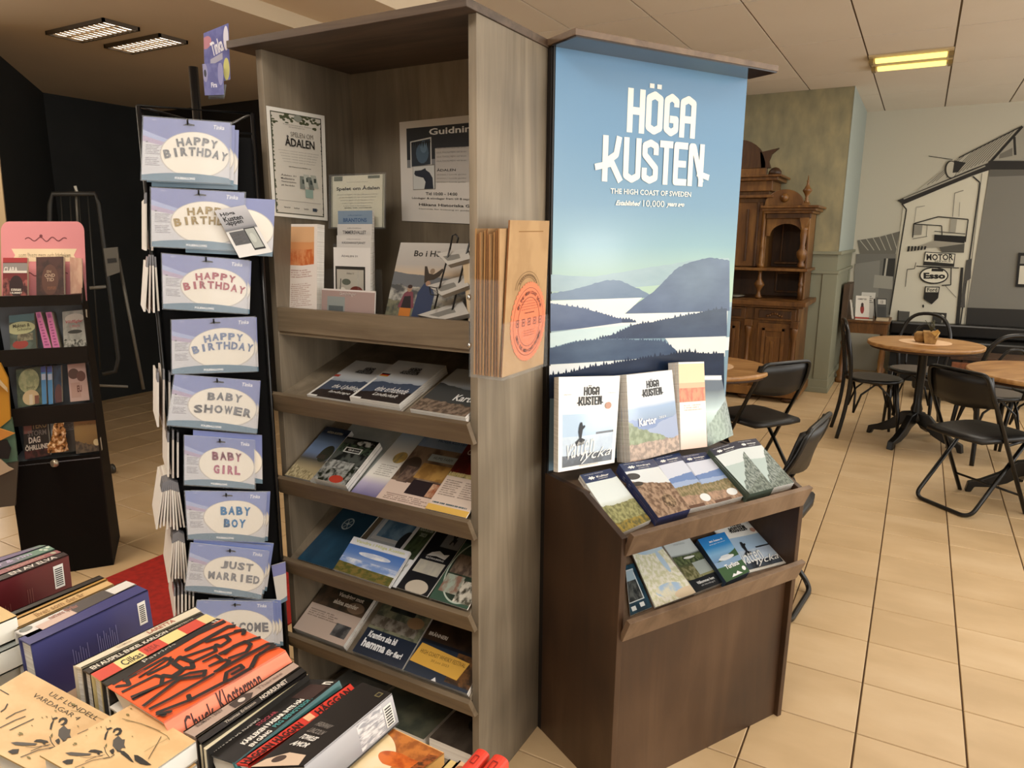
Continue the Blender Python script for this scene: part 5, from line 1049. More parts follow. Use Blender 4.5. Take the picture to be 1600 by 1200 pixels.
bk_([(55, 402), (98, 401), (100, 460), (57, 462)], .045, 'dark brown paperback on the top tier of the black display', [('n', '35211e', '4a2d28', 3), ('e', '5a3a30', .5, .4, .3, .4)], lambda k: (k.text('EN', .38, .58, .54, .65, 'a89078', .02), k.text('OND', .30, .47, .68, .56, 'b59c86', .02), k.text('TID', .36, .36, .64, .45, 'b59c86', .02), k.text('roman', .4, .14, .7, .22, '8a5a40')), dd_, group=G)
bk_([(108, 402), (127, 404), (129, 458), (110, 459)], .02, 'cream paperback showing its pages at the right of the top tier', [('n', 'c9a58f', 'b98f7c', 2)], None, .05, group=G)
bk_([(12, 494), (52, 490), (57, 544), (16, 549)], .03, 'paperback with a pale oval title over poppies, left on the second tier', [('n', '5d6b62', '46524a', 3), ('b', '4f7078', 0, .8, 1, 1), ('e', 'b9bd92', .45, .62, .55, .18), ('e', '9c3f38', .4, .16, .3, .12), ('b', '8e8a72', .3, .25, .9, .45, '5c5848', 6)], lambda k: (k.text('Makten &', .14, .64, .8, .74, '3d3c2c', .02), k.text('Scheelie', .3, .54, .85, .62, '3d3c2c')), dd_, group=G)
for i, xs in enumerate(((54, 62, 81, 69), (70, 79, 94, 83))):
    bk_([(xs[0], 489), (xs[1], 488), (xs[2], 545), (xs[3], 546)], .10, ('left', 'right')[i]+' one of two leaning pink spines on the second tier', [('f', 'c873a4'), ('t', '8a3a70', .3, .1, .8, .8, 9), ('b', 'a0508c', .2, .85, .8, .97)], None, .012, group=G)
bk_([(96, 488), (133, 484), (137, 543), (100, 546)], .04, 'pale grey paperback with red lettering and birds, right on the second tier', [('n', 'a9aaa4', '8f918c', 3), ('r', '33352f', .24, .20, .10, 7, 'b4b4ac', 8), ('e', '2b2d29', .5, .44, .3, .05), ('e', 'c9c4bc', .5, .8, .4, .12)], lambda k: (k.text('Vildfåglar', .12, .66, .86, .76, 'b5545a', .02, .2), k.text('i mars', .3, .56, .7, .64, 'b5545a')), dd_, group=G)
bk_([(23, 579), (62, 574), (66, 632), (28, 637)], .03, 'green paperback with a blossom cloud and a couple, left on the third tier', [('n', '51604c', '3c4a3c', 4), ('e', 'a9ad84', .5, .66, .42, .32, '8c9670', 5), ('e', 'c9b48c', .55, .22, .34, .2), ('b', 'd0c6b0', .48, .04, .62, .30), ('b', '7d5344', .7, .04, .88, .26)], lambda k: k.text('livets', .4, .46, .74, .53, '55583c'), dd_, group=G)
for i, xs in enumerate(((62, 70, 73, 66), (72, 80, 83, 76))):
    bk_([(xs[0], 574), (xs[1], 573), (xs[2], 631), (xs[3], 632)], .10, ('left', 'right')[i]+' one of two upright blue spines on the third tier', [('f', '4c86b8'), ('b', '3f4c94', 0, .84, 1, 1), ('b', 'b4bfd2', .1, .64, .9, .80)], None, .015, group=G)
bk_([(82, 573), (94, 572), (97, 628), (85, 630)], .03, 'dark blue paperback beside the two blue spines', [('n', '26405c', '1e2f48', 3), ('e', '5a3a3c', .6, .2, .5, .3)], None, .02, group=G)
bk_([(104, 571), (132, 568), (140, 625), (110, 628)], .03, 'pale pink paperback with two brown heads, right on the third tier', [('f', 'c4a7a0'), ('e', '5c4038', .3, .74, .3, .14), ('e', '6b463e', .7, .66, .24, .14), ('b', 'b9998e', .1, .1, .6, .5)], lambda k: k.text('EU', .42, .24, .66, .42, '6a4038', .03), dd_, group=G)
bk_([(33, 658), (72, 654), (79, 711), (39, 718)], .03, 'black paperback with big cream capitals, left on the lowest tier', [('n', '221b1a', '2e2422', 4), ('b', '5c2b2a', 0, 0, 1, .2, '2a1414', 5)], lambda k: (k.rect(.04, .64, .36, .92, '8a5a50'), k.text('TEKO', .36, .74, .96, .92, '9a8a5c', .02), k.text('STORM', .18, .56, .92, .70, '77706a', .02), k.text('DAG', .20, .38, .66, .54, 'd9d2c6', .04), k.text('ÖHRLUND', .04, .20, .98, .36, 'd9d2c6', .04)), dd_, group=G)
bk_([(76, 654), (92, 652), (96, 700), (82, 702)], .012, 'pale back cover of a paperback on the lowest tier', [('n', '9aa2a8', '8a9298', 3)], None, .05, group=G)
bk_([(92, 652), (114, 650), (118, 705), (97, 708)], .02, 'dark paperback behind the gold foil bag', [('f', '4a4540'), ('b', '7f7c78', 0, .6, 1, .95), ('t', '4a4745', .05, .62, .95, .92, 6)], None, .045, group=G)
bk_([(113, 651), (150, 648), (159, 704), (119, 709)], .03, 'golden paperback with a dark figure and a bright sun on the lowest tier', [('gs', [(0, '6f5534'), (.5, 'a98a52'), (1, 'b3955c')]), ('r', '4a4038', .34, .12, .12, 5, '6f5f4c', 7), ('e', 'ead9a8', .84, .24, .12, .09)], lambda k: (k.text('UTGIVAREN', .22, .84, .86, .90, 'e9dcae', .02), k.text('nära dig', .2, .72, .74, .78, '8a7040')), dd_, group=G)
# foil bag (crumpled copper wrap)
c0 = dp(-.012)(88, 690); mb = MB(); r0 = random.Random(5); prof = []
n = 12
for j in range(9):
    zz_ = j/8; 
    for i in range(n):
        a = 2*pi*i/n; rr = (.032*(1-.6*zz_)+.003)*(1+.35*(r0.random()-.5)); mb.v.append(tuple(c0+DX*(rr*cos(a)*1.15+.018*zz_)-DN*(rr*sin(a)*.4)+A(0, 0, -.045+.125*zz_)))
cop = blotch('crumpled_copper_foil', [(.35, '3c2412'), (.5, 'a5723f'), (.62, 'e6c8a0')], 60, .2, 6, bump=.6); mi = mb.mi(cop)
for j in range(8):
    for i in range(n): mb.f.append((j*n+i, j*n+(i+1) % n, (j+1)*n+(i+1) % n, (j+1)*n+i)); mb.m.append(mi); mb.uv.append(None); mb.sm.append(False)
tag(mb.build('foil_bag'), 'crumpled copper foil bag hanging over the lowest tier of the black display', 'bag')
c1 = dp(-.02)(85, 724); mb = MB(); mb.lathe(c1, [(.014, -.010), (.018, 0), (.016, .010), (.006, .016)], flat('b4aa98', .2, .6), 14, 'y'); tag(mb.build('round_clip'), 'small shiny round clip on the black front below the foil bag', 'clip')

# yellow printed display at the very left edge
t = thing('cardboard_display', 'yellow and green printed cardboard display cut by the left edge', 'display', A(-3.62, 1.18, 0))
yp = plane(DA+DN*.06, DN)
for nm, pts, c in (('yellow_board', [(-60, 560), (0, 568), (12, 592), (16, 655), (0, 668), (-60, 680)], 'c08a24'), ('green_board', [(-60, 640), (16, 655), (22, 690), (26, 730), (-60, 765)], '5f7f68'), ('dark_base', [(-60, 735), (28, 722), (24, 790), (-60, 800)], '4a4438')):
    P = [yp(*p) for p in pts]; P = [p-DN*(.02 if nm == 'green_board' else .0) for p in P]
    mb = MB(); mb.prism(P, -DN*.02, flat(c, .6)); mb.build(nm, t)
for nm, pts, c in (('orange_wing', [(-60, 668), (2, 669), (24, 676), (0, 688), (-60, 694)], 'c98a3c'), ('black_belly', [(-60, 686), (12, 687), (18, 700), (14, 716), (-60, 712)], '11100f'), ('cream_paw', [(-60, 714), (2, 716), (14, 728), (22, 732), (0, 742), (-60, 752)], 'b9a88c'), ('cream_fringe', [(-60, 588), (0, 600), (13, 612), (12, 606), (0, 592), (-60, 570)], 'c9b48c')):
    P = [yp(*p)+DN*.012 for p in pts]; mb = MB(); mb.prism(P, -DN*.008, flat(c, .6)); mb.build(nm, t)
mb = MB(); P = [plane(A(-3.75, 1.55, 0), DN)(*p) for p in ((-80, 230), (-2, 240), (9, 345), (14, 560), (-80, 600))]; mb.prism(P, -DN*.02, flat('a08c6c', .7)); mb.build('tall_cream_board', t)
# ---- dark folded trolley and white clip thing in the shadows
dm = flat('1a1b1a', .5); lg = flat('66645e', .35)
t = thing('folded_trolley', 'dark folded metal trolley leaning by the black wall behind the book display', 'trolley', A(-4.55, 2.75, 0))
TPp = plane(A(-4.3, 2.55, 0), DN)
def tp(x, y, d=0): return TPp(x, y)-DN*d
mb = MB(); mb.tube([tp(76, 640), tp(78, 320), tp(82, 303), tp(148, 303), tp(154, 318), tp(185, 560), tp(180, 580), tp(160, 584)], .014, dm, 8); mb.build('frame', t)
mb = MB(); mb.tube([tp(120, 303, .03), tp(116, 290, .03)], .008, flat('b9b7b0', .3), 8); mb.tube([tp(117, 292, .03), tp(122, 380, .03)], .007, lg, 8); mb.build('chrome_rod', t)
mb = MB(); mb.tube([tp(140, 450), tp(166, 448)], .010, lg, 8); mb.build('crossbar', t)
for i in range(4):
    mb = MB(); mb.tube([tp(95+14*i, 306), tp(112+15*i, 578)], .005, dm, 6); mb.build('thin_bar', t)
mb = MB(); mb.tube([tp(183, 405, .1), tp(223, 613, .1)], .010, flat('5c5a54', .4), 8); mb.build('slanted_leg', t)
mb = MB(); q = [tp(162, 388, -.02), tp(184, 386, -.02), tp(188, 425, -.02), tp(168, 432, -.02)]; mb.hexa(q, -DN*.05, flat('5c5a54', .6)); s = mb.build('plastic_clip', t, bevel=.012)
mb = MB(); q = [tp(168, 404, -.025), tp(182, 403, -.025), tp(183, 409, -.025), tp(169, 411, -.025)]; mb.hexa(q, -DN*.003, flat('1c1c1b', .5)); mb.build('slot', s)
mb = MB(); mb.tube([tp(150, 602), tp(200, 604)], .008, lg, 8); mb.build('foot_bar', t)
cw = tp(163, 630); cw[2] = .03; mb = MB(); mb.lathe(cw, [(.012, -.012), (.03, -.010), (.03, .010), (.012, .012)], flat('4a4a48', .3, .5), 16, 'y'); mb.build('castor', t)
# ================================================================== BOOK TABLE IN FRONT
TZ = .715
tbl = thing('book_table', 'dark wooden table under the rows of books in the foreground', 'table', A(-1.0, .42, 0))
tm = wood('dark_table_wood', '2b1d14', '3d2a1e', '4f3828', (9, 1, 9), .5)
mb = MB(); mb.bb(-1.95, -.30, .02, .755, TZ-.03, TZ, tm); mb.build('tabletop', tbl, bevel=.003)
for x in (-1.9, -.36):
    for y in (.07, .70):
        mb = MB(); mb.bb(x-.025, x+.025, y-.025, y+.025, 0, TZ-.03, tm); mb.build('leg', tbl)
mb = MB(); mb.bb(-1.9, -.35, .68, .70, TZ-.10, TZ-.03, tm); mb.build('apron', tbl)
GB = 'books standing spine up on the foreground table'
def book(label, q, w, cover, side=None, near='e8e0cc', name='book', group=GB, ink=None, sideink=None, topart=None, pages_near=True, flatbook=False):
    """q: upper face TL,TR,BR,BL (world; TL/TR are the far end), w: vector down to the lower face.
    upright book: the upper face is the spine; flat book: the upper face is the cover and the right face the spine"""
    q = [np.array(p, float) for p in q]; w = np.array(w, float); c0 = sum(q)/4+w
    t = thing(name, label, 'book', c0, group=group)
    cv = flat(cover, .35, coat=.25) if isinstance(cover, str) else cover; sd = (flat(side, .35, coat=.3) if isinstance(side, str) else side) or cv
    TL, TR, BR, BL = q; X = TR-TL; Xn = X/np.linalg.norm(X); Y = TL-BL; Yn = Y/np.linalg.norm(Y); wn = w/np.linalg.norm(w); c = .0025
    # page block
    if flatbook: pq = [TL+Xn*.003-Yn*.004+wn*c, TR-Xn*c-Yn*.004+wn*c, BR-Xn*c+Yn*.004+wn*c, BL+Xn*.003+Yn*.004+wn*c]; pw = w-wn*2*c
    else: pq = [TL+Xn*c-Yn*.004+wn*c, TR-Xn*c-Yn*.004+wn*c, BR-Xn*c+Yn*.004+wn*c, BL+Xn*c+Yn*.004+wn*c]; pw = w-wn*(c+.003)
    mb = MB(); mb.hexa(pq, pw, PAPER if near == 'e8e0cc' else flat(near, .8)); mb.build('page_block', t)
    mb = MB()
    if flatbook:
        mb.hexa(q, wn*c, cv, mtop=topart or cv); mb.hexa([p+w-wn*c for p in q], wn*c, cv)
        mb.hexa([TR-Xn*c+wn*c*.02, TR+wn*c*.02, BR+wn*c*.02, BR-Xn*c+wn*c*.02], w, sd, mr=sd)
    else:
        mb.hexa(q, wn*c, cv, mtop=topart or cv)
        mb.hexa([TL, TL+Xn*c, BL+Xn*c, BL], w, sd); mb.hexa([TR-Xn*c, TR, BR, BR-Xn*c], w, sd, mr=sd)
    cvo = mb.build('cover', t, bevel=.0012)
    if ink: k = Ink(q, .0007); ink(k); k.build(t)
    if sideink:   # right face seen from the right: TL'=near top, TR'=far top
        k = Ink([BR, TR, TR+w, BR+w], .0007); sideink(k); k.build(t, 'back_cover_print')
    return t
def zq(z, *pts): return [PZ(x, y, z) for x, y in pts]
def spine(z, fl, fr, nr, nl): return zq(z, fl, fr, nr, nl)
def run(k, txt, a0, a1, c, u0=.2, u1=.8, flip=False, bold=.02):
    """text running along the spine, from the near end to the far end"""
    V, F, _ = glyphs(txt, bold); P = []
    for x, y in V:
        v = a0+(a1-a0)*x; u = u1-(u1-u0)*y
        if flip: v = a1-(a1-a0)*x; u = u0+(u1-u0)*y
        P.append(k.P(u, v))
    k.mb.mesh(P, F, flat(c, .5))
Z1 = .87; H1 = A(0, 0, -.15)
def under(q, dz, n, th, label, cols=('e9e4d8', '8a8f8c', 'b9b0a0', '3a3a3c')):
    for i in range(n):
        p = [np.array(a, float)+A(.004*((i % 2)-.5), -.003*(i % 2), -dz-.0008-(th+.0006)*i) for a in q]
        book(label, p, A(0, 0, -th), cols[i % len(cols)], 'e4dfd2', near='e4ddd0', group='books hidden under the flat ones on the table', flatbook=True)
# --- row at the far left
def ink_bar(k, u0=.86, u1=.95, v0=.62, v1=.9, n=9):
    k.rect(u0, v0, u1, v1, 'e6e4de')
    for i in range(n): k.rect(u0+.012, v0+.03+(v1-v0-.06)*i/n, u1-.012, v0+.03+(v1-v0-.06)*(i+.55)/n, '2a2a2a')
book('dark red book with a barcode on its back cover at the left table edge', spine(Z1, (98, 862), (107, 867), (-60, 931), (-72, 926)), A(-.004, 0, -.15), '241a1c', '5c1a20', ink=lambda k: run(k, 'EN AV ELVA', .45, .9, 'd8d0c8'), sideink=lambda k: (ink_bar(k, .83, .93, .6, .92), [k.rect(.30+.022*i, .1, .305+.022*i, .66-.04*(i % 2), '8a5a52') for i in range(5)], [k.rect(.56+.022*i, .3, .565+.022*i, .75, '8a5a52') for i in range(3)]))
book('pinkish red book spine next to the dark red one', spine(Z1, (87, 859), (97, 863), (-72, 925), (-84, 920)), H1, '8a4a4c', '6d3438', ink=lambda k: (run(k, 'berättelser', .5, .86, 'b98a80'), k.ell(.5, .94, .3, .025, 'a9a48c')), topart=art([('n', '8a4a52', '9c6464', 4)], .4, .3))
book('greenish book spine with pale skulls at its far end', spine(Z1, (75, 852), (86, 858), (-84, 919), (-98, 912)), H1, '6d8678', topart=art([('gs', [(0, '5c4a6a'), (.6, '6f6a80'), (.8, '5f8474'), (1, '6a9080')])], .4, .3), ink=lambda k: (k.ell(.35, .97, .18, .018, 'c9d6c4'), k.ell(.65, .93, .2, .02, 'b9c8b8'), k.ell(.4, .90, .16, .016, 'c4d0c0'), run(k, 'sagor & rim', .3, .8, 'b9aac8')))
book('mauve book spine behind the skull one at the left edge', spine(Z1, (60, 852), (74, 852), (-98, 911), (-112, 905)), H1, '5e4f70', topart=art([('gs', [(0, '54405f'), (.8, '6d5f84'), (1, '6c8a7c')])], .4, .3))
# --- second group: black, yellow, beige, white, blue
book('thin black book spine before the yellow one', spine(Z1, (155, 899), (163, 903), (20, 962), (12, 958)), H1, '1f1a16')
book('thin mustard yellow book spine', spine(Z1, (162, 903), (168, 905), (25, 968), (19, 965)), H1, 'b98d45')
book('cream book spine with faint lettering left of the white one', spine(Z1, (166, 907), (178, 913), (28, 981), (16, 972)), H1, 'd4b078', ink=lambda k: run(k, 'livet som det är', .2, .7, '9a7442'))
def tw_(k):
    k.rect(.0, .40, 1, .78, '4a4340'); k.rect(.45, .12, 1., .42, 'cbb0a2'); run(k, 'nattens fjärilar', .25, .5, 'a06a5c', .1, .6); k.ell(.3, .06, .2, .05, '7b7f7a')
book('white book with a dark band on its spine beside the big blue book', spine(Z1, (196, 907), (213, 913), (44, 996), (22, 986)), H1, 'dedad4', ink=tw_)
def ink_blue(k):
    ink_bar(k, .88, .955, .62, .90)
    for i in range(7): k.rect(.29+.020*i, .22, .295+.020*i, .74-.03*(i % 3), '7d80b4')
    for i in range(10): k.rect(.50+.018*i, .18, .505+.018*i, .78-.04*(i % 3), '7d80b4')
book('big blue hardcover with a barcode on its back cover', spine(Z1, (213, 914), (231, 922), (48, 1008), (28, 997)), A(.010, 0, -.15), '383b76', '34376e', sideink=ink_blue)
# --- thick white-paged pair at the left edge
FB = 'books lying flat on the foreground table'
ycov = 'd3b377'
for i, (dz, dx) in enumerate(((0, 0), (-.042, .012), (-.084, .004), (-.126, .008))):
    q = zq(Z1+.02, (4, 945), (26, 962), (-30, 1000), (-60, 975)); q = [p+A(dx, 0, dz) for p in q]
    q[3] = q[0]+A(-.0, -.19, 0); q[2] = q[1]+A(0, -.19, 0); q[0] = q[0]+A(-.12, 0, 0); q[3] = q[3]+A(-.12, 0, 0)
    book(('yellow covered thick book at the left edge, top of the white-paged pile', 'second thick book of the white-paged pile at the left edge', 'third thick book of the white-paged pile at the left edge', 'lowest thick book of the white-paged pile at the left edge')[i], q, A(0, 0, -.040), ycov if i == 0 else '8f9490', near='efece0', group=FB, flatbook=True, side='efece0')
# brown lips book
q = zq(.80, (150, 1005), (128, 1095), (40, 1075), (60, 1030))
q = [A(-1.165, .70, .765), A(-1.00, .70, .765), A(-1.00, .50, .765), A(-1.165, .50, .765)]
book('brown book with painted lips on the cover, lying flat between the rows', q, A(0, 0, -.03), '8c6a4c', group=FB, flatbook=True, topart=art([('n', 'b3977a', 'a88a6c', 4), ('e', '5b4a42', .45, .10, .40, .12), ('e', '8c4c34', .62, .44, .34, .17), ('e', 'c08a6c', .62, .44, .18, .04)], .35, .3))
# --- main row
book('cream white book spine, leftmost of the main row', spine(Z1, (304, 948), (315, 956), (127, 1044), (114, 1040)), H1, 'ddd2ba', ink=lambda k: (run(k, 'LARETTA', .55, .78, 'a8604c', .25, .7), run(k, 'ROMAN', .3, .42, 'c9b49a', .3, .6)))
book('black book spine with small white capitals beside the cream white spine', spine(Z1, (315, 957), (321, 961), (141, 1053), (128, 1046)), H1, '2b2420', ink=lambda k: (run(k, 'EN AUSPILL ENKEL KARLSON', .04, .66, 'e4dccc', .2, .75), run(k, 'NORSTEDTS', .68, .9, 'b4a898', .3, .65)))
def ink_c(k):
    for a0, a1, c in ((0, .17, 'cf4a38'), (.17, .37, 'e4d38e'), (.37, .55, 'cf4a38'), (.55, .72, 'e4d38e'), (.72, .90, 'cf4a38'), (.90, 1., 'd9c890')): k.rect(0, a0, 1, a1, c)
    k.k += 1; run(k, 'Cilkas', .20, .36, '2b241c', .2, .85); run(k, 'RESA', .40, .50, '8a2a22', .25, .75)
book('red and cream striped book spine in the main row', spine(Z1, (322, 960), (338, 967), (157, 1065), (142, 1054)), H1, 'd9c890', ink=ink_c)
book('black book spine with white script next to the striped one', spine(Z1, (339, 966), (349, 968), (170, 1073), (158, 1065)), H1, '1f1d1c', ink=lambda k: (run(k, 'Patricia', .30, .58, 'd0ccc2', .2, .75, bold=0), run(k, 'N', .93, .97, 'e0dcd2', .2, .8)))
# orange graphic book, lying on its side
oq = spine(.874, (347, 967), (446, 1016), (255, 1128), (168, 1073))
def ink_or(k):
    # thick black hand lettering, traced over the cover
    Qp = k.q; n_ = k.n
    def uv(x, y):
        p = hit(100+x/4.21, 940+y/4.21, Qp[0], n_)
        e1 = Qp[1]-Qp[0]; e2 = Qp[0]-Qp[3]; u, v = .5, .5
        for _ in range(8):
            f = bil(Qp, u, v)-p; du = (Qp[2]-Qp[3])*(1-v)+(Qp[1]-Qp[0])*v; dv = (Qp[0]-Qp[3])*(1-u)+(Qp[1]-Qp[2])*u
            M = np.array([[du@du, du@dv], [du@dv, dv@dv]]); r = np.array([f@du, f@dv]); s = np.linalg.solve(M, r); u -= s[0]; v -= s[1]
        return (min(max(u, .005), .995), min(max(v, .005), .995))
    bl = '1d1614'; asp = np.linalg.norm(Qp[1]-Qp[0])/np.linalg.norm(Qp[0]-Qp[3])
    def L(p, w=.055):
        P = [uv(*q) for q in p]; k.line(P, w, bl, asp); kk = k.k
        for x, y in P:
            if .03 < x < .97 and .02 < y < .98: k.ell(x, y, w/2/asp, w/2, bl, 10)
    L([(290, 530), (640, 330), (860, 210), (1060, 130)], .052)
    L([(300, 500), (380, 480), (430, 550), (350, 560)], .031); L([(400, 520), (660, 375), (710, 385), (680, 420), (560, 480)], .034)
    L([(500, 500), (640, 410), (700, 370)], .024)
    L([(380, 600), (600, 490), (650, 500), (640, 550), (450, 650)], .031)
    L([(650, 490), (730, 500), (800, 440), (850, 440), (840, 400), (760, 370), (720, 410), (780, 450), (720, 490)], .037)
    L([(810, 320), (1080, 170), (1130, 165)], .046); L([(790, 370), (990, 300), (1000, 330), (850, 400)], .031)
    L([(940, 270), (1060, 230), (1090, 260), (1030, 300), (1000, 290)], .034); L([(1130, 200), (1190, 190), (1180, 220)], .037); L([(1060, 230), (1150, 200)], .031)
    L([(920, 400), (1000, 360), (1040, 390), (960, 430)], .027); L([(980, 420), (1060, 390), (1090, 400), (1010, 460)], .027)
    L([(1030, 350), (1150, 290), (1260, 250), (1300, 240)], .037); L([(1090, 380), (1200, 340), (1230, 290), (1190, 270), (1120, 300), (1060, 350)], .031)
    L([(440, 640), (680, 540), (830, 480), (930, 465), (920, 500)], .031); L([(520, 700), (760, 520), (900, 500)], .034); L([(560, 720), (700, 650), (980, 490)], .031)
    L([(1000, 470), (1340, 290), (1380, 290)], .037); L([(660, 760), (620, 740), (830, 660), (820, 630)], .034); L([(830, 660), (1060, 540), (1120, 520), (1230, 450), (1270, 370), (1380, 300)], .037)
    L([(1060, 530), (1070, 480), (1160, 430), (1180, 450), (1110, 490)], .031); L([(1290, 350), (1400, 310), (1440, 300)], .021); L([(600, 760), (700, 740)], .031)
    k.text('en roman', .10, .18, .16, .24, 'b53a1c', .02)
sp_or = art([('n', 'ef8a6c', 'e98062', 2)], .4, .3)
ob = book('thick book with a bright orange cover and wild black lettering, lying on its side', oq, A(.026, .0, -.032), 'f0602f', sp_or, group=FB, flatbook=True, ink=ink_or, topart=art([('f', 'ef6433')], .35, .3), near='e4ddd0',
    sideink=lambda k: (k.text('Chuck', .10, .12, .32, .80, '3a1a18', .01, .35), k.text('Klosterman', .36, .2, .72, .95, '3a1a18', .01, .35)))
under(oq, .032, 4, .0308, 'book in the pile under the orange lettered one')
book('grey book spine with a faded photo beside the orange book', spine(.862, (457, 1034), (469, 1042), (306, 1152), (286, 1143)), A(0, 0, -.14), 'b09a8c', ink=lambda k: (run(k, 'ROMAN I BREV', .08, .3, '6c5c54', .1, .4), k.poly([(.2, .36), (.8, .36), (.9, .5), (.5, .56), (.1, .5)], '463c38'), k.ell(.5, .45, .2, .03, 'c9beb4'), run(k, 'Therese', .60, .85, '8a766c', .3, .6)))
book('black book spine reading Norrsunet in the middle of the main row', spine(.862, (470, 1042), (479, 1050), (316, 1163), (307, 1153)), A(0, 0, -.14), '191614', ink=lambda k: (run(k, 'Thomas Eriksson', .22, .5, 'b4aca0', .3, .65), run(k, 'NORRSUNET', .55, .82, 'dcd4c8', .2, .75)))
# book with page edges up
q = spine(.856, (473, 1050), (481, 1054), (322, 1172), (312, 1164)); 
mb = MB(); mb.hexa(q, A(0, 0, -.12), CREAMP); mb.hexa([q[1], q[1]+A(.003, 0, .002), q[2]+A(.003, 0, .002), q[2]], A(0, 0, -.12), flat('23201d', .4)); s = mb.build('book'); tag(s, 'book with its cream page edges turned up beside the black spine', 'book', GB)
q = spine(.848, (485, 1061), (530, 1063), (366, 1192), (318, 1176))
under(q, .028, 3, .034, 'book in the pile under the black one with a teal spine')
book('black book with white and red title lines and a teal spine, lying on its side', q, A(.016, 0, -.028), '1d1a18', '2f6a6c', group=FB, flatbook=True, near='d9d2c4',
    ink=lambda k: (run(k, 'TATIANA DE ROSNAY', .02, .44, 'c9c2b8', .10, .24), run(k, 'KÄRLEKEN PASSAR INTE HÄR', .16, .74, 'e9e4da', .52, .72, bold=.04), run(k, 'EN GÅNG', .16, .34, 'e9e4da', .78, .96, bold=.04), run(k, 'PEG BENGTSSON', .38, .74, '4f9a9a', .78, .93), run(k, 'STOCKAR', .36, .54, 'a84a54', .30, .44), k.rect(.25, .72, .9, .92, '3a2824'), run(k, 'n', .93, .97, 'e0dcd2', .6, .9)))
book('red book spine repeating a black title, in the main row', spine(.846, (546, 1067), (559, 1081), (388, 1196), (366, 1193)), A(.0, 0, -.12), 'd23b2e',
    ink=lambda k: [run(k, 'HÄGGAN', .01+.25*i, .24+.25*i, '2a1210', .15, .85, bold=.03) for i in range(2)]+[k.rect(.2, .535, .8, .60, 'e8b48a'), run(k, 'HÄGGAN', .63, .96, '2a1210', .15, .85, bold=.03)])
def ink_blk(k):
    for i, (t_, c) in enumerate((('AMOR', 'e4e0d8'), ('TOWLES', 'e4e0d8'), ('LINCOLN', '77706a'), ('HIGHWAY', '77706a'))):
        k.text(t_, .20+.0*i, .22+.075*i, .62, .27+.075*i, c, .03, rot=-.25)
    k.rect(.68, .90, .84, .96, '6d6444'); k.rect(.71, .91, .81, .95, '1e1b19'); k.poly([(.0, .0), (.9, .0), (.8, .12), (.4, .15), (.1, .08)], 'cdb49c'); k.ell(.35, .08, .12, .04, '4a3a34')
under(spine(.85, (566, 1066), (612, 1083), (475, 1196), (392, 1199)), .045, 3, .029, 'book in the pile under the thick black one')
book('thick black book with a grey photo spine and barcode label, lying on its side', spine(.85, (566, 1066), (612, 1083), (475, 1196), (392, 1199)), A(.012, 0, -.045), '211d1b', art([('gs', [(0, '8c9098'), (.5, 'b4b6bc'), (1, 'c3c5ca')]), ('b', 'e4e4e6', .55, .1, .85, .9, '9fa2aa', 9)], .25, .5), group=FB, flatbook=True, near='d9d2c4', ink=ink_blk, sideink=lambda k: ink_bar(k, .86, .96, .15, .8, 7))
under(zq(.80, (590, 1126), (694, 1176), (610, 1240), (490, 1212)), .035, 1, .048, 'thick book under the orange leaf one')
book('book with an orange leaf photo fading to cream, lying at the bottom edge', zq(.80, (590, 1126), (694, 1176), (610, 1240), (490, 1212)), A(0, 0, -.035), 'd9a860', group=FB, flatbook=True, near='e9dcc0',
    topart=art([('g', 'f0dcb4', 'e6b878', .0, .9), ('r', '9c5a2c', .99, .99, 0, 3, 'c67a3a', 6), ('e', 'f0dcb8', .18, .28, .50, .62, 'ecd4a4', 3), ('e', 'd9702c', .66, .62, .28, .12, 'b5521f', 6), ('b', '4a2f1e', .86, .2, 1, .9, 'a85a2c', 8)], .35, .3))
for i, (a, b_) in enumerate((((702, 1186), (716, 1192)), ((718, 1188), (736, 1197)))):
    z = .83; p, r_ = PZ(*a, z), PZ(*b_, z)
    book(('thin', 'wider')[i]+' cream book spine left of the two red ones at the bottom edge', [p, r_, r_+A(0, -.18, 0), p+A(0, -.18, 0)], A(0, 0, -.11), ('d9c184', 'dcb890')[i], ink=(lambda k: k.ell(.5, .93, .3, .03, 'a86a44')) if i else None)
for i, (a, b_) in enumerate((((744, 1168), (766, 1174)), ((770, 1176), (796, 1184)))):
    z = .85; p, r_ = PZ(*a, z), PZ(*b_, z); y = (p[1]+r_[1])/2; p[1] = r_[1] = y
    q = [p, r_, r_+A(0, -.2, 0), p+A(0, -.2, 0)]
    t = thing('book', ('left', 'right')[i]+' one of two red rounded book spines at the bottom edge', 'book', (p+r_)/2+A(0, -.1, -.135), group=GB)
    R_ = (r_[0]-p[0])/2; cx = (r_[0]+p[0])/2; rd = flat('d9402f', .35, coat=.3); prof = [(cx+R_*cos(a_), z-R_*.6+R_*.6*sin(a_)) for a_ in np.linspace(0, pi, 9)]
    mb = MB(); mb.prism([A(x, y, zz_) for x, zz_ in prof]+[A(cx-R_, y, z-.134), A(cx+R_, y, z-.134)][:2][::1], A(0, -.2, 0), rd); mb.build('cover', t)
    k = Ink(q, .0008); k.line([(.35, .86), (.65, .86), (.65, .93), (.35, .93), (.35, .86)], .008, '7a1c16', .2); k.build(t)
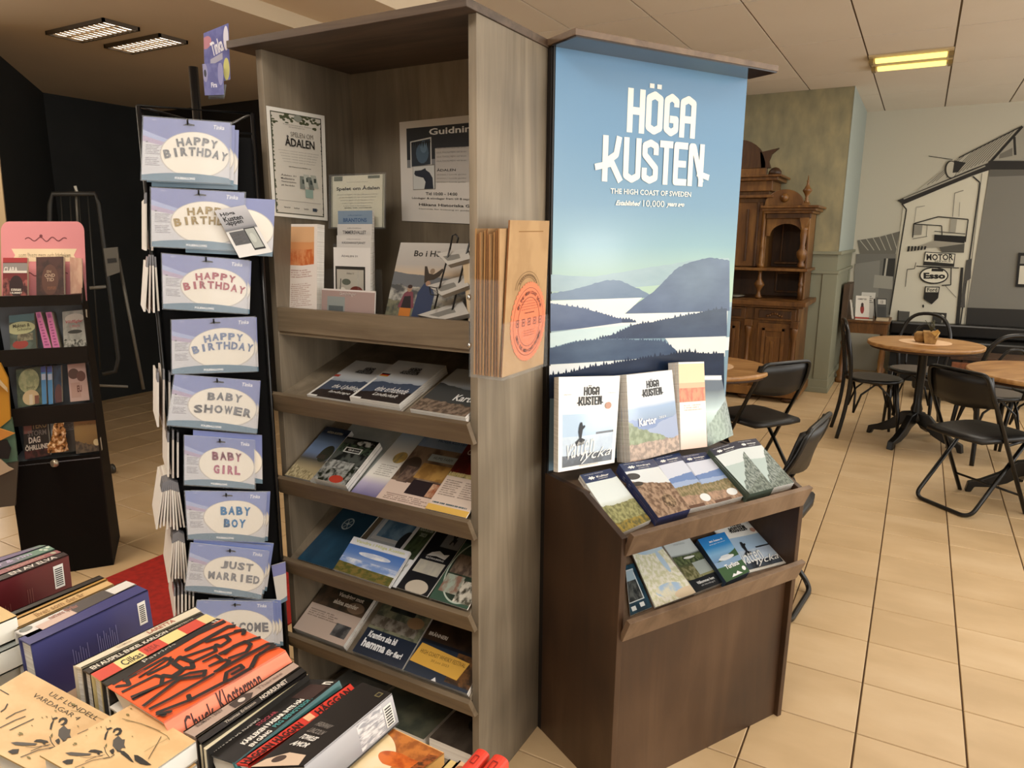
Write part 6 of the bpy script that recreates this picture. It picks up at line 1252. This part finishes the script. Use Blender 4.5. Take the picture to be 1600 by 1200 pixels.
# Ulf Lundell covers, two piles side by side
def ink_ul(title):
    def f(k):
        ik = '1f1b17'; Qp = k.q; n_ = k.n; asp = .72
        ox, oy = (0, 0) if title else (425, 80)
        def uv(x, y):
            p = hit((x+ox)/5., 1020+(y+oy)/5., Qp[0], n_); u, v = .5, .5
            for _ in range(8):
                r_ = bil(Qp, u, v)-p; du = (Qp[2]-Qp[3])*(1-v)+(Qp[1]-Qp[0])*v; dv = (Qp[0]-Qp[3])*(1-u)+(Qp[1]-Qp[2])*u
                M = np.array([[du@du, du@dv], [du@dv, dv@dv]]); t_ = np.linalg.solve(M, np.array([r_@du, r_@dv])); u -= t_[0]; v -= t_[1]
            return (u, v)
        ok = lambda P: all(.0 < u < 1. and .0 < v < 1. for u, v in P)
        def S(pts, c=ik):
            P = [uv(*q) for q in pts]
            if ok(P): k.poly(P, c)
        def Ln(pts, w=.006, c=ik):
            P = [q for q in (uv(*q) for q in pts) if .0 < q[0] < 1. and .0 < q[1] < 1.]
            if len(P) > 1: k.line(P, w, c, asp)
        if title: k.text('ULF LUNDELL', .36, .86, .84, .92, ik, -.01); k.text('VARDAGAR 4', .28, .75, .74, .81, ik, -.01); Ln([(0, 290), (70, 330)], .010); Ln([(60, 400), (40, 440), (5, 465)], .008)
        S([(460, 605), (500, 570), (530, 600), (552, 600), (545, 640), (557, 668), (530, 665), (505, 695), (480, 680), (455, 650)], '4c4742')
        S([(455, 548), (465, 520), (490, 508), (518, 512), (530, 532), (520, 556), (495, 570), (468, 566), (490, 556), (505, 540), (500, 526), (480, 530), (468, 545)])
        S([(400, 490), (412, 515), (440, 505), (455, 512), (430, 525), (410, 530)]); S([(388, 600), (396, 560), (412, 535), (424, 530), (412, 562), (402, 606)]); S([(395, 650), (410, 630), (412, 650), (400, 668)], '6a6038')
        S([(430, 690), (448, 715), (462, 716), (470, 690), (462, 672), (448, 678)]); S([(480, 672), (505, 690), (525, 684), (515, 700), (490, 695)])
        S([(510, 688), (545, 692), (580, 722), (622, 780), (602, 775), (560, 742), (520, 712)]); S([(622, 722), (650, 724), (690, 748), (760, 800), (720, 802), (670, 792), (628, 765)])
        S([(85, 706), (130, 700), (292, 712), (275, 726), (180, 730), (120, 724)], '4c4742'); S([(-20, 752), (30, 715), (70, 700), (120, 722), (112, 762), (70, 748), (20, 764), (-20, 785)])
        S([(60, 775), (100, 758), (150, 756), (140, 790), (95, 796)]); S([(262, 700), (285, 682), (320, 680), (372, 692), (380, 705), (330, 706), (300, 702)]); S([(330, 712), (345, 704), (360, 714), (345, 722)])
        Ln([(45, 520), (120, 475), (205, 445)]); Ln([(0, 590), (120, 530), (200, 500)]); Ln([(75, 610), (180, 560), (265, 520)]); Ln([(555, 455), (650, 470), (740, 500), (830, 535)], .004, '6a6038')
        Ln([(430, 740), (400, 700), (390, 660)], .006); Ln([(420, 742), (300, 765), (160, 822)], .005); Ln([(395, 720), (330, 735), (240, 775)], .004); Ln([(200, 740), (260, 745), (380, 728)], .004); Ln([(470, 720), (440, 742), (380, 752)], .006)
        if not title: Ln([(735, 755), (790, 660), (835, 580)], .005); Ln([(530, 440), (680, 480), (800, 530), (880, 575), (900, 605)], .006, '6a6038'); Ln([(700, 700), (800, 640), (900, 590)], .003, '8a7c4c')
        for (x, y, r1) in ((600, 362, .012), (573, 410, .022), (435, 458, .012), (365, 505, .010), (330, 512, .009), (165, 636, .020), (225, 825, .018), (150, 645, .012), (610, 580, .010), (250, 575, .008)):
            u, v = uv(x, y)
            if .03 < u < .97 and .03 < v < .97: k.ell(u, v, r1, r1*.6, '7c7040', 10)
    return f
ycover = art([('n', 'd8b27e', 'e0bd8a', 3)], .45, .15)
GU = 'yellow covered books in the two foreground piles'
for i in range(4):
    q = zq(.842, (41, 1048), (192, 1130), (70, 1215), (-95, 1130)); q = [p+A(.003*i, -.004*i, -.031*i) for p in q]
    book(('yellow book with an ink drawing and handwritten title, top of the left pile', 'second yellow book of the left pile', 'third yellow book of the left pile', 'lowest yellow book of the left pile')[i], q, A(0, 0, -.029), 'd9b878', flat('f2efe6', .7), group=GU, flatbook=True, near='f2efe6', topart=ycover, ink=ink_ul(True) if i == 0 else None)
for i in range(5):
    q = zq(.864, (207, 1100), (306, 1158), (180, 1246), (62, 1180)); q = [p+A(.003*(i % 2), -.004*i, -.030*i) for p in q]
    book(('yellow book with an ink drawing and no visible title, top of the right pile', 'second yellow book of the right pile', 'third yellow book of the right pile', 'fourth yellow book of the right pile', 'lowest yellow book of the right pile')[i], q, A(0, 0, -.028), 'd9b878', flat('f2efe6', .7), group=GU, flatbook=True, near='f2efe6', topart=ycover, ink=ink_ul(False) if i == 0 else None)
# ================================================================== SIDEBOARD
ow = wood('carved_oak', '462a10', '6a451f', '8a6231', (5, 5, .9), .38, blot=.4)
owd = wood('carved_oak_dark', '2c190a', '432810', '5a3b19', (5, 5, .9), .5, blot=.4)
SBX0, SBX1, SF, SB = -2.32, -.87, 6.78, 7.43
sb_ = thing('sideboard', 'large carved oak sideboard with columns, arch and finial against the papered wall', 'sideboard', A(-1.6, 7.1, 0))
def sbp(name, *boxes, m=ow, bev=.004, par=None):
    mb = MB()
    for b in boxes: mb.bb(*b, m)
    return mb.build(name, par or sb_, bevel=bev)
sbp('plinth', (SBX0-.02, SBX1+.03, SF-.03, SB, .05, .13)); 
for x in (SBX0+.08, -1.32, SBX1-.06):
    mb = MB(); mb.lathe(A(x, SF+.04, 0), [(.03, 0), (.055, .015), (.06, .035), (.04, .052)], owd, 16); mb.build('bun_foot', sb_)
sbp('lower_carcass', (SBX0+.03, SBX1-.03, SF+.05, SB, .13, .87))
sbp('worktop', (SBX0-.03, SBX1+.035, SF-.05, SB, .885, .925), (SBX0, SBX1+.01, SF-.02, SB, .865, .885))
for x0, x1 in ((-1.30, SBX1-.03), (-1.80, -1.34), (SBX0+.03, -1.84)):
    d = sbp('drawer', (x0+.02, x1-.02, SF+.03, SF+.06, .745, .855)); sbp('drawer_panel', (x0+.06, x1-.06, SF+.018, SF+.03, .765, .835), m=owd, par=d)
    cx = (x0+x1)/2; mb = MB()
    for i in range(7):
        a = (i-3)/3; mb.lathe(A(cx+a*.06, SF+.012, .80+.012*cos(a*3)), [(.004, -.008), (.012, -.004), (.010, .004)], ow, 8, 'y')
    mb.build('carved_drawer_pull', d)
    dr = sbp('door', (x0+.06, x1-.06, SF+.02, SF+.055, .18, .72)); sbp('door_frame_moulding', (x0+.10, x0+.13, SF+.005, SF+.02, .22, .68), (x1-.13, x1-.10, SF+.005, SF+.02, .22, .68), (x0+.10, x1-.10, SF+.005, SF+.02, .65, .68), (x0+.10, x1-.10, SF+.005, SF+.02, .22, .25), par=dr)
    sbp('door_inner_panel', (cx-.06, cx+.06, SF+.008, SF+.02, .30, .60), par=dr); sbp('door_centre_rib', (cx-.016, cx+.016, SF-.008, SF+.01, .33, .56), par=dr)
colprof = [(.030, 0), (.034, .02), (.024, .035), (.022, .12), (.027, .14), (.020, .16), (.019, .40), (.025, .44), (.030, .46), (.034, .50), (.030, .52)]
for x in (SBX1-.05, -1.32, -1.82, SBX0+.05):
    mb = MB(); mb.lathe(A(x, SF+.0, .17), colprof, ow, 14); mb.build('lower_column', sb_)
    sbp('column_block', (x-.035, x+.035, SF-.03, SF+.05, .69, .75)); sbp('column_block', (x-.035, x+.035, SF-.03, SF+.05, .13, .175))
UF = 6.98   # upper part front
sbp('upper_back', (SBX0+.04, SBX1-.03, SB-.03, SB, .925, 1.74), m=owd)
sbp('upper_side', (SBX1-.05, SBX1-.03, UF+.06, SB, .925, 1.72)); sbp('upper_side', (SBX0+.03, SBX0+.05, UF+.06, SB, .925, 1.72))
sbp('upper_shelf', (SBX0+.01, SBX1, UF-.06, SB, 1.185, 1.21))
sbp('back_panel_moulding', (-1.22, -1.20, SB-.045, SB-.03, .97, 1.15), (-.98, -.96, SB-.045, SB-.03, .97, 1.15), (-1.22, -.96, SB-.045, SB-.03, 1.14, 1.16), (-1.22, -.96, SB-.045, SB-.03, .96, .98))
sbp('niche_moulding', (-1.19, -1.175, SB-.05, SB-.03, 1.26, 1.62), (-1.24, -.94, SB-.06, SB-.03, 1.235, 1.255))
vase = [(.022, 0), (.034, .012), (.018, .04), (.014, .07), (.030, .10), (.046, .125), (.044, .14), (.020, .175), (.014, .22), (.018, .255)]
for x in (-1.29, -1.85):
    mb = MB(); mb.lathe(A(x, UF, .927), vase, ow, 16); mb.build('turned_vase_post', sb_)
mb = MB(); mb.lathe(A(SBX1-.06, UF, .927), [(.018, 0), (.02, .1), (.014, .12), (.024, .14), (.016, .16), (.016, .255)], ow, 12); mb.build('turned_vase_post', sb_)
tallp = [(.030, 0), (.032, .03), (.018, .05), (.026, .12), (.016, .17), (.020, .18), (.020, .20), (.014, .21), (.018, .30), (.016, .50), (.024, .52)]
for x in (-1.29, -1.85):
    mb = MB(); mb.lathe(A(x, UF, 1.21), tallp, ow, 14); mb.build('upper_column', sb_)
for x in (SBX1-.07, SBX0+.07):
    mb = MB(); mb.lathe(A(x, UF, 1.22), [(.03, 0), (.034, .02), (.02, .05), (.034, .08), (.045, .11), (.046, .14), (.022, .17), (.026, .18), (.020, .20), (.030, .29), (.028, .33), (.036, .345), (.018, .36)], ow, 16); mb.build('upper_column', sb_)
    mb = MB(); mb.prism([A(x-.04, UF-.03, 1.66), A(x+.04, UF-.03, 1.66), A(x+.02, UF-.03, 1.58), A(x, UF-.03, 1.54), A(x-.02, UF-.03, 1.58)], (0, .08, 0), ow); mb.build('carved_capital', sb_)
# arch boards
for x0, x1 in ((-1.27, SBX1-.05), (SBX0+.05, -1.87)):
    n = 14; top = [A(x0, UF+.03, 1.70), A(x1, UF+.03, 1.70)]; cx, rx = (x0+x1)/2, (x1-x0)/2-.035
    arc = [A(cx+rx*cos(a), UF+.03, 1.50+.11*sin(a)) for a in np.linspace(0, pi, n)]
    mb = MB()
    P = [A(x1, UF+.03, 1.50)]+arc+[A(x0, UF+.03, 1.50)]; T_ = [A(p[0], UF+.03, 1.70) for p in P]
    for i in range(len(P)-1): mb.prism([P[i], P[i+1], T_[i+1], T_[i]], (0, .03, 0), ow) if abs(P[i][0]-P[i+1][0]) > 1e-5 else None
    mb.build('arch_board', sb_)
    sbp('cornice', (x0-.02, x1+.05, UF-.05, SB, 1.70, 1.72), (x0-.03, x1+.075, UF-.07, SB, 1.72, 1.745), (x0-.04, x1+.10, UF-.10, SB, 1.745, 1.765))
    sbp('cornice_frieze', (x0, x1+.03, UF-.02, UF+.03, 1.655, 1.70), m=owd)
    P = [A(cx-.03+.17*cos(a), UF-.02, 1.765+.145*sin(a)) for a in np.linspace(0, pi, 18)]; mb = MB(); mb.prism(P, (0, .04, 0), ow); pd_ = mb.build('round_pediment', sb_, bevel=.004)
    mb = MB(); mb.lathe(A(cx-.03, UF-.02, 1.835), [(.001, -.045), (.022, -.038), (.038, -.018), (.04, 0)], ow, 16, 'y'); mb.build('pediment_boss', pd_)
for x in (SBX1-.07, SBX0+.07):
    mb = MB(); mb.bb(x-.03, x+.03, UF-.03, UF+.03, 1.765, 1.79, ow); mb.lathe(A(x, UF, 1.79), [(.024, 0), (.026, .01), (.012, .025), (.018, .035), (.010, .045), (.022, .075), (.038, .10), (.040, .108), (.026, .125), (.014, .15), (.008, .175), (.014, .185), (.006, .195), (.002, .235)], ow, 14); mb.build('finial', sb_)
# raised centre
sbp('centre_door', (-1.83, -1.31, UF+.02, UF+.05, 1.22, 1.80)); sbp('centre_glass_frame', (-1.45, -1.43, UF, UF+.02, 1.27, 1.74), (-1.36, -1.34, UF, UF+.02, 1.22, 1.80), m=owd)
sbp('centre_carcass', (-1.86, -1.27, UF+.05, SB, 1.21, 1.92))
sbp('centre_cornice', (-1.90, -1.22, UF-.03, SB, 1.84, 1.865)); sbp('centre_cornice', (-1.93, -1.19, UF-.05, SB, 1.99, 2.02), (-1.96, -1.16, UF-.07, SB, 2.02, 2.04), (-1.88, -1.24, UF-.0, SB, 1.90, 1.99))
sbp('centre_crest', (-1.80, -1.30, UF-.0, UF+.05, 2.04, 2.10)); 
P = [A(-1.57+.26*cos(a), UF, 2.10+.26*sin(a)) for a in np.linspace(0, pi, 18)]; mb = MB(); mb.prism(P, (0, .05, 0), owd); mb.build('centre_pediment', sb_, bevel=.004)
for s_ in (-1, 1):
    mb = MB(); mb.prism([A(-1.57+s_*.30, UF, 2.10), A(-1.57+s_*.22, UF, 2.10), A(-1.57+s_*.20, UF, 2.24), A(-1.57+s_*.36, UF, 2.27), A(-1.57+s_*.30, UF, 2.22), A(-1.57+s_*.28, UF, 2.16)], (0, .05, 0), owd); mb.build('carved_ear', sb_)
    mb = MB(); mb.lathe(A(-1.57+s_*.34, UF+.02, 2.04), [(.06, 0), (.055, .03), (.035, .055), (.01, .065)], owd, 14); mb.build('crest_knob', sb_)
mb = MB(); mb.lathe(A(-1.52, 7.0, .926), [(.05, 0), (.09, .012), (.105, .022), (.10, .022), (.05, .006)], flat('8f8a7c', .3), 24); tag(mb.build('plate'), 'pale plate standing on the sideboard worktop behind the banner edge', 'plate')

# ================================================================== TABLES AND CHAIRS
blm = flat('080706', .35); blf = flat('0b0908', .3); vin = blotch('black_vinyl', [(.35, '090807'), (.65, '110e0c')], 8, .45, 3, bump=.05)
tabw = wood('round_table_oak', '8a6035', 'a87c4a', 'c39a66', (1.2, 6, 6), .38, blot=.35); disc = flat('dcb790', .5)
def round_table(cx, cy, r, label, rz=0., dark=False):
    t = thing('round_table', label, 'table', (cx, cy, 0), rz, 'round cafe tables with black pedestals')
    ORG[t.name] = A(0, 0, 0)
    mb = MB(); mb.lathe(A(0, 0, 0), [(r-.006, .722), (r, .728), (r, .746), (r-.006, .75)], tabw, 56); mb.build('tabletop', t)
    mb = MB(); mb.lathe(A(0, 0, 0), [(r-.02, .706), (r-.02, .722)], flat('3a2413', .6), 40); mb.build('under_rim', t)
    mb = MB(); mb.lathe(A(0, 0, 0), [(.10, .70), (.05, .69), (.030, .66), (.028, .30), (.040, .26), (.034, .22), (.05, .18), (.02, .15)], blm, 18); mb.build('pedestal', t)
    for i in range(4):
        a = pi/4+pi/2*i; d = A(cos(a), sin(a), 0); n_ = A(-d[1], d[0], 0)*.022
        pr_ = [(.02, .24), (.10, .22), (.18, .14), (.27, .085), (.335, .06), (.345, .0), (.315, .0), (.30, .035), (.22, .045), (.14, .08), (.08, .13), (.02, .15)]
        mb = MB(); mb.prism([d*p+A(0, 0, z)-n_ for p, z in pr_], n_*2, blm); mb.build('curved_foot', t, bevel=.006)
    return t
def disc_at(t, cx, cy, label, r=.16):
    mb = MB(); mb.lathe(A(cx, cy, .7505), [(r, 0), (r, .002)], disc, 40); return tag(mb.build('table_mat'), label, 'mat', 'pale round mats on the cafe tables')
t1 = round_table(.09, 5.93, .375, 'round wooden table with a pale mat and a small plant pot, before the mural', .35)
disc_at(t1, .09, 5.95, 'pale round mat on the table with the plant pot', .17)
t2 = round_table(-1.05, 4.18, .37, 'round wooden table half hidden behind the blue banner', .2); disc_at(t2, -1.03, 4.17, 'pale round mat on the table half hidden by the banner', .15)
t3 = round_table(.72, 4.95, .42, 'round wooden table cut by the right edge of the picture', .9)
# plant pot
t = thing('plant_pot', 'small tan square pot with thin dry twigs on the pale mat', 'plant pot', A(.12, 5.88, .753))
tan = blotch('tan_burlap', [(.35, '8d6a3e'), (.65, 'a9854f')], 40, .9, 4)
mb = MB(); P = [A(.12+sx*r_, 5.88+sy*r_, z) for z, r_ in ((.753, .034), (.84, .052)) for sx, sy in ((-1, -1), (1, -1), (1, 1), (-1, 1))]
mb.mesh(P, [(0, 3, 2, 1), (0, 1, 5, 4), (1, 2, 6, 5), (2, 3, 7, 6), (3, 0, 4, 7), (4, 5, 6, 7)], tan); mb.build('pot', t, bevel=.003)
mb = MB(); mb.mesh([A(.12, 5.82, .835), A(.155, 5.80, .865), A(.175, 5.83, .84), A(.16, 5.84, .80)], [(0, 1, 2, 3)], flat('c9a45c', .6)); mb.tube([A(.17, 5.83, .84), A(.15, 5.81, .80)], .004, flat('d0b070', .6), 6); mb.build('ribbon', t)
mb = MB(); r0 = random.Random(9)
for i in range(9):
    a = r0.uniform(0, 6.28); mb.tube([A(.12, 5.88, .83), A(.12+.02*cos(a), 5.88+.02*sin(a), .88), A(.12+.05*cos(a)*r0.random(), 5.88+.05*sin(a), .90+.03*r0.random())], .0018, flat('4c4a30', .7), 5)
mb.build('twigs', t)
mb = MB(); mb.lathe(A(.06, 5.93, .753), [(.030, 0), (.042, .02), (.045, .06), (.03, .075)], tan, 16); tag(mb.build('pot'), 'second small round tan pot just behind the square one', 'plant pot')
# ---- folding chair
def arc_path(pts, rad, n=5):
    P = [np.array(p, float) for p in pts]; out = [P[0]]
    for i in range(1, len(P)-1):
        a, b_, c = P[i-1], P[i], P[i+1]; d1 = (a-b_)/np.linalg.norm(a-b_); d2 = (c-b_)/np.linalg.norm(c-b_)
        for j in range(n+1):
            s_ = j/n; p0 = b_+d1*rad; p1 = b_+d2*rad; out.append((1-s_)**2*p0+2*s_*(1-s_)*b_+s_*s_*p1)
    return out+[P[-1]]
def folding_chair(loc, rz, label):
    t = thing('folding_chair', label, 'chair', loc, rz, 'black folding chairs'); ORG[t.name] = A(0, 0, 0)
    W_ = .205
    path = [(-W_, .19, .0), (-W_+.01, -.17, .70), (-W_+.03, -.20, .795), (W_-.03, -.20, .795), (W_-.01, -.17, .70), (W_, .19, .0)]
    mb = MB(); mb.tube(arc_path([A(*p) for p in path], .035), .0115, blm, 10); mb.build('main_frame', t)
    mb = MB(); mb.tube([A(-W_, .13, .115), A(W_, .13, .115)], .007, blm, 8); mb.build('front_crossbar', t)
    w2 = W_-.025
    path = [(-w2, .15, .42), (-w2, -.19, .012), (w2, -.19, .012), (w2, .15, .42)]
    mb = MB(); mb.tube(arc_path([A(*p) for p in path], .06, 7), .0115, blm, 10); mb.build('rear_leg_loop', t)
    # seat
    mb = MB(); n = 10; top = []; 
    out = [(-.175, -.17), (-.19, .0), (-.195, .13), (-.17, .205), (-.08, .225), (.08, .225), (.17, .205), (.195, .13), (.19, .0), (.175, -.17), (.08, -.185), (-.08, -.185)]
    lv = [(.93, .415), (1., .42), (1., .437), (.96, .448), (.80, .455), (.4, .452)]
    for s_, z in lv: top.append([A(x*s_, (y-.02)*s_+.02, z) for x, y in out])
    base = 0; V = [p for r_ in top for p in r_]; k_ = len(out); F = []
    for i in range(len(lv)-1):
        for j in range(k_): F.append((i*k_+j, (i+1)*k_+j, (i+1)*k_+(j+1) % k_, i*k_+(j+1) % k_))
    F.append(tuple(range(k_))); F.append(tuple((len(lv)-1)*k_+j for j in range(k_))[::-1]); mb.mesh(V, F, vin, sm=True); mb.build('seat', t)
    for s_ in (-1, 1):
        mb = MB(); mb.tube([A(s_*.20, -.02, .41), A(s_*.185, .12, .42)], .008, blm, 8); mb.build('seat_bracket', t)
    # back pad: curved
    mb = MB(); rows = []
    for j, (z, yy) in enumerate(((.60, -.135), (.66, -.150), (.73, -.172), (.785, -.19))):
        rows.append([(A(-.185+.37*i/8, yy-.03*sin(pi*i/8), z+(0 if j not in (0,) else -.02*sin(pi*i/8)+.015))) for i in range(9)])
    V = [p for r_ in rows for p in r_]+[p+A(0, .022, 0) for r_ in rows for p in r_]; N = 36; F = []
    for a in range(3):
        for i in range(8):
            F += [(a*9+i, a*9+i+1, a*9+10+i, a*9+9+i), (N+a*9+i, N+a*9+9+i, N+a*9+10+i, N+a*9+i+1)]
    for i in range(8): F += [(i+1, i, N+i, N+i+1), (27+i, 28+i, N+28+i, N+27+i)]
    for a in range(3): F += [(a*9, a*9+9, N+a*9+9, N+a*9), (a*9+17, a*9+8, N+a*9+8, N+a*9+17)]
    mb.mesh(V, F, vin, sm=True); mb.build('backrest', t)
    return t
fc = folding_chair((.375, 4.64, 0), radians(-43), 'black folding chair in the open floor, seen from behind, before the right table')
dup(fc, (-.76, 4.36, 0), radians(55), 'black folding chair facing the table behind the banner')
dup(fc, (-.47, 2.95, 0), radians(84), 'black folding chair seen edge on, close behind the brown display stand')
dup(fc, (1.15, 4.35, 0), radians(40), 'black folding chair at the right edge, mostly outside the picture')
# ---- bentwood chair
def bentwood(loc, rz, label):
    t = thing('bentwood_chair', label, 'chair', loc, rz, 'black bentwood chairs'); ORG[t.name] = A(0, 0, 0)
    mb = MB(); mb.lathe(A(0, 0, 0), [(.19, .435), (.20, .440), (.20, .455), (.185, .462)], blf, 28); mb.build('seat_ring', t)
    mb = MB(); mb.lathe(A(0, 0, 0), [(.172, .458), (.172, .464)], flat('5b534b', .5), 28); mb.build('seat_panel', t)
    for s_ in (-1, 1):
        mb = MB(); mb.tube([A(s_*.14, .13, .44), A(s_*.155, .16, .2), A(s_*.16, .175, 0)], [.016, .014, .010], blf, 8); mb.build('front_leg', t)
    arch = [A(-.17, -.24, 0), A(-.155, -.20, .22), A(-.165, -.185, .45), A(-.185, -.205, .65), A(-.15, -.23, .80), A(-.07, -.245, .875), A(.07, -.245, .875), A(.15, -.23, .80), A(.185, -.205, .65), A(.165, -.185, .45), A(.155, -.20, .22), A(.17, -.24, 0)]
    P = []
    for i in range(len(arch)-1):
        p0 = arch[max(i-1, 0)]; p1 = arch[i]; p2 = arch[i+1]; p3 = arch[min(i+2, len(arch)-1)]
        for j in range(4):
            s_ = j/4; P.append(.5*(2*p1+(p2-p0)*s_+(2*p0-5*p1+4*p2-p3)*s_**2+(3*p1-p0-3*p2+p3)*s_**3))
    P.append(arch[-1]); mb = MB(); mb.tube(P, .0145, blf, 8); mb.build('back_bow_and_rear_legs', t)
    inner = [A(-.11, -.175, .45), A(-.115, -.20, .62), A(-.06, -.225, .76), A(0, -.235, .79), A(.06, -.225, .76), A(.115, -.20, .62), A(.11, -.175, .45)]
    P = []
    for i in range(len(inner)-1):
        p0 = inner[max(i-1, 0)]; p1 = inner[i]; p2 = inner[i+1]; p3 = inner[min(i+2, len(inner)-1)]
        for j in range(4):
            s_ = j/4; P.append(.5*(2*p1+(p2-p0)*s_+(2*p0-5*p1+4*p2-p3)*s_**2+(3*p1-p0-3*p2+p3)*s_**3))
    P.append(inner[-1]); mb = MB(); mb.tube(P, .010, blf, 8); mb.build('inner_back_bow', t)
    for a0 in (0, pi/2, pi, 3*pi/2):
        c = A(.152*cos(a0), .152*sin(a0), 0) if False else None
        a1 = a0+pi/4; a2 = a0-pi/4; q0 = A(.20*cos(a1)*1., .20*sin(a1), 0); q1 = A(.20*cos(a2), .20*sin(a2), 0); m_ = (q0+q1)/2
        mb = MB(); mb.tube([q0*.98+A(0, 0, .20), q0*.93+(m_-q0)*.25+A(0, 0, .34), m_*.97+A(0, 0, .43), q1*.93+(m_-q1)*.25+A(0, 0, .34), q1*.98+A(0, 0, .20)], .008, blf, 6); mb.build('bent_brace', t)
    return t
bc = bentwood((-.215, 5.97, 0), radians(-78), 'black bentwood chair left of the table with the plant pot')
dup(bc, (.06, 6.52, 0), radians(170), 'black bentwood chair behind the table with the plant pot')
dup(bc, (.52, 5.78, 0), radians(20), 'black bentwood chair between the two right tables, behind the folding chair')
dup(bc, (.86, 6.05, 0), radians(150), 'black bentwood chair at the right edge behind the right table')
# ---- bench, desk, small box
t = thing('bench', 'long black upholstered bench along the mural wall', 'bench', A(.9, 8.6, 0))
mb = MB(); mb.bb(-.22, 3.1, 8.50, 8.93, .30, .46, blf); mb.build('seat', t, bevel=.02)
mb = MB(); mb.bb(-.22, 3.1, 8.77, 8.92, .462, .60, blf); mb.build('backrest', t, bevel=.02)
mb = MB(); mb.bb(-.18, 3.1, 8.55, 8.9, .0, .298, flat('080808', .7)); mb.build('base', t)
t = thing('bench', 'long dark bench with rounded end standing before the first bench at the right', 'bench', A(.6, 7.8, 0), group='dark benches')
mb = MB(); mb.bb(.05, .93, 7.55, 7.95, .10, .22, blf); mb.build('lower_rail', t, bevel=.03)
mb = MB(); mb.bb(.33, 1.3, 7.6, 7.95, .40, .44, owd); mb.build('top_board', t, bevel=.004)
for x in (.45, .85):
    mb = MB(); mb.bb(x-.02, x+.02, 7.62, 7.92, .22, .40, owd); mb.build('leg', t)
mb = MB(); mb.bb(.345, .60, 7.52, 7.58, .27, .385, blotch('rust_brown_box', [(.4, '5c3218'), (.6, '7a4524')], 20, .7, 4)); tag(mb.build('wooden_box', bevel=.004), 'reddish brown box front under the edge of the table before the bench', 'box')
# desk
t = thing('desk', 'small old wooden desk with turned legs beside the green wainscot', 'desk', A(-.4, 8.3, 0))
mb = MB(); mb.bb(-.655, -.20, 8.05, 8.55, .64, .665, ow); mb.build('desktop', t, bevel=.004)
mb = MB(); mb.bb(-.635, -.22, 8.07, 8.53, .53, .64, ow); mb.build('drawer_box', t, bevel=.003)
mb = MB(); mb.bb(-.655, -.60, 8.06, 8.58, .665, 1.02, wood('dark_side_board', '3a2a1c', '4e3a28', '5e4834', (4, 4, 1), .5)); mb.build('upright_end_panel', t)
for x, y in ((-.61, 8.10), (-.25, 8.10), (-.61, 8.50), (-.25, 8.50)):
    mb = MB(); mb.lathe(A(x, y, 0), [(.045, 0), (.05, .04), (.03, .06), (.045, .10), (.02, .14), (.026, .25), (.018, .38), (.03, .42), (.018, .46), (.032, .53)], ow, 12); mb.build('turned_leg', t)
mb = MB(); mb.bb(-.65, -.2, 8.28, 8.34, .05, .09, ow); mb.build('stretcher', t)
st('booklet', 'white card with a small dark red figure standing on the desk', 'booklet', [A(-.545, 8.22, .90), A(-.42, 8.22, .90), A(-.40, 8.18, .668), A(-.53, 8.18, .668)], .006, art([('f', 'd9d5cc'), ('e', '8a2a24', .5, .42, .14, .2), ('e', '3a2a28', .5, .6, .10, .1), ('b', 'a83a30', 0, 0, 1, .07)], .5), ink=lambda k: k.text('HEMBYGD', .15, .82, .8, .89, '4a4a48', .02))
st('booklet', 'second pale card behind the white one on the desk', 'booklet', [A(-.50, 8.32, .93), A(-.37, 8.32, .93), A(-.37, 8.28, .668), A(-.50, 8.28, .668)], .006, art([('f', 'c9c7bf'), ('t', '77756d', .1, .6, .9, .9, 4)], .5))
st('booklet', 'white book leaning against the end panel of the desk', 'booklet', [A(-.595, 8.15, .86), A(-.58, 8.15, .86), A(-.54, 8.12, .668), A(-.555, 8.12, .668)], .05, flat('c9c5ba'))
st('booklet', 'dark framed card tilted on the right of the desk', 'booklet', [A(-.35, 8.25, .88), A(-.26, 8.25, .88), A(-.24, 8.2, .668), A(-.33, 8.2, .668)], .01, art([('f', '3a3c3c'), ('b', 'bdbab2', .1, .72, .9, .95), ('b', '2a2c2c', .1, .1, .9, .6)], .4), ink=lambda k: k.text('13', .4, .76, .62, .9, '2c2c2c', .02))
mb = MB(); mb.tube([A(-.37, 8.16, .88), A(-.335, 8.14, .67)], .007, blm, 8); tag(mb.build('pen'), 'black pen like stick leaning between the cards on the desk', 'pen')
mb = MB(); mb.bb(-.33, -.22, 8.09, 8.2, .6655, .69, flat('b9a88a', .7)); tag(mb.build('book'), 'small pale book lying on the right end of the desk', 'book')
mb = MB(); mb.bb(-.52, -.36, 8.07, 8.14, .6655, .672, flat('d0c4b0', .7)); tag(mb.build('paper'), 'flat pale papers at the front of the desk', 'paper')
